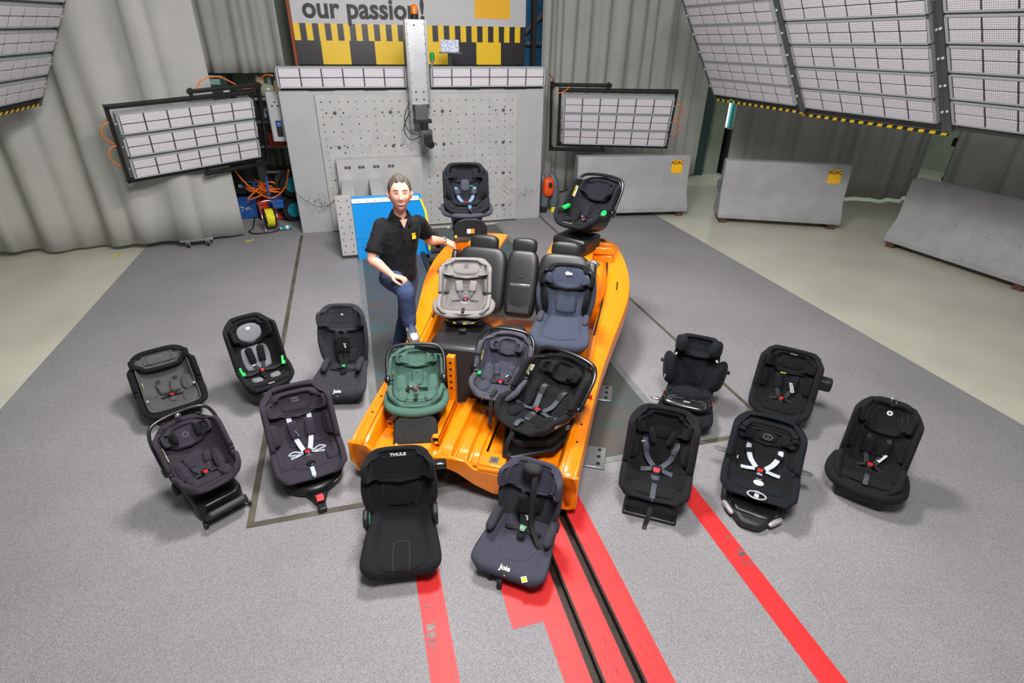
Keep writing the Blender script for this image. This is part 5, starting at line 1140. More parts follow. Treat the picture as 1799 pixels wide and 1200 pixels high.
def seat_O(loc, rz):
    K = bkeys(h=.50, w=.205, d=.17, lean=24, yb=.12, zb=.20, sl=.34, rise=10, tw=.8, fl=.0)
    r, s, s2 = convertible(loc, rz, 'light grey child seat on a black swivel base, left on the rear bench', K, 'fab_grey', 'fab_greyd', th=.035)
    s2.sheet(.006, 'seat_cover', MATS['fab_greyd'], r, q0=.12, q1=.94, t0=-.93, t1=.93)
    h = Shell(hkeys(.235, .60, 24, .22, .19, .10, lip=.04, lb=.01, tw=.8)); h.sheet(.035, 'headrest', MATS['fab_grey'], r); liner(h, 'fab_grey', r, 0.014)
    pad(h, .52, 0, .095, .14, .026, 'head_cushion', MATS['fab_grey'], r, n=5, rc=.35)
    ring_logo(h, .40, 0, .026, MATS['seam_grey'], r, off=.028, w=.004, inner=[(-.012, -.014, .001), (.012, -.004, .001), (-.012, .004, .001), (.012, .014, .001)])
    pad(s2, .52, 0, .13, .10, .014, 'back_insert', MATS['fab_greyd'], r, n=6, rc=.2)
    harness(s2, MATS['fab_grey'], MATS['web_slate'], r, q0=.36, q1=.50, qb=.68, tx=.27, tb=.09, lp=.075, wp=.036, h=.016, crotch=.80, off=.028, lapt=.5, cr_m=MATS['web_black'])
    mb = MB()
    for k in range(5):
        for sg in (-1, 1): seam(s2, [(.34+k*.05, -.3*sg), (.46+k*.05, .3*sg)], None, r, .012, .001, mb=mb)
    mb.build('quilt_seam', MATS['seam_grey'], r)
    # the two front thigh wings
    MB().tube([(-.20, .02, .28), (-.235, -.08, .27), (-.21, -.19, .235), (-.12, -.235, .205), (0, -.21, .19), (.12, -.235, .205), (.21, -.19, .235), (.235, -.08, .27), (.20, .02, .28)], [.035, .045, .048, .042, .036, .042, .048, .045, .035], 12, smooth=5).build('front_wings', MATS['fab_grey'], r, smooth=True)
    pad(s2, .66, -.0, .045, .07, .03, 'seat_wedge', MATS['fab_grey'], r, rc=.3)
    warn(s2, .42, -.84, .062, .02, r, off=.012)
    decal(s, .45, .97, .02, .008, 'side_label', [MATS['label_yellow'], MATS['label_white']], r, .004, 2)
    for sg in (-1, 1): box_part('belt_guide', MATS['guide_green'], r, (sg*.19, -.02, .275), (.02, .05, .05), rx=.4, bev=.006)
    mb = MB(); mb.lathe([(0, 0), (.19, 0), (.205, .02), (.205, .055), (.185, .08), (0, .08)], 32, Matrix.Translation((0, -.02, .045)) @ Matrix.Diagonal((1, 1.1, 1, 1))); mb.build('swivel_base', MATS['plastic'], r, smooth=True)
    mb = MB()
    for a in (-2.35, -1.95, -1.5, -1.15):
        mb.cbox((.206*math.cos(a), -.02+.206*math.sin(a)*1.1, .085), (.03, .004, .022), a+PI/2)
    mb.build('base_label', MATS['label_yellow'], r)
    mb = MB()
    for i in range(16): a = -1.5+i*.06; mb.cbox((.206*math.cos(a), -.02+.206*math.sin(a)*1.1, .085), (.005, .004, .016), a+PI/2)
    mb.build('scale_marks', MATS['label_white'], r)
    box_part('base', MATS['plastic'], r, (0, .02, .03), (.34, .42, .06), bev=.015)
    box_part('support_leg', MATS['plastic'], r, (0, -.30, -.10), (.07, .05, .30), bev=.01)
    return r
def seat_P(loc, rz):
    r, s, b, h = highback(loc, rz, 'blue-grey high-back booster with white round emblem, on the right of the rear bench', 'fab_blue', 'fab_deep', seatw=.20, seatd=.38, backw=.205, lean=18, h=.50, zt=.14, head=(.56, .19, .22, .15), bd=.10, arm=False)
    pad(h, .52, 0, .115, .15, .020, 'head_cushion', MATS['fab_blue'], r, n=6, rc=.2)
    for sg in (-1, 1): pad(h, .62, sg*.60, .075, .045, .04, 'head_wing', MATS['fab_blue'], r, rc=.5)
    pad(b, .58, 0, .175, .115, .024, 'back_cushion', MATS['fab_blue'], r, n=7, rc=.15, shape=lambda x: .86+.14*x*x)
    for sg in (-1, 1): seam(b, [(.25, sg*.18), (.5, sg*.30), (.62, sg*.3), (.85, sg*.42)], MATS['seam_dark'], r, .022)
    seam(b, [(.9, -.48), (.915, 0), (.9, .48)], MATS['seam_dark'], r, .018)
    for sg in (-1, 1):
        MB().tube([b.at(.30, sg*1.0, .01)[0], b.at(.5, sg*1.02, .03)[0], b.at(.7, sg*1.0, .03)[0], b.at(.88, sg*.95, .01)[0]], [.018, .03, .03, .018], 10, smooth=5).build('side_bolster', MATS['fab_deep'], r, smooth=True)
        armrest(r, sg*.185, MATS['fab_slate'], y0=.12, y1=-.04, z=.22, drop=.05, r=.026)
        box_part('belt_guide', MATS['guide_green'], r, (sg*.19, .0, .165), (.03, .04, .05), bev=.006)
    p, n, ta = h.at(.34, -.02, .026); M = frame(p, (1, 0, 0), n)
    e = MB().lathe([(0, .001), (.019, .001), (.019, 0)], 20, M).build('round_emblem', MATS['label_white'], r, fixn=False); MB().lathe([(0, .001), (.012, .001), (.012, 0)], 20, M @ Matrix.Translation((.027, -.004, 0))).build('round_emblem', MATS['label_white'], r, fixn=False)
    text('lettering', 'k', .02, MATS['print_black'], M @ Matrix.Translation((0, 0, .001)), e)
    seam(s, [(.75, -.9), (.82, 0), (.75, .9)], MATS['seam_dark'], r, .002)
    return r
def seat_Q(loc, rz):
    r, s, s2, Hd = carrier(loc, rz, 'sage green infant carrier on a black base, front left on the orange body', 'fab_green', 'fab_green', lean=34, rise=14, zb=.24, h=.38, w=.175, headw=.14, hl=.33, ha=32, hp=(-.09, .05), hr=.016, sl=.28, headh=.13, hm='plastic', shellm='plastic')
    # arch bolster around the head
    a = math.radians(34); c = Vector((0, .27, .52)); U = Vector((0, math.sin(a), math.cos(a)))
    MB().tube([c+U*-.06+Vector((-.05, -.02, 0)), c+U*.03+Vector((-.05, -.03, 0)), c+U*.075+Vector((0, -.035, 0)), c+U*.03+Vector((.05, -.03, 0)), c+U*-.06+Vector((.05, -.02, 0))], .014, 10, smooth=5).build('arch_bolster', MATS['fab_green'], r, smooth=True)
    for sg in (-1, 1): pad(Hd, .55, sg*.62, .06, .045, .024, 'head_wing', MATS['fab_green'], r, rc=.4)
    pad(s2, .45, 0, .09, .055, .045, 'newborn_pad', MATS['fab_green'], r, n=4, rc=.3)
    logo(s2, .36, 0, 'anoris', .012, MATS['seam_green'], r, off=.045)
    o = pad(s2, .62, -.12, .10, .055, .045, 'body_pad', MATS['fab_green'], r, n=3, rc=.4, rot=.1)
    pad(s2, .60, .22, .02, .06, .05, 'strap_pad', MATS['fab_green'], r, rc=.2)
    for (q, t) in ((.60, -.22), (.60, .05), (.70, -.35)):
        pad(s2, q, t, .022, .016, .062, 'strap_clip', MATS['plastic_gloss'], r, n=6, rc=.05, rot=.5 if t < 0 else -.3)
    strap(s2, [(.58, -.4, .03), (.63, -.18, .055), (.70, -.08, .055), (.78, -.02, .04)], .026, 0, 'harness_strap', MATS['web_black'], r); strap(s2, [(.78, 0, .03), (.84, 0, .035), (.92, 0, .02)], .03, 0, 'crotch_strap', MATS['web_black'], r)
    p, n, ta = s2.at(.655, 0, .055); box = MB().cbox(p, (.03, .012, .008)).build('release_button', MATS['btn_red'], r, bev=.003)
    pad(s2, .74, 0, .05, .035, .045, 'crotch_pad', MATS['fab_green'], r, rc=.3)
    wx = .23
    for sg in (-1, 1):
        mb = MB(); mb.cyl((sg*(wx-.012), .065, .37), (sg*(wx-.012), .10, .48), .017, 12); mb.build('handle_sleeve', MATS['plastic_mat'], r, smooth=True)
        MB().ell((sg*(wx-.012), .065, .435), (.009, .006, .014)).build('release_dot', MATS['label_white'], r, smooth=True)
        mb = MB(); mb.prism([(-.018, -.035), (.018, -.035), (.014, .03), (-.014, .03)], 0, .03, Matrix.Translation((sg*.205, .03, .335)) @ RX(.8) @ RZ(sg*.2)); mb.build('belt_hook', MATS['guide_green'], r, bev=.005)['label'] = 'green belt hook'
    seam(s, [(.72, -1.0), (.86, -.9), (.93, -.6), (.94, 0), (.93, .6), (.86, .9), (.72, 1.0)], MATS['seam_dark'], r, .004, .003)
    MB().tube([(-.215, .0, .30), (-.215, -.12, .28), (-.16, -.22, .265), (0, -.26, .26), (.16, -.22, .265), (.215, -.12, .28), (.215, .0, .30)], [.03, .04, .042, .042, .042, .04, .03], 12, smooth=5).build('front_rim', MATS['fab_green'], r, smooth=True)
    warn(s, .33, -.9, .02, .01, r, off=.006)
    mb = MB(); mb.lathe([(0, 0), (.17, 0), (.18, .03), (.17, .14), (.14, .17), (0, .17)], 28, Matrix.Translation((.01, .02, .03))); mb.build('swivel_base', MATS['plastic'], r, smooth=True)
    box_part('base', MATS['plastic'], r, (0, .04, .02), (.34, .44, .05), bev=.015)
    mb = MB(); M = Matrix.Translation((0, -.36, -.02)) @ RX(PI/2-.45); mb.prism([(-.17, 0), (.17, 0), (.165, .20), (.145, .245), (.10, .265), (-.10, .265), (-.145, .245), (-.165, .20)], 0, .035, M); p_ = mb.build('load_panel', MATS['plastic_mat'], r, bev=.012)
    mb = MB(); mb.box(-.09, -.082, .05, .085, .035, .037, M); mb.box(.072, .08, .05, .085, .035, .037, M); mb.box(-.16, .16, .024, .027, .035, .0365, M); mb.build('panel_slot', MATS['hole'], p_)
    for sg in (-1, 1): MB().ell((sg*.15, -.385, .0), (.012, .012, .014)).build('yellow_stud', MATS['label_yellow'], r, smooth=True); box_part('panel_foot', MATS['plastic'], r, (sg*.15, -.36, -.0), (.05, .05, .04), bev=.008)
    box_part('pink_label', mat('pink_label', (240, 180, 150), .5), r, (.04, -.37, -.015), (.13, .02, .003), bev=0)
    return r
def seat_R(loc, rz):
    r, s, s2, Hd = carrier(loc, rz, 'lavender-grey infant carrier in the middle of the orange body', 'fab_lav', 'fab_slate', lean=32, rise=16, zb=.17, h=.43, w=.165, headw=.10, hl=.38, ha=30, hp=(-.06, .03), hr=.015, sl=.30, headh=.13, d=.16)
    s2.sheet(.006, 'liner', MATS['fab_slate'], r, q0=.12, q1=.9, t0=-.85, t1=.85)
    a = math.radians(32)
    pad(s2, .16, 0, .05, .09, .012, 'top_panel', MATS['fab_slate'], r, rc=.3)
    for sg in (-1, 1): pad(Hd, .5, sg*.6, .055, .025, .024, 'head_wing', MATS['fab_slate'], r, rc=.5)
    harness(s2, MATS['fab_slate'], MATS['web_black'], r, q0=.42, q1=.55, qb=.68, tx=.3, tb=.1, lp=.062, wp=.03, h=.024, crotch=0, off=.028)
    logo(s2, .56, .17, 'joie', .014, MATS['label_white'], r, off=.055, ang=1.0)
    strap(s2, [(.86, 0, .02), (.93, 0, .02), (1.0, 0, .02), (1.03, 0, .02)], .03, 0, 'adjuster_strap', MATS['web_black'], r)
    rib([(0, -.235, .24), (0, -.265, .14), (.005, -.275, .05), (.01, -.29, .0)], [(0, -1, .2)]*4, .028, 'trailing_strap', MATS['web_black'], r)
    warn(s, .30, -.86, .045, .014, r, off=.004)
    for sg in (-1, 1): p = s.at(.62, sg*.93, .012)[0]; MB().cbox(p, (.03, .035, .03), bev if False else 0).build('belt_hook', MATS['guide_green'], r, bev=.006)
    for sg in (-1, 1): pad(s, .60, sg*.98, .05, .03, .012, 'rim_pad', MATS['fab_lav'], r, rc=.3)
    box_part('base', MATS['plastic'], r, (0, .02, .04), (.24, .34, .08), bev=.02)
    return r
def seat_S(loc, rz):
    r, s, s2, Hd = carrier(loc, rz, 'black infant carrier with thick glossy handle, front right on the orange body', 'fab_black', 'fab_deep', lean=36, rise=16, zb=.22, h=.44, w=.185, headw=.12, hl=.39, ha=33, hr=.019, sl=.33, headh=.14, d=.18)
    for sg in (-1, 1): pad(Hd, .5, sg*.55, .07, .035, .05, 'head_wing', MATS['fab_deep'], r, rc=.5)
    harness(s2, MATS['web_black'], MATS['web_slate'], r, q0=.40, q1=.46, qb=.72, tx=.3, tb=.12, lp=.035, wp=.028, h=.014, crotch=0, off=.034, bs=1.05)
    for sg in (-1, 1): pad(s2, .52, sg*.52, .13, .04, .05, 'side_bolster', MATS['fab_deep'], r, rc=.4)
    for k in range(3): seam(s, [(.1+k*.04, -.5+.04*k), (.02+k*.04, -.2), (.02+k*.04, .2), (.1+k*.04, .5-.04*k)], MATS['seam_dark'], r, .003)
    warn(s, .24, -.82, .045, .022, r, off=.006, split=1)
    for sg in (-1, 1):
        o = box_part('silver_latch', MATS['silver_plastic'], r, (sg*.215, -.10, .36), (.02, .10, .03), rx=-.2, bev=.006)
        g = box_part('green_latch', MATS['guide_green'], o, (sg*.217, -.16, .36), (.012, .02, .03), bev=.004) if sg < 0 else None
        ring = MB().tube([(sg*.232, -.02+.02*math.cos(t*PI/8), .26+.02*math.sin(t*PI/8)) for t in range(16)], .003, 5, closed=True).build('emblem', MATS['emblem_grey'], r, smooth=True)
    strap(s2, [(.90, 0, .02), (.96, 0, .03), (1.02, 0, .03)], .032, 0, 'adjuster_strap', MATS['web_slate'], r)
    rib([(0, -.27, .27), (-.01, -.305, .17), (-.02, -.315, .06), (-.02, -.33, .0)], [(0, -1, .2)]*4, .03, 'trailing_strap', MATS['web_black'], r)
    mb = MB(); mb.prism([(-.13, .26), (.13, .26), (.19, .12), (.20, -.1), (.03, -.33), (-.03, -.33), (-.20, -.1), (-.19, .12)], 0, .045, Matrix.Translation((0, 0, .0))); mb.build('base', MATS['plastic'], r, bev=.015)
    mb = MB(); mb.prism([(-.12, .22), (.12, .22), (.17, .1), (.17, -.1), (.02, -.24), (-.02, -.24), (-.17, -.1), (-.17, .1)], .04, .14); mb.build('base_upper', MATS['plastic_mat'], r, bev=.025)
    return r
mat('web_white', (180, 186, 196), .55, bump=.15, bscale=500); mat('btn_blue', (60, 110, 190), .4); mat('symbols', (30, 32, 36), .5, rgb2=(130, 200, 160), scale=90, contrast=.05)
def at_px(u, v, z, dz=0): p = G(u, v, z); return (p.x, p.y, z+dz)
D = math.radians

# ================================================================ orange car body section
CY = -D(27.7); CO = (.44, 2.8, 0)
mat('orange_paint', (244, 136, 8), .28, coat=.5, rgb2=(236, 126, 6), scale=3)
mat('board_black', (40, 40, 42), .8); mat('leather', (28, 28, 30), .42, bump=.15, bscale=300); mat('leather_light', (42, 42, 44), .5, bump=.15, bscale=300)
car = empty('car_body', CO, CY, 'bright orange bare car floor section with sills and rear wheel arches, carrying seats', 'car body')
OR = MATS['orange_paint']
def side(sg):
    # (y, outer x, inner x, top z, bottom z, inner floor z)
    st = [(0, .79, .64, .34, .10, .28), (.08, .80, .64, .37, .10, .28), (.5, .82, .67, .41, .12, .28), (.9, .84, .68, .44, .16, .28), (1.25, .87, .70, .47, .20, .30), (1.6, .92, .71, .54, .26, .34), (1.9, .975, .73, .62, .34, .40), (2.15, 1.01, .74, .70, .44, .46), (2.4, 1.00, .74, .79, .56, .52), (2.65, .93, .72, .88, .66, .58), (2.85, .83, .68, .95, .72, .62), (2.93, .74, .62, .96, .76, .66)]
    P = []
    pts = [Vector((a, b, c)) for a, b, c, *_ in st]; q = [Vector((d, e_, f)) for *_, d, e_, f in st]
    A = spline(pts, None, 4); B = spline(q, None, 4)
    for a, b in zip(A, B):
        y, xo, xi = a; zt, zb, zf = b; h = zt-zb
        P.append([(sg*x, y, z) for x, z in ((xi+.02, zf-.03), (xi-.005, zf), (xi, zt-.05), (xi+.025, zt-.008), (xi+.05, zt), (xo-.055, zt), (xo-.03, zt-.012), (xo-.012, zt-.05), (xo, zt-h*.42), (xo-.005, zt-h*.5), (xo-.03, zt-h*.6), (xo-.035, zb), (xo-.07, zb-.015))])
    mb = MB(); mb.grid(P); k = len(P[0]); mb.f.append(list(range(k))); mb.mi.append(0); mb.f.append([(len(P)-1)*k+i for i in range(k)]); mb.mi.append(0)
    o = mb.build('side_sill', OR, car, smooth=True); o.data.set_sharp_from_angle(angle=math.radians(28))
    m = o.modifiers.new('thick', 'SOLIDIFY'); m.thickness = .004
    # raised inner flange and rib
    F = [[(sg*(b0), a.y, z) for b0, z in ((a.z+.055, b.x+.002), (a.z+.052, b.x+.018), (a.z+.044, b.x+.018), (a.z+.042, b.x+.002))] for a, b in zip([Vector((p.y, p.x, p.z)) if False else Vector((0, p.x, p.z)) for p in A], B)]
    MB().grid(F).build('weld_flange', OR, car, smooth=False)
    F = [[(sg*x, p.x, z) for x, z in ((p.y-.034, b.x-.012), (p.y-.02, b.x-.004), (p.y-.012, b.x-.03))] for p, b in zip(A, B)]
    MB().grid(F).build('sill_ridge', OR, car, smooth=True)
    MB().tube([(sg*(b.z+.028), b.x, c.x+.0) for b, c in list(zip(A, B))[20:]], .009, 6).build('rubber_seal', MATS['rubber'], car, smooth=True)
    mb = MB()
    for y, x, z in ((.12, .73, .372), (.3, .745, .393), (.48, .755, .411)): mb.cyl((sg*x, y, z-.01), (sg*x, y, z+.002), .009, 8)
    for y in (2.2, 2.24, 2.28): mb.cyl((sg*.88, y, .715+.3*(y-2.15)), (sg*.88, y, .732+.3*(y-2.15)), .007, 8)
    mb.build('hole', MATS['hole'], car)
    # wheel house and C-pillar base
    blob((sg*.66, 2.32, .62), (.13, .40, .28), 'wheel_house', OR, car, e=2.6)
    mb = MB(); mb.prism([(.56, 2.60), (.80, 2.55), (.86, 2.85), (.72, 3.0), (.55, 2.92)], .72, .93, Matrix.Scale(sg, 4, (1, 0, 0))); mb.build('pillar_base', OR, car, bev=.02)
for sg in (-1, 1): side(sg)
# floor pan halves with ribs, tunnel, front face
def pan(x0, x1, name, z=.27, ribs=(), y0=.02, y1=1.15):
    n = 60; P = []
    for i in range(n+1):
        x = x0+(x1-x0)*i/n; zz = z
        for (c, w, h) in ribs:
            d = abs(x-c)/w
            if d < 1: zz += h*min(1, (1-d)*3)
        P.append([(x, y0+(y1-y0)*j/10, zz+(.0 if j else -.02)) for j in range(11)])
    mb = MB(); mb.grid(P); o = mb.build(name, OR, car, smooth=True); o.data.set_sharp_from_angle(angle=math.radians(30)); m = o.modifiers.new('t', 'SOLIDIFY'); m.thickness = .006; return o
pan(-.68, -.18, 'floor_pan', .27, ((-.60, .05, .03), (-.28, .06, .03)))
pan(-.18, .14, 'tunnel', .30, ((-.11, .05, .045), (.0, .05, .035), (.09, .03, .02)))
pan(.14, .68, 'floor_pan', .25, ((.28, .03, .015), (.40, .03, .015), (.52, .03, .015)), y0=.10)
front = [(-.80, .345), (-.66, .34), (-.60, .285), (-.30, .285), (-.22, .33), (-.05, .345), (.04, .335), (.10, .28), (.22, .265), (.62, .265), (.66, .33), (.795, .34), (.795, .08), (.74, .05), (.40, .07), (.22, .09), (.10, .14), (-.02, .22), (-.12, .255), (-.25, .22), (-.40, .18), (-.60, .12), (-.74, .12), (-.80, .18)]
mb = MB(); mb.prism(front, -.03, 0, Matrix.Translation((0, -.0, 0)) @ Matrix.Rotation(PI/2, 4, 'X')); mb.build('front_face', OR, car, bev=.008)
mb = MB(); mb.prism([(-.62, .0), (-.24, .0), (-.24, .16), (-.30, .22), (-.5, .20), (-.62, .15)], .28, .31); mb.build('floor_bracket', OR, car, bev=.012)
mb = MB(); mb.prism([(.12, .0), (.68, .0), (.66, .10), (.52, .12), (.36, .09), (.2, .14), (.12, .12)], .262, .30); mb.build('cross_member', OR, car, bev=.014)
rbox(.13, .30, .02, .16, .29, .315).build('mount_pad', OR, car, bev=.01); rbox(.50, .66, .02, .14, .29, .315).build('mount_pad', OR, car, bev=.01)
for x in (.22, .56):
    p_ = rbox(x-.03, x+.03, .05, .11, .315, .319).build('anchor_plate', MATS['grey_steel'], car, bev=.002); MB().cyl((x, .08, .318), (x, .08, .332), .012, 8).build('bolt', MATS['chrome'], p_)
rbox(-.68, .68, .98, 1.10, .25, .44).build('heel_board', OR, car, bev=.03)
rbox(-.70, .70, 1.05, 2.1, .24, .36).build('rear_floor', OR, car, bev=.02)
rbox(-.60, .60, 2.30, 2.45, .60, .80).build('rear_cross_member', OR, car, bev=.03)
mb = MB(); mb.box(-.64, -.30, 2.44, 2.8, .94, .98); mb.box(-.60, -.52, 2.44, 2.8, .60, .95); mb.build('rear_shelf', OR, car, bev=.012)
mb = MB(); mb.box(.18, .62, 2.25, 2.75, .93, .97); mb.box(.56, .62, 2.25, 2.75, .6, .94); mb.box(.2, .26, 2.32, 2.4, .6, .94); mb.build('rear_shelf', OR, car, bev=.012)
mb = MB(); mb.box(.55, .80, 2.55, 2.60, .93, 1.0); mb.box(.58, .80, 2.75, 2.80, .93, .98); mb.build('pillar_lug', OR, car, bev=.01)
# perforated upright and floor rails
def bored(x0, x1, y, z0, z1):
    rbox(x0, x1, y, y+.05, z0, z1).build('perforated_upright', OR, car, bev=.004)
    mb = MB()
    for k in range(5): mb.cyl(((x0+x1)/2, y-.001, z1-.05-k*.055), ((x0+x1)/2, y+.003, z1-.05-k*.055), .011, 12)
    mb.build('bored_hole', MATS['hole'], car)
bored(-.275, -.215, .62, .31, .74)
def sqtube(a, b, w=.055):
    a = Vector(a); b = Vector(b); d = (b-a).normalized(); M = frame(a, d, (0, 0, 1)); L_ = (b-a).length; t = .005
    mb = MB(); mb.box(0, L_, -w/2, w/2, -w/2, -w/2+t, M); mb.box(0, L_, -w/2, w/2, w/2-t, w/2, M); mb.box(0, L_, -w/2, -w/2+t, -w/2, w/2, M); mb.box(0, L_, w/2-t, w/2, -w/2, w/2, M); return mb.build('square_tube', OR, car)
sqtube((-.22, .16, .335), (-.245, .64, .335)); sqtube((-.60, .26, .335), (-.52, .7, .335))
rbox(-.55, -.04, .70, .73, .29, .76).build('black_board', MATS['board_black'], car, bev=.004)
mb = MB()
for x, y in ((-.40, .10), (-.34, .2), (-.1, .1), (-.08, .3), (.02, .22), (.3, .2), (.32, .08), (.6, .1), (-.14, .5), (.0, .6)): mb.cyl((x, y, .28), (x, y, .318 if x < .1 and x > -.2 else .3), .008, 8)
mb.build('hole', MATS['hole'], car)
rbox(.70, .80, .78, .80, .40, .455).build('red_tape', MATS['label_red'], car); rbox(.74, .76, .777, .80, .452, .457).build('white_mark', MATS['label_white'], car)
# grey steel feet bolted to the floor
for sg, ys in ((1, (.62, 1.5)), (-1, (.7, 1.5))):
    for y in ys:
        f = rbox(sg*.86-.09, sg*.86+.09, y-.12, y+.12, .007, .025).build('mounting_foot', MATS['alu'], car, bev=.006)
        rbox(sg*.79-.012, sg*.79+.012, y-.09, y+.09, .02, .30).build('web_plate', MATS['alu'], f, bev=.003)
        for k in (-.08, 0, .08): MB().cyl((sg*.90, y+k, .025), (sg*.90, y+k, .032), .014, 10).build('bolt', MATS['hole'], f)
for x, y in ((-.5, .5), (.5, .5), (-.5, 2.0), (.5, 2.0)): rbox(x-.05, x+.05, y-.05, y+.05, .004, .26).build('stand_post', MATS['black_steel'], car, bev=.004)
# ---- rear bench
bench = empty('rear_bench', (CO[0]+0, CO[1], 0), CY, 'black leather rear car bench with three headrests on the orange body', 'car bench')
def LP(x, y): return (CO[0]+x*math.cos(CY)-y*math.sin(CY), CO[1]+x*math.sin(CY)+y*math.cos(CY))
def cushion(c, r, name, m=MATS['leather'], M=None, e=5): return blob(c, r, name, m, bench, e=e, M=M, n=28, k=16)
bx = .02
for x, w in ((-.36, .235), (.02, .15), (.40, .235)):
    cushion((x, 1.30, .50), (w, .27, .085), 'seat_cushion')
    lean = RX(-.42)
    cushion((x, 1.93, .80), (w-.003, .07, .31), 'backrest', M=lean)
    c = Vector((x, 2.07, 1.12)); cushion(c, (.135 if w > .2 else .115, .05, .075), 'headrest', MATS['leather'], M=RX(-.25), e=3.4)
    mb = MB(); [mb.cyl((x+s*.05, 2.05, 1.0), (x+s*.05, 2.07, 1.10), .007, 8) for s in (-1, 1)]; mb.build('headrest_post', MATS['chrome'], bench, smooth=True)
M = Matrix.Translation((.02, 1.862, .77)) @ RX(-.42)
pn = MB().box(-.105, .105, -.018, .0, -.21, .12, M).build('armrest_panel', MATS['leather_light'], bench, bev=.012)
MB().box(-.095, .095, -.022, -.015, .035, .06, M).build('chrome_strip', MATS['chrome'], pn, bev=.004)
MB().box(-.02, .02, -.025, -.01, .11, .13, M).build('pull_loop', MATS['leather'], pn, bev=.003)
rib([(.62, 2.0, 1.06), (.61, 1.80, .9), (.60, 1.58, .72), (.58, 1.40, .6)], [(0, -1, .4)]*4, .045, 'seat_belt', MATS['web_black'], bench)
MB().tube([(.60, 1.98, 1.03), (.66, 2.0, 1.05), (.70, 1.97, 1.03)], .025, 10).build('belt_guide', MATS['chrome'], bench, smooth=True)
MB().tube([(-.62, 1.98, 1.0), (-.66, 2.05, 1.0)], .02, 10).build('bench_latch', MATS['chrome'], bench, smooth=True)
for x in (.50, .56): box_part('belt_buckle', MATS['plastic'], bench, (x, 1.22, .56), (.03, .03, .10), rx=.4, bev=.006)
for x, w in ((-.62, .03), (.65, .04)): cushion((x, 1.95, .80), (w, .11, .26), 'side_bolster', M=RX(-.42))
# ================================================================ place the child seats   (x, y, z, turn, width scale, height scale)
PL = {'A': (-1.694, 4.442, 0.004, 22, 0.956, 0.649), 'B': (-1.173, 3.191, 0.004, 32, 0.848, 0.847), 'C': (-0.96, 4.443, 0.004, 24, 0.877, 0.918), 'D': (-0.301, 4.357, 0.004, -12, 0.915, 0.954), 'E': (-0.551, 3.295, 0.004, 12, 0.973, 0.743), 'F': (0.023, 2.48, 0.004, -7, 0.941, 0.788), 'G': (0.72, 2.257, 0.004, -37, 0.838, 0.733), 'H': (1.728, 2.471, 0.004, -34, 0.981, 0.722), 'I': (2.453, 3.263, 0.004, -38, 1.02, 0.798), 'J': (3.196, 3.05, 0.004, -46, 0.962, 0.729), 'K': (2.442, 2.317, 0.004, -42, 1.028, 0.573), 'L': (3.227, 2.176, 0.004, -52, 0.885, 0.851), 'M': (1.071, 5.583, 1.06, -8, 0.992, 0.783), 'N': (2.11, 4.923, 1, -52, 1.018, 0.987), 'O': (0.801, 4.366, 0.6, -16, 0.968, 0.616), 'P': (1.498, 3.782, 0.6, -27, 1.013, 0.783), 'Q': (0.251, 3.424, 0.31, -10, 0.914, 0.688), 'R': (0.849, 3.3, 0.4, -30, 0.971, 0.717), 'S': (1.046, 2.969, 0.32, -54, 1.098, 0.704)}
FN = dict(A=seat_A, B=seat_B, C=seat_C, D=seat_D, E=seat_E, F=seat_F, G=seat_G, H=seat_H, I=seat_I, J=seat_J, K=seat_K, L=seat_L, M=seat_M, N=seat_N, O=seat_O, P=seat_P, Q=seat_Q, R=seat_R, S=seat_S)
for k, (x, y, z, a, sx, sz) in PL.items():
    o = FN[k]((x, y, z), D(a)); o.scale = (sx, sx, sz)

# ================================================================ the man
mat('skin', (226, 168, 146), .5, rgb2=(214, 150, 130), scale=18, spec=.35); mat('hair', (48, 40, 35), .7, rgb2=(92, 82, 73), scale=60, contrast=.4, bump=.6, bscale=120)
mat('polo', (20, 20, 23), .85, bump=.2, bscale=500, sheen=.05, spec=.25); mat('jeans', (46, 58, 88), .85, rgb2=(62, 76, 108), scale=260, contrast=.4, bump=.2, bscale=500, spec=.25)
mat('shoe_grey', (140, 150, 164), .7, rgb2=(108, 116, 128), scale=30); mat('shoe_white', (210, 212, 214), .6); mat('lace', (40, 62, 108), .8); mat('sole', (120, 112, 106), .6)
mat('eye_white', (230, 226, 222), .3); mat('iris', (52, 44, 40), .3); mat('teeth', (240, 236, 228), .3); mat('lip', (190, 96, 92), .45); mat('brow', (84, 66, 54), .8); mat('gold_patch', (244, 188, 20), .5)
man = empty('person', (.3, 4.86, 0), 0, 'smiling man in black polo shirt and blue jeans, one foot on the orange sill', 'person')
def rel(p): return Vector(p)-Vector((.3, 4.86, 0))
def remesh(mb, vox, sm=6):
    me = bpy.data.meshes.new('t'); me.from_pydata(mb.v, [], mb.f); bm = bmesh.new(); bm.from_mesh(me); bmesh.ops.recalc_face_normals(bm, faces=bm.faces); bm.to_mesh(me); bm.free()
    o = bpy.data.objects.new('t', me); COL.objects.link(o)
    r = o.modifiers.new('r', 'REMESH'); r.mode = 'VOXEL'; r.voxel_size = vox; r.use_smooth_shade = True
    s = o.modifiers.new('s', 'SMOOTH'); s.factor = .5; s.iterations = sm
    dg = bpy.context.evaluated_depsgraph_get(); dg.update(); ev = o.evaluated_get(dg); me2 = bpy.data.meshes.new_from_object(ev); bpy.data.objects.remove(o)
    return me2
def fin(me, name, m, parent, extra=None):
    v = [tuple(x.co) for x in me.vertices]; f = [list(p.vertices) for p in me.polygons]; mb = MB(); mb.add(v, f)
    if extra: mb.add(extra.v, extra.f)
    return mb.build(name, m, parent, smooth=True, fixn=False)
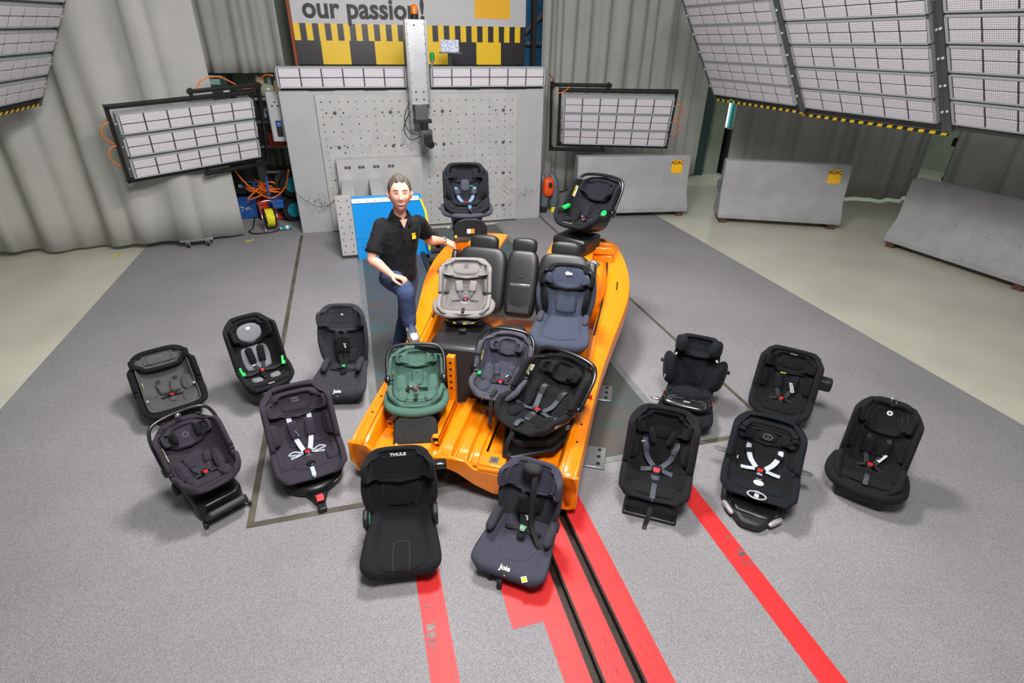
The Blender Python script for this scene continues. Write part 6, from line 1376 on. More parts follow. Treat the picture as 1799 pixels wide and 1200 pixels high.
Jt = {k: rel(v) for k, v in dict(neck=(.341, 4.90, 1.40), shR=(.158, 4.85, 1.335), shL=(.515, 4.955, 1.318), hipR=(.195, 4.84, .84), hipL=(.37, 4.91, .83), kneeR=(.297, 4.45, .865), ankR=(.311, 4.40, .575), kneeL=(.31, 4.87, .44), ankL=(.225, 4.95, .09), elR=(.055, 4.73, 1.08), wrR=(.205, 4.53, .985), elL=(.60, 5.09, 1.09), wrL=(.775, 5.20, 1.03)).items()}
sa = math.atan2(.11, .375)
def sect(mb, rows, n=24):
    P = []
    for (x, y, z, rx, ry, a) in rows:
        P.append([rel((x, y, z))+Vector((rx*math.copysign(abs(math.cos(t))**.85, math.cos(t))*math.cos(a)-ry*math.sin(t)*math.sin(a), rx*math.copysign(abs(math.cos(t))**.85, math.cos(t))*math.sin(a)+ry*math.sin(t)*math.cos(a), 0)) for t in [2*PI*k/n for k in range(n)]])
    k0 = len(mb.v); mb.grid(P, closed_v=True); mb.f.append([k0+i for i in range(n)]); mb.mi.append(0); k1 = k0+(len(P)-1)*n; mb.f.append([k1+i for i in range(n)][::-1]); mb.mi.append(0)
def torso(k):
    return [(.287, 4.885, .80, .150*k, .110*k, sa), (.287, 4.885, .88, .158*k, .115*k, sa), (.287, 4.885, .96, .152*k, .112*k, sa), (.294, 4.885, 1.08, .160*k, .112*k, sa), (.306, 4.89, 1.20, .180*k, .118*k, sa), (.320, 4.895, 1.30, .185*k, .110*k, sa), (.328, 4.90, 1.35, .165*k, .090*k, sa), (.335, 4.90, 1.39, .10*k, .070*k, sa), (.34, 4.90, 1.41, .06*k, .055*k, sa)]
def limb(mb, pts, rs, n=14, sm=5):
    P, R_ = spline([Vector(p) for p in pts], rs, sm); mb.tube(P, R_, n)
    for p, r_ in ((pts[0], rs[0]), (pts[-1], rs[-1])): mb.ell(p, (r_, r_, r_), 12, 8)
mb = MB(); sect(mb, torso(.88)[:-3]+[(.328, 4.90, 1.345, .10, .07, sa), (.335, 4.90, 1.375, .06, .055, sa)])
for s_ in 'RL':
    sh, el, wr = Jt['sh'+s_], Jt['el'+s_], Jt['wr'+s_]
    limb(mb, [sh, sh.lerp(el, .5), el, el.lerp(wr, .3), el.lerp(wr, .75), wr], [.044, .048, .044, .047, .035, .028])
    hp, kn, an = Jt['hip'+s_], Jt['knee'+s_], Jt['ank'+s_]
    limb(mb, [hp, hp.lerp(kn, .5), kn, kn.lerp(an, .35), an], [.085, .072, .055, .056, .038])
limb(mb, [Jt['neck']-Vector((0, 0, .06)), Jt['neck']+Vector((0, 0, .03)), Jt['neck']+Vector((-.0, -.02, .12))], [.062, .058, .056])
bodyme = remesh(mb, .011, 5)
ex = MB()
# head
HC = rel((.350, 4.835, 1.605)); HS = 1.20
HM = Matrix.Translation(HC) @ RZ(-.02) @ RX(-.16) @ RY(.03)
def headp(a, b, off=0, hair=False):
    x, y, z = math.sin(a)*math.cos(b), math.sin(a)*math.sin(b), math.cos(a)
    X, Y, Z = x*.076, y*.098, z*.122
    if z < 0: X *= 1-.30*(-z)**1.6; Y *= 1-.12*(-z) if y < 0 else 1-.45*(-z)
    if z > .3: X *= 1+.03
    if y < 0:
        Y *= .93+.05*abs(x)
        g = lambda cx, cz, sx, sz: math.exp(-((abs(X)-cx)/sx)**2-((Z-cz)/sz)**2)
        Y += .010*g(.031, .004, .015, .011)-.005*g(.030, .030, .022, .009)-.007*g(.044, -.030, .017, .017)
        Y += -.007*g(0, .0, .008, .02)-.024*g(0, -.034, .011, .013)-.013*g(0, -.018, .008, .014)-.008*g(.012, -.038, .006, .007)
        Y += -.005*g(0, -.066, .024, .010)+.004*g(0, -.083, .02, .007)-.012*g(0, -.108, .022, .014)+.003*g(.028, -.062, .006, .008)
    v = Vector((X, Y, Z)); 
    if off: v = v+v.normalized()*off
    return v*HS
n, m_ = 56, 44
ex.grid([[HM @ headp(PI*i/m_, 2*PI*j/n) for j in range(n)] for i in range(m_+1)], closed_v=True)
for sg in (-1, 1):   # ears
    c = HM @ (Vector((sg*.078, .012, -.008))*HS); ex.ell(c, (.010, .020, .034), 12, 10, RZ(sg*.35) @ RX(-.12)); ex.ell(c+Vector((sg*.005, -.002, .004)), (.008, .022, .028), 12, 8, RZ(sg*.5))
# hands
def hand(mb, wr, d, nrm, sg, curls, k=1.0, tcurl=.6, spread=.02, thumb=1.0):
    d = Vector(d).normalized(); nrm = Vector(nrm); nrm = (nrm-d*nrm.dot(d)).normalized(); s = d.cross(nrm)*sg
    L_ = .085*k
    rows = []
    for t, w_, h_ in ((-.15, .026, .020), (.1, .030, .020), (.45, .038, .019), (.8, .041, .016), (1.0, .039, .012), (1.06, .030, .007)):
        c = wr+d*L_*t; rows.append([c+s*w_*k*math.cos(2*PI*q/14)+nrm*h_*k*math.sin(2*PI*q/14) for q in range(14)])
    k0 = len(mb.v); mb.grid(rows, closed_v=True); mb.f.append([k0+5*14+q for q in range(14)]); mb.mi.append(0)
    for i, (o_, ln) in enumerate(((-.031, .066), (-.0105, .076), (.0105, .071), (.031, .056))):
        p = wr+d*L_*.9+s*o_*k; a = curls[i][0]; pts = [wr+d*L_*.55+s*o_*.9*k, p]; rr = [.0085*k, .0095*k]; dd = d+s*o_*spread/.03
        ang = 0
        for j, f_ in enumerate((.45, .30, .25)):
            ang += curls[i][j]; v = (dd.normalized()*math.cos(ang)-nrm*math.sin(ang)); p = p+v*ln*k*f_; pts.append(p); rr.append((.0088, .0080, .0068)[j]*k)
        mb.tube(pts, rr, 8, smooth=3); mb.ell(pts[-1], (.0068*k,)*3, 8, 6)
    b = wr+d*L_*.15-s*.026*k; v = (d*.62-s*.62-nrm*.45).normalized(); p1 = b+v*.040*k; v2 = (d*.95-s*.0*thumb-nrm*.5).normalized(); p2 = p1+v2*.032*k; p3 = p2+(d*.9+s*tcurl-nrm*.45).normalized()*.026*k
    mb.tube([b, p1, p2, p3], [.014*k, .0125*k, .0105*k, .0085*k], 8, smooth=3); mb.ell(p3, (.0085*k,)*3, 8, 6)
wr = Jt['wrR']; hand(ex, wr+Vector((.0, 0, 0)), (.86, -.45, -.12), (.15, .15, .97), -1, [(.5, .9, .7), (.45, .95, .7), (.4, .9, .6), (.35, .8, .6)], 1.12, .2)
wl = Jt['wrL']; hand(ex, wl, (.86, -.12, -.42), (.35, -.35, .87), 1, [(.7, .9, .6), (.65, .8, .5), (.55, .7, .5), (.45, .6, .4)], 1.12, .3)
fin(bodyme, 'body', MATS['skin'], man, ex)
# face details
def fp(x, z, off=.0):
    best = None
    for i in range(160):
        a = PI*i/160
        for y in (): pass
    # march: find b,a with given X,Z on the front
    a = math.acos(max(-1, min(1, z/.122))); 
    cx = max(-1, min(1, x/(.076*max(.2, math.sin(a))*(1-.30*max(0, -z/.122)**1.6)))); b = -math.acos(cx)
    v = headp(a, b); return HM @ (v+Vector((0, -off, 0)))
R3 = HM.to_3x3().to_4x4()
for sg in (-1, 1):
    MB().ell(fp(sg*.031, .004, .001), (.0135, .006, .0065), 14, 10, R3).build('eye', MATS['eye_white'], man, smooth=True)
    MB().ell(fp(sg*.031+.001, .004, .006), (.0055, .003, .0058), 12, 8, R3).build('iris', MATS['iris'], man, smooth=True)
    MB().tube([fp(sg*.046, .008, .003), fp(sg*.038, .0125, .005), fp(sg*.029, .0135, .005), fp(sg*.018, .008, .003)], [.0015, .0024, .0024, .0015], 6, smooth=4).build('eyelid', mat('lid', (196, 132, 112), .5) if sg < 0 else MATS['lid'], man, smooth=True)
    MB().tube([fp(sg*.050, .022, .0), fp(sg*.038, .031, .001), fp(sg*.024, .030, .001), fp(sg*.014, .025, .001)], [.0015, .0036, .004, .0025], 6, smooth=4).build('eyebrow', MATS['brow'], man, smooth=True)
MB().tube([fp(-.029, -.058, .001), fp(-.016, -.066, .002), fp(0, -.069, .002), fp(.016, -.066, .002), fp(.029, -.058, .001)], [.001, .0052, .0062, .0052, .001], 8, smooth=4).build('teeth', MATS['teeth'], man, smooth=True)
MB().tube([fp(-.032, -.056, .001), fp(-.014, -.0615, .004), fp(0, -.063, .005), fp(.014, -.0615, .004), fp(.032, -.056, .001)], [.0012, .0026, .0030, .0026, .0012], 6, smooth=4).build('upper_lip', MATS['lip'], man, smooth=True)
MB().tube([fp(-.031, -.057, .001), fp(-.015, -.073, .003), fp(0, -.078, .004), fp(.015, -.073, .003), fp(.031, -.057, .001)], [.0012, .0036, .0042, .0036, .0012], 6, smooth=4).build('lower_lip', MATS['lip'], man, smooth=True)
# hair cap with uneven locks
rnd = random.Random(5); P = []
def hline(b):   # polar angle of the hair line
    f = -math.sin(b)   # 1 in front
    if f > .8: return .88+.05*math.sin(b*9)
    if f > .35: return .88+(.8-f)*1.35
    if f > -.1: return 1.50+(.35-f)*.55
    return 1.9+min(.25, (-f))*.9
for i in range(27):
    row = []
    for j in range(72):
        b = 2*PI*j/72; A = hline(b)*i/26; th = .012*(1-(i/26)**5)+.0045*math.sin(b*13+i*.8)*math.sin(i*.9+b*5)+rnd.uniform(-.002, .002)
        if i >= 25: th = .001 if i == 25 else -.004
        f = max(0, -math.sin(b)); th += .008*f*math.sin(PI*min(1, i/26))
        row.append(HM @ headp(A, b, th))
    P.append(row)
MB().grid(P, closed_v=True).build('hair', MATS['hair'], man, smooth=True)
# polo shirt
mb = MB(); sect(mb, torso(1.12)[:-2]+[(.334, 4.905, 1.378, .095, .066, sa)])
for s_ in 'RL':
    sh, el = Jt['sh'+s_], Jt['el'+s_]; e2 = sh.lerp(el, .82 if s_ == 'R' else .62)
    P_, R_ = spline([sh+(Jt['neck']-sh)*.3, sh, sh.lerp(e2, .5), e2], [.045, .058, .066, .073], 5); mb.tube(P_, R_, 16); mb.ell(sh, (.058,)*3, 14, 10)
pme = remesh(mb, .011, 7); shirt = fin(pme, 'polo_shirt', MATS['polo'], man)
dm = shirt.modifiers.new('folds', 'DISPLACE'); tx = bpy.data.textures.new('folds', 'CLOUDS'); tx.noise_scale = .09; dm.texture = tx; dm.strength = .016; dm.mid_level = .5
for s_ in 'RL':
    sh, el = Jt['sh'+s_], Jt['el'+s_]; e2 = sh.lerp(el, .82 if s_ == 'R' else .62); d = (el-sh).normalized()
    MB().tube([e2-d*.02, e2+d*.004, e2+d*.006], [.0755, .076, .060], 20, cap=False).build('sleeve_cuff', MATS['polo'], shirt, smooth=True)
# collar: two folded flaps around the neck
nk = Jt['neck']+Vector((0, 0, .012)); fwd = Vector((math.sin(sa), -math.cos(sa), 0)); sd = Vector((math.cos(sa), math.sin(sa), 0))
P = []
for i in range(25):
    t = -PI*.93+2*PI*.93*i/24; dirv = sd*math.sin(t)-fwd*math.cos(t) if False else -fwd*math.cos(t)+sd*math.sin(t)
    f = abs(t)/(PI*.93); zt = .035-.055*f**2.2; zb = -.012-.085*f**1.8
    P.append([nk+dirv*(.060+.006*f)+Vector((0, 0, zt)), nk+dirv*(.070+.008*f)+Vector((0, 0, zt+.004)), nk+dirv*(.086+.018*f)+Vector((0, 0, (zt+zb)/2)), nk+dirv*(.098+.030*f**2)+Vector((0, 0, zb))])
c = MB().grid(P).build('collar', MATS['polo'], shirt, smooth=True); s = c.modifiers.new('t', 'SOLIDIFY'); s.thickness = .004
# open neck triangle of skin, placket and buttons
def chest(u, z, off):
    rows = torso(1.12); 
    for i in range(len(rows)-1):
        if rows[i][2] <= z <= rows[i+1][2]:
            t = (z-rows[i][2])/(rows[i+1][2]-rows[i][2]); r = [rows[i][k]*(1-t)+rows[i+1][k]*t for k in range(5)]; break
    ang = math.asin(max(-1, min(1, u/r[3]))); return rel((r[0], r[1], z))+sd*u+fwd*(r[4]*math.cos(ang)+off)
MB().add([chest(-.034, 1.388, .022), chest(.034, 1.388, .022), chest(.0, 1.318, .012)], [(0, 1, 2)]).build('bare_neck', MATS['skin'], man, fixn=False)
rib([chest(.0, 1.325, .006), chest(.0, 1.28, .006), chest(0, 1.21, .006)], [fwd]*3, .028, 'placket', MATS['polo'], shirt, th=.004)
for z in (1.30, 1.26, 1.225): MB().ell(chest(0, z, .012), (.0055, .003, .0055), 8, 6).build('button', MATS['plastic_gloss'], shirt, smooth=True)
lp = chest(.095, 1.235, .012); M = frame(lp, sd+fwd*-.25, fwd+sd*.25+Vector((0, 0, .1))); lg = MB().box(-.019, .019, -.026, .026, 0, .003, M).build('chest_patch', MATS['gold_patch'], shirt)
text('lettering', 'ADAC', .014, MATS['print_black'], M @ Matrix.Translation((0, .014, .0035)), lg)
# jeans
mb = MB(); sect(mb, [(.287, 4.885, .78, .155, .118, sa), (.287, 4.885, .84, .162, .122, sa), (.287, 4.885, .92, .158, .118, sa), (.287, 4.885, .955, .152, .112, sa)])
limb(mb, [Jt['hipR'], Jt['hipR'].lerp(Jt['kneeR'], .5)+Vector((0, 0, .008)), Jt['kneeR']+Vector((0, .01, 0)), Jt['kneeR'].lerp(Jt['ankR'], .4)+Vector((0, .015, 0)), Jt['ankR']+Vector((0, .02, .0))], [.10, .088, .080, .074, .062], 16)
limb(mb, [Jt['hipL'], Jt['hipL'].lerp(Jt['kneeL'], .5), Jt['kneeL'], Jt['kneeL'].lerp(Jt['ankL'], .4), Jt['ankL']+Vector((0, 0, .0))], [.10, .088, .072, .068, .062], 16)
jme = remesh(mb, .011, 6); jn = fin(jme, 'jeans', MATS['jeans'], man)
dm = jn.modifiers.new('folds', 'DISPLACE'); tx = bpy.data.textures.new('folds2', 'CLOUDS'); tx.noise_scale = .07; dm.texture = tx; dm.strength = .014; dm.mid_level = .5
# shoes
def shoe(c, a, pitch):
    M = Matrix.Translation(c) @ RZ(a) @ RX(pitch); rows = []
    for y, w_, h_ in ((.095, .026, .06), (.085, .036, .085), (.05, .039, .092), (.0, .040, .088), (-.05, .043, .068), (-.10, .047, .050), (-.145, .044, .040), (-.175, .030, .030), (-.185, .014, .018)):
        rows.append([M @ Vector((w_*math.cos(t)*(1 if math.sin(t) < .3 else .8), y, .018+max(0, h_*math.sin(t)) if math.sin(t) > 0 else .018)) for t in [2*PI*k/16 for k in range(16)]])
    mb = MB(); mb.grid(rows, closed_v=True); mb.f.append(list(range(16))); mb.mi.append(0); mb.f.append([8*16+i for i in range(16)]); mb.mi.append(0)
    o = mb.build('shoe', MATS['shoe_grey'], man, smooth=True)
    out = [(-.02, .10), (-.036, .07), (-.041, 0), (-.050, -.10), (-.044, -.16), (-.02, -.19), (.02, -.19), (.044, -.16), (.050, -.10), (.041, 0), (.036, .07), (.02, .10)]
    MB().prism(out, 0, .024, M).build('sole', MATS['sole'], o, bev=.006)
    for k in range(6):
        y = -.02-k*.018; z = .018+.088-(k*.0075)-.003; MB().tube([M @ Vector((-.026, y-.004, z-.006)), M @ Vector((0, y, z+.004)), M @ Vector((.026, y+.006, z-.006))], .0038, 6, smooth=3).build('lace', MATS['lace'], o, smooth=True)
    for sg in (-1, 1):
        for k in range(3): MB().tube([M @ Vector((sg*.043, .03-k*.03, .03)), M @ Vector((sg*.040, .015-k*.03, .065))], .004, 5).build('side_stripe', MATS['shoe_white'], o)
    MB().tube([M @ Vector((0, -.12, .058)), M @ Vector((0, -.165, .045)), M @ Vector((0, -.185, .03))], [.03, .034, .02], 10, flat=(1, .35)).build('toe_cap', MATS['shoe_white'], o, smooth=True)
    return o
shoe(rel((.318, 4.385, .492)), .06, .05); shoe(rel((.215, 4.93, .006)), .1, 0)
# watch
wl2 = Jt['elL'].lerp(Jt['wrL'], .93); d = (Jt['wrL']-Jt['elL']).normalized()
w_ = MB().tube([wl2-d*.009, wl2+d*.009], [.0335, .0335], 20, cap=False).build('wrist_watch', MATS['chrome'], man, smooth=True); s = w_.modifiers.new('t', 'SOLIDIFY'); s.thickness = .004
MB().cyl(wl2+Vector((-.0, -.012, .030)), wl2+Vector((-.0, -.016, .038)), .018, 16).build('watch_dial', MATS['plastic_grey'], w_)
# ================================================================ clutter left of the crash block
def Y(u, v, y): return onY(u, v, y)
def yb_(u0, v0, u1, v1, y, dep, name, m, label, cat, bev=.008, group=None, floor_=False):
    a = Y(u0, v0, y); b = Y(u1, v1, y); z0 = 0.005 if floor_ else b.z
    c = Vector(((a.x+b.x)/2, y+dep/2, z0)); e_ = empty(name, c, 0, label, cat, group)
    MB().box(a.x-c.x, b.x-c.x, -dep/2, dep/2, 0, a.z-z0).build('body', m, e_, bev=bev); return e_, (b.x-a.x), a.z-z0, dep
c, w_, h_, d_ = yb_(352, 132, 422, 250, 11.0, .6, 'steel_cabinet', MATS['green_dark'], 'dark green steel cabinet half hidden behind the left floodlight frame', 'cabinet', floor_=True)
rbox(-w_*.2, w_*.22, -d_/2-.006, -d_/2, h_-.14, h_-.06).build('paper_label', mat('mint', (130, 180, 165), .6), c); rbox(.1, .2, -d_/2-.006, -d_/2, h_-.26, h_-.2).build('sticker', MATS['label_white'], c)
rbox(-w_/2, w_/2-.05, -d_/2-.02, -d_/2, h_-.02, h_).build('top_edge', MATS['mint'], c)
# open shelf
sx0, sx1 = Y(462, 200, 10.7).x, Y(534, 200, 10.7).x
sh_ = empty('shelf_rack', ((sx0+sx1)/2, 10.9, .004), 0, 'dark open shelf rack with grey edges, filled with bins, left of the crash block', 'shelf')
sw = (sx1-sx0)/2+.12; zs = [Y(490, v, 10.7).z for v in (172, 212, 255, 300)]
for x in (-sw, sw-.04):
    for y in (-.22, .18): rbox(x, x+.04, y, y+.04, 0, 2.1).build('upright', MATS['black_steel'], sh_)
for z in zs+[.15]: f = rbox(-sw, sw, -.22, .22, z-.02, z).build('shelf_board', MATS['black_steel'], sh_); rbox(-sw, sw, -.235, -.22, z-.035, z+.005).build('shelf_edge', MATS['alu'], f)
def bin_(x, z, w, d, h, m, label, y=10.72, name='storage_bin', cat='bin', grp=None):
    e_ = empty(name, (x, y, z), 0, label, cat, grp); mb = MB(); t = .006
    for (x0, x1, y0, y1, z0, z1) in ((-w/2, w/2, -d/2, d/2, 0, t), (-w/2, w/2, -d/2, -d/2+t, 0, h), (-w/2, w/2, d/2-t, d/2, 0, h), (-w/2, -w/2+t, -d/2, d/2, 0, h), (w/2-t, w/2, -d/2, d/2, 0, h)): mb.box(x0, x1, y0, y1, z0, z1)
    mb.build('body', m, e_, bev=.003); MB().box(-w/2-.01, w/2+.01, -d/2-.012, -d/2, h-.025, h).build('rim', m, e_, bev=.003); return e_
X = (sx0+sx1)/2
bin_(X-.15, zs[1]+.0, .22, .3, .17, MATS['bin_blue'], 'blue bin on the second shelf, left one'); bin_(X+.12, zs[1], .22, .3, .17, MATS['shelf_blue'], 'darker blue bin on the second shelf, right one')
bin_(X-.18, zs[2], .24, .32, .22, MATS['bin_red'], 'red-orange bin on the third shelf, left one'); bin_(X+.1, zs[2], .24, .32, .22, MATS['orange_bin'], 'red-orange bin on the third shelf, right one')
bx_ = empty('cardboard_box', (X+.1, 10.75, zs[0]), 0, 'brown cardboard box on top of the shelf rack', 'box'); rbox(-.16, .16, -.14, .14, 0, .26).build('body', MATS['card'], bx_, bev=.004); rbox(-.16, .16, -.015, .015, .26, .262).build('tape', MATS['card'], bx_)
tag(blob((X-.2, 10.75, zs[0]+.11), (.14, .12, .11), 'plastic_bag', mat('bag_film', (150, 155, 135), .3), None, e=2.4), 'pale plastic bag on top of the shelf rack', 'bag')
tag(MB().tube([(X-.35, 11.3, 0.005), (X-.35, 11.3, 2.7)], .07, 14).build('pale_pipe', mat('pale_pipe', (170, 178, 160), .5), smooth=True), 'thick pale vertical pipe between cabinet and shelf rack', 'pipe')
p = Y(505, 245, 9.6)
cb = empty('control_box', (p.x-.04, 9.35, Y(505, 247, 9.4).z), 0, 'light grey electrical box with sockets on the left side of the crash block', 'control box')
hh = Y(490, 160, 9.4).z-Y(505, 247, 9.4).z; rbox(-.13, .08, -.06, .14, 0, hh).build('housing', MATS['block_paint'], cb, bev=.02)
rbox(-.05, .03, -.085, -.06, .08, .3).build('plug_socket', MATS['plastic'], cb, bev=.008); rbox(-.04, .02, -.09, -.084, .22, .28).build('blue_switch', MATS['btn_blue'], cb, bev=.003)
for k in range(3): MB().cyl((-.06+k*.04, -.065, .5+.05*(k % 2)), (-.06+k*.04, -.058, .5+.05*(k % 2)), .012, 10).build('socket_hole', MATS['hole'], cb)
# big black case, crates, heap, reels
c, w_, h_, d_ = yb_(372, 258, 452, 345, 10.2, .6, 'equipment_case', MATS['rubber'], 'large black equipment case standing above the blue crate by the curtain edge', 'case', bev=.02)
rbox(.0, .07, -d_/2-.004, -d_/2, .12, .17).build('white_label', MATS['label_white'], c); 
c.location.z = .40; 
def crate(u0, v0, u1, v1, y, m, label, name='plastic_crate', deco=None):
    a = Y(u0, v0, y); b = Y(u1, v1, y); w = b.x-a.x; h = a.z-.0; z0 = max(.005, b.z)
    e_ = empty(name, ((a.x+b.x)/2, y+.2, z0), 0, label, 'crate'); mb = MB(); t = .015; hh = a.z-z0
    for q in ((-w/2, w/2, -.2, .2, 0, t), (-w/2, w/2, -.2, -.2+t, 0, hh), (-w/2, w/2, .2-t, .2, 0, hh), (-w/2, -w/2+t, -.2, .2, 0, hh), (w/2-t, w/2, -.2, .2, 0, hh)): mb.box(*q)
    mb.build('body', m, e_, bev=.005); MB().box(-w/2-.01, w/2+.01, -.215, -.2, hh-.05, hh).build('rim', m, e_, bev=.004); return e_, w, hh
e_, w, hh = crate(408, 347, 456, 384, 10.15, MATS['bin_blue'], 'blue plastic crate with worn white print on the floor by the curtain edge'); strokes_m = MB()
for i in range(14): x = random.uniform(-w*.25, w*.2); z = random.uniform(hh*.35, hh*.55); strokes_m.box(x, x+random.uniform(.01, .04), -.203, -.2, z, z+.012)
strokes_m.build('worn_print', MATS['label_white'], e_)['kind'] = 'stuff'
crate(452, 355, 480, 382, 9.95, MATS['bin_red'], 'red plastic crate left behind the yellow cable reel'); crate(482, 362, 510, 384, 9.95, MATS['bin_red'], 'red plastic crate right of the yellow cable reel, nearest the block')
crate(474, 352, 497, 366, 9.7, MATS['bin_blue'], 'small blue tray leaning over the red crates')[0].rotation_euler = (0, .0, .1)
a = Y(473, 342, 9.95)
def tangle(c, r, n, m, name, label, rr=.012, seed=1):
    q = random.Random(seed); pts = []
    for i in range(n): pts.append(Vector(c)+Vector((q.gauss(0, r[0]*.5), q.gauss(0, r[1]*.5), abs(q.gauss(0, r[2]*.5)))))
    return tag(MB().tube(pts, rr, 6, smooth=5).build(name, m, smooth=True), label, 'cable')
tangle((a.x, 10.1, .42), (.32, .22, .18), 46, MATS['orange_cable'], 'cable_heap', 'tangled heap of thick orange cable above the red crates', .013, 3)
tangle((a.x+.28, 10.2, .42), (.2, .2, .16), 26, MATS['green_dark'], 'cable_heap', 'dark green hose heap right of the orange cable heap', .013, 4)
tangle((a.x-.2, 10.2, .40), (.2, .16, .2), 22, mat('blue_hose', (30, 100, 170), .5), 'cable_heap', 'blue hose tangle left of the orange cable heap', .011, 5)
p1 = Y(410, 296, 9.3); p2 = Y(435, 325, 9.4); p3 = Y(475, 348, 9.6); p4 = Y(500, 330, 9.6); p5_ = Y(507, 298, 9.4)
tag(MB().tube([p1, p2, p3, p4, p5_], .011, 8, smooth=8).build('hanging_cable', MATS['orange_cable'], smooth=True), 'orange cable hanging in an arc from the left floodlight frame towards the block', 'cable')
p1 = Y(424, 158, 9.2); tag(MB().tube([Y(424, 156, 9.3), Y(447, 153, 9.3), Y(458, 140, 9.3), Y(466, 132, 9.2), Y(479, 133, 9.05)], .011, 8, smooth=6).build('hanging_cable', MATS['orange_cable'], smooth=True), 'orange cable rising to the end of the left floodlight bar', 'cable')
tag(MB().tube([Y(964, 129, 9.1), Y(972, 140, 9.1), Y(973, 158, 9.1)], .009, 8, smooth=6).build('hanging_cable', mat('red_cable', (120, 50, 40), .5), smooth=True), 'dark red cable looping down from the right floodlight bar', 'cable')
# blue column + black stand by the shelf
tag(MB().tube([Y(468, 310, 9.8), Y(476, 372, 9.8)], .018, 10).build('blue_pole', MATS['bin_blue'], smooth=True), 'thin blue pole standing in the clutter behind the cable reel', 'pole')
a = Y(515, 312, 10.1)
for (u, v, y, r_, lb) in ((508, 322, 10.0, .20, 'black hose drum with teal disc, upper one beside the block'), (512, 366, 9.9, .19, 'black hose drum with teal rim, lower one beside the block')):
    p = Y(u, v, y); e_ = empty('hose_drum', (p.x, p.y, p.z), 0, lb, 'drum'); M = RZ(.5) @ RX(PI/2)
    MB().lathe([(.04, -.12), (r_, -.12), (r_, -.10), (r_*.7, -.09), (r_*.7, .09), (r_, .10), (r_, .12), (.04, .12)], 24, M).build('drum', MATS['rubber'], e_, smooth=False); MB().lathe([(0, .125), (r_*.62, .125), (r_*.62, .12)], 24, M).build('teal_disc', MATS['teal'], e_)
# yellow cable reel
p = G(478, 406); rl = empty('cable_reel', (p.x, p.y+.05, .006), .25, 'yellow cable reel in a chrome stand with blue plug, in front of the clutter', 'cable reel')
M = Matrix.Translation((0, 0, .2)) @ RY(PI/2)
MB().lathe([(.02, -.08), (.16, -.08), (.16, -.07), (.07, -.065), (.07, .065), (.16, .07), (.16, .08), (.02, .08)], 24, M).build('spool', MATS['rubber'], rl)
q = random.Random(2); pts = []
for i in range(240): t = i*.72; pts.append(M @ Vector(((.135+q.uniform(-.012, .012))*math.cos(t), (.135+q.uniform(-.012, .012))*math.sin(t), -.06+.12*((i*.063) % 1))))
MB().tube(pts, .006, 5).build('yellow_cable', MATS['yellow_cable'], rl, smooth=True)
MB().tube([(-.1, -.12, .01), (-.11, -.16, .04), (-.11, 0, .22), (-.11, .02, .42), (-.06, .02, .46), (.06, .02, .46), (.11, .02, .42), (.11, 0, .22), (.11, -.16, .04), (.1, -.12, .01), (-.1, -.12, .01)], .009, 8, smooth=3).build('stand', MATS['chrome'], rl, smooth=True)
MB().tube([(.12, -.1, .03), (.28, -.12, .045)], .03, 12).build('plug', MATS['teal'], rl, smooth=False); MB().tube([(.2, -.11, .04), (.24, -.115, .042)], .034, 12).build('plug_band', MATS['label_white'], rl)
MB().tube([(.12, -.1, .02), (-.05, -.16, .012), (-.28, -.12, .012), (-.34, .05, .012), (-.26, .2, .012), (-.2, .2, .2)], .011, 8, smooth=6).build('lead', MATS['rubber'], rl, smooth=True)
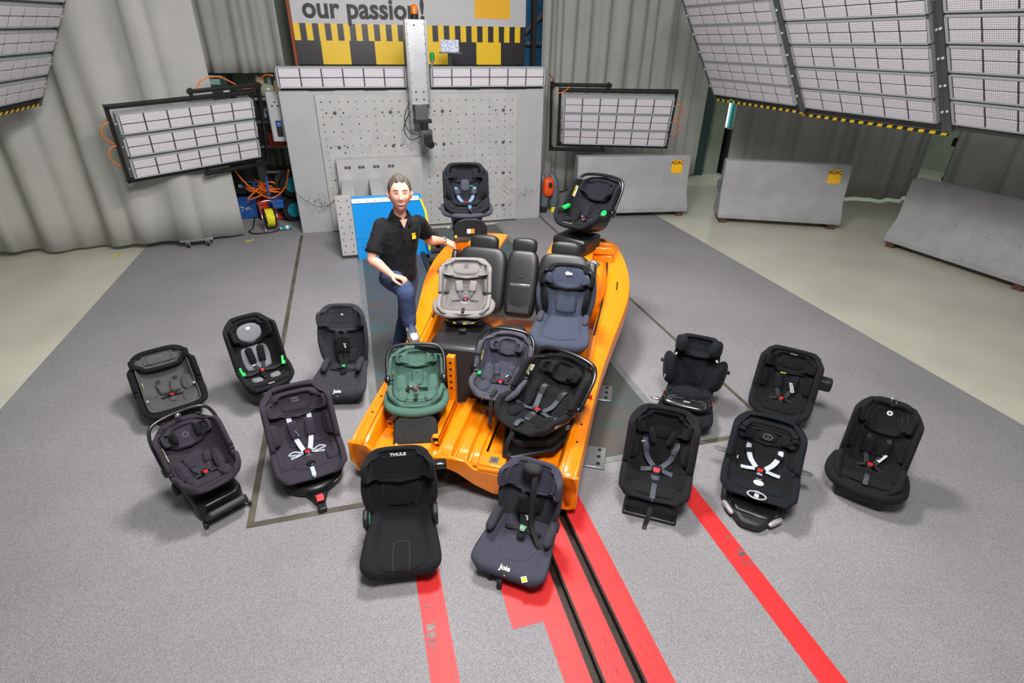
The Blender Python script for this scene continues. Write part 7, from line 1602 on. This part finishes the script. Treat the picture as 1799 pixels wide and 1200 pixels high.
# orange bag and grey tubes right of the block
p = G(957, 372); ob = empty('orange_bag', (3.27, 9.35, .30), 0, 'orange bag with black buckle hanging beside the right edge of the crash block', 'bag')
blob((0, 0, .17), (.10, .09, .17), 'body', MATS['orange_bin'], ob, e=3); rbox(-.02, .04, -.11, -.08, .18, .26).build('buckle', MATS['rubber'], ob, bev=.006)
for i, x in enumerate((3.22, 3.40)):
    tb = empty('grey_hose', (x, 9.42, .005), 0, ('left', 'right')[i]+' one of the two fat grey hoses under the orange bag', 'hose')
    MB().tube([(0, 0, .10), (.02, 0, .3), (0, 0, .52), (-.05, .05, .68)], [.07, .085, .08, .04], 14, smooth=5).build('hose', MATS['grey_tube'], tb, smooth=True)
    MB().cyl((.0, -.02, 0), (.01, -.02, .10), .045, 12).build('yellow_end', MATS['yellow_tape'], tb) if i else MB().cyl((0, 0, 0), (0, 0, .1), .06, 12).build('foot', MATS['rubber'], tb)
# trolley wheels peeping under the left curtain
p = G(345, 440); tr = empty('trolley', (p.x, p.y+.15, .004), .1, 'low wheeled trolley peeping out under the left curtain', 'trolley')
rbox(-.22, .22, -.02, .2, .09, .12).build('deck', MATS['alu'], tr, bev=.004)
for x in (-.12, .14): MB().cyl((x-.015, 0, .04), (x+.015, 0, .04), .04, 14).build('wheel', MATS['rubber'], tr); rbox(x-.025, x+.025, -.01, .01, .04, .10).build('fork', MATS['alu_bright'], tr)
# tripod-like stand behind the gap at right
p = G(1672, 330, .9)
st = empty('camera_stand', (10.9, 8.2, 0), 0, 'dark camera stand with cables in the gap between the right curtains', 'stand')
MB().tube([(0, 0, 0), (0, 0, 1.6)], .02, 8).build('pole', MATS['black_steel'], st, smooth=True); MB().box(-.08, .08, -.05, .05, 1.1, 1.25).build('camera', MATS['rubber'], st, bev=.01)
MB().tube([(0, -.03, 1.15), (-.1, -.08, .9), (-.05, -.05, .7), (-.12, -.06, .5)], .014, 6, smooth=4).build('cable', MATS['rubber'], st, smooth=True)
for a_ in (0, 2.1, 4.2): MB().tube([(0, 0, .3), (.25*math.cos(a_), .25*math.sin(a_), .01)], .012, 6).build('leg', MATS['black_steel'], st)
# ---- repeats share a group phrase
GRP = dict(curtain='grey hall curtains', concrete_barrier='concrete barriers in a row', floodlight_bank='tilted floodlight banks', floodlight_rack='three-bar floodlights on swing frames', floodlight_bar='floodlight bars on the crash block', storage_bin='bins on the shelf rack', plastic_crate='crates in the clutter', cable_heap='cable heaps in the clutter', hose_drum='hose drums beside the block', hanging_cable='hanging cables at the floodlights', grey_hose='grey hoses beside the block')
for o in list(bpy.data.objects):
    if o.parent is None and o.get('label'):
        b = o.name.split('.')[0]
        if b in GRP: o['group'] = GRP[b]
        elif b in ('child_seat', 'booster_seat', 'infant_carrier'): o['group'] = 'child seats set out on the carpet' if o.location.z < .1 else 'child seats shown on the orange body'
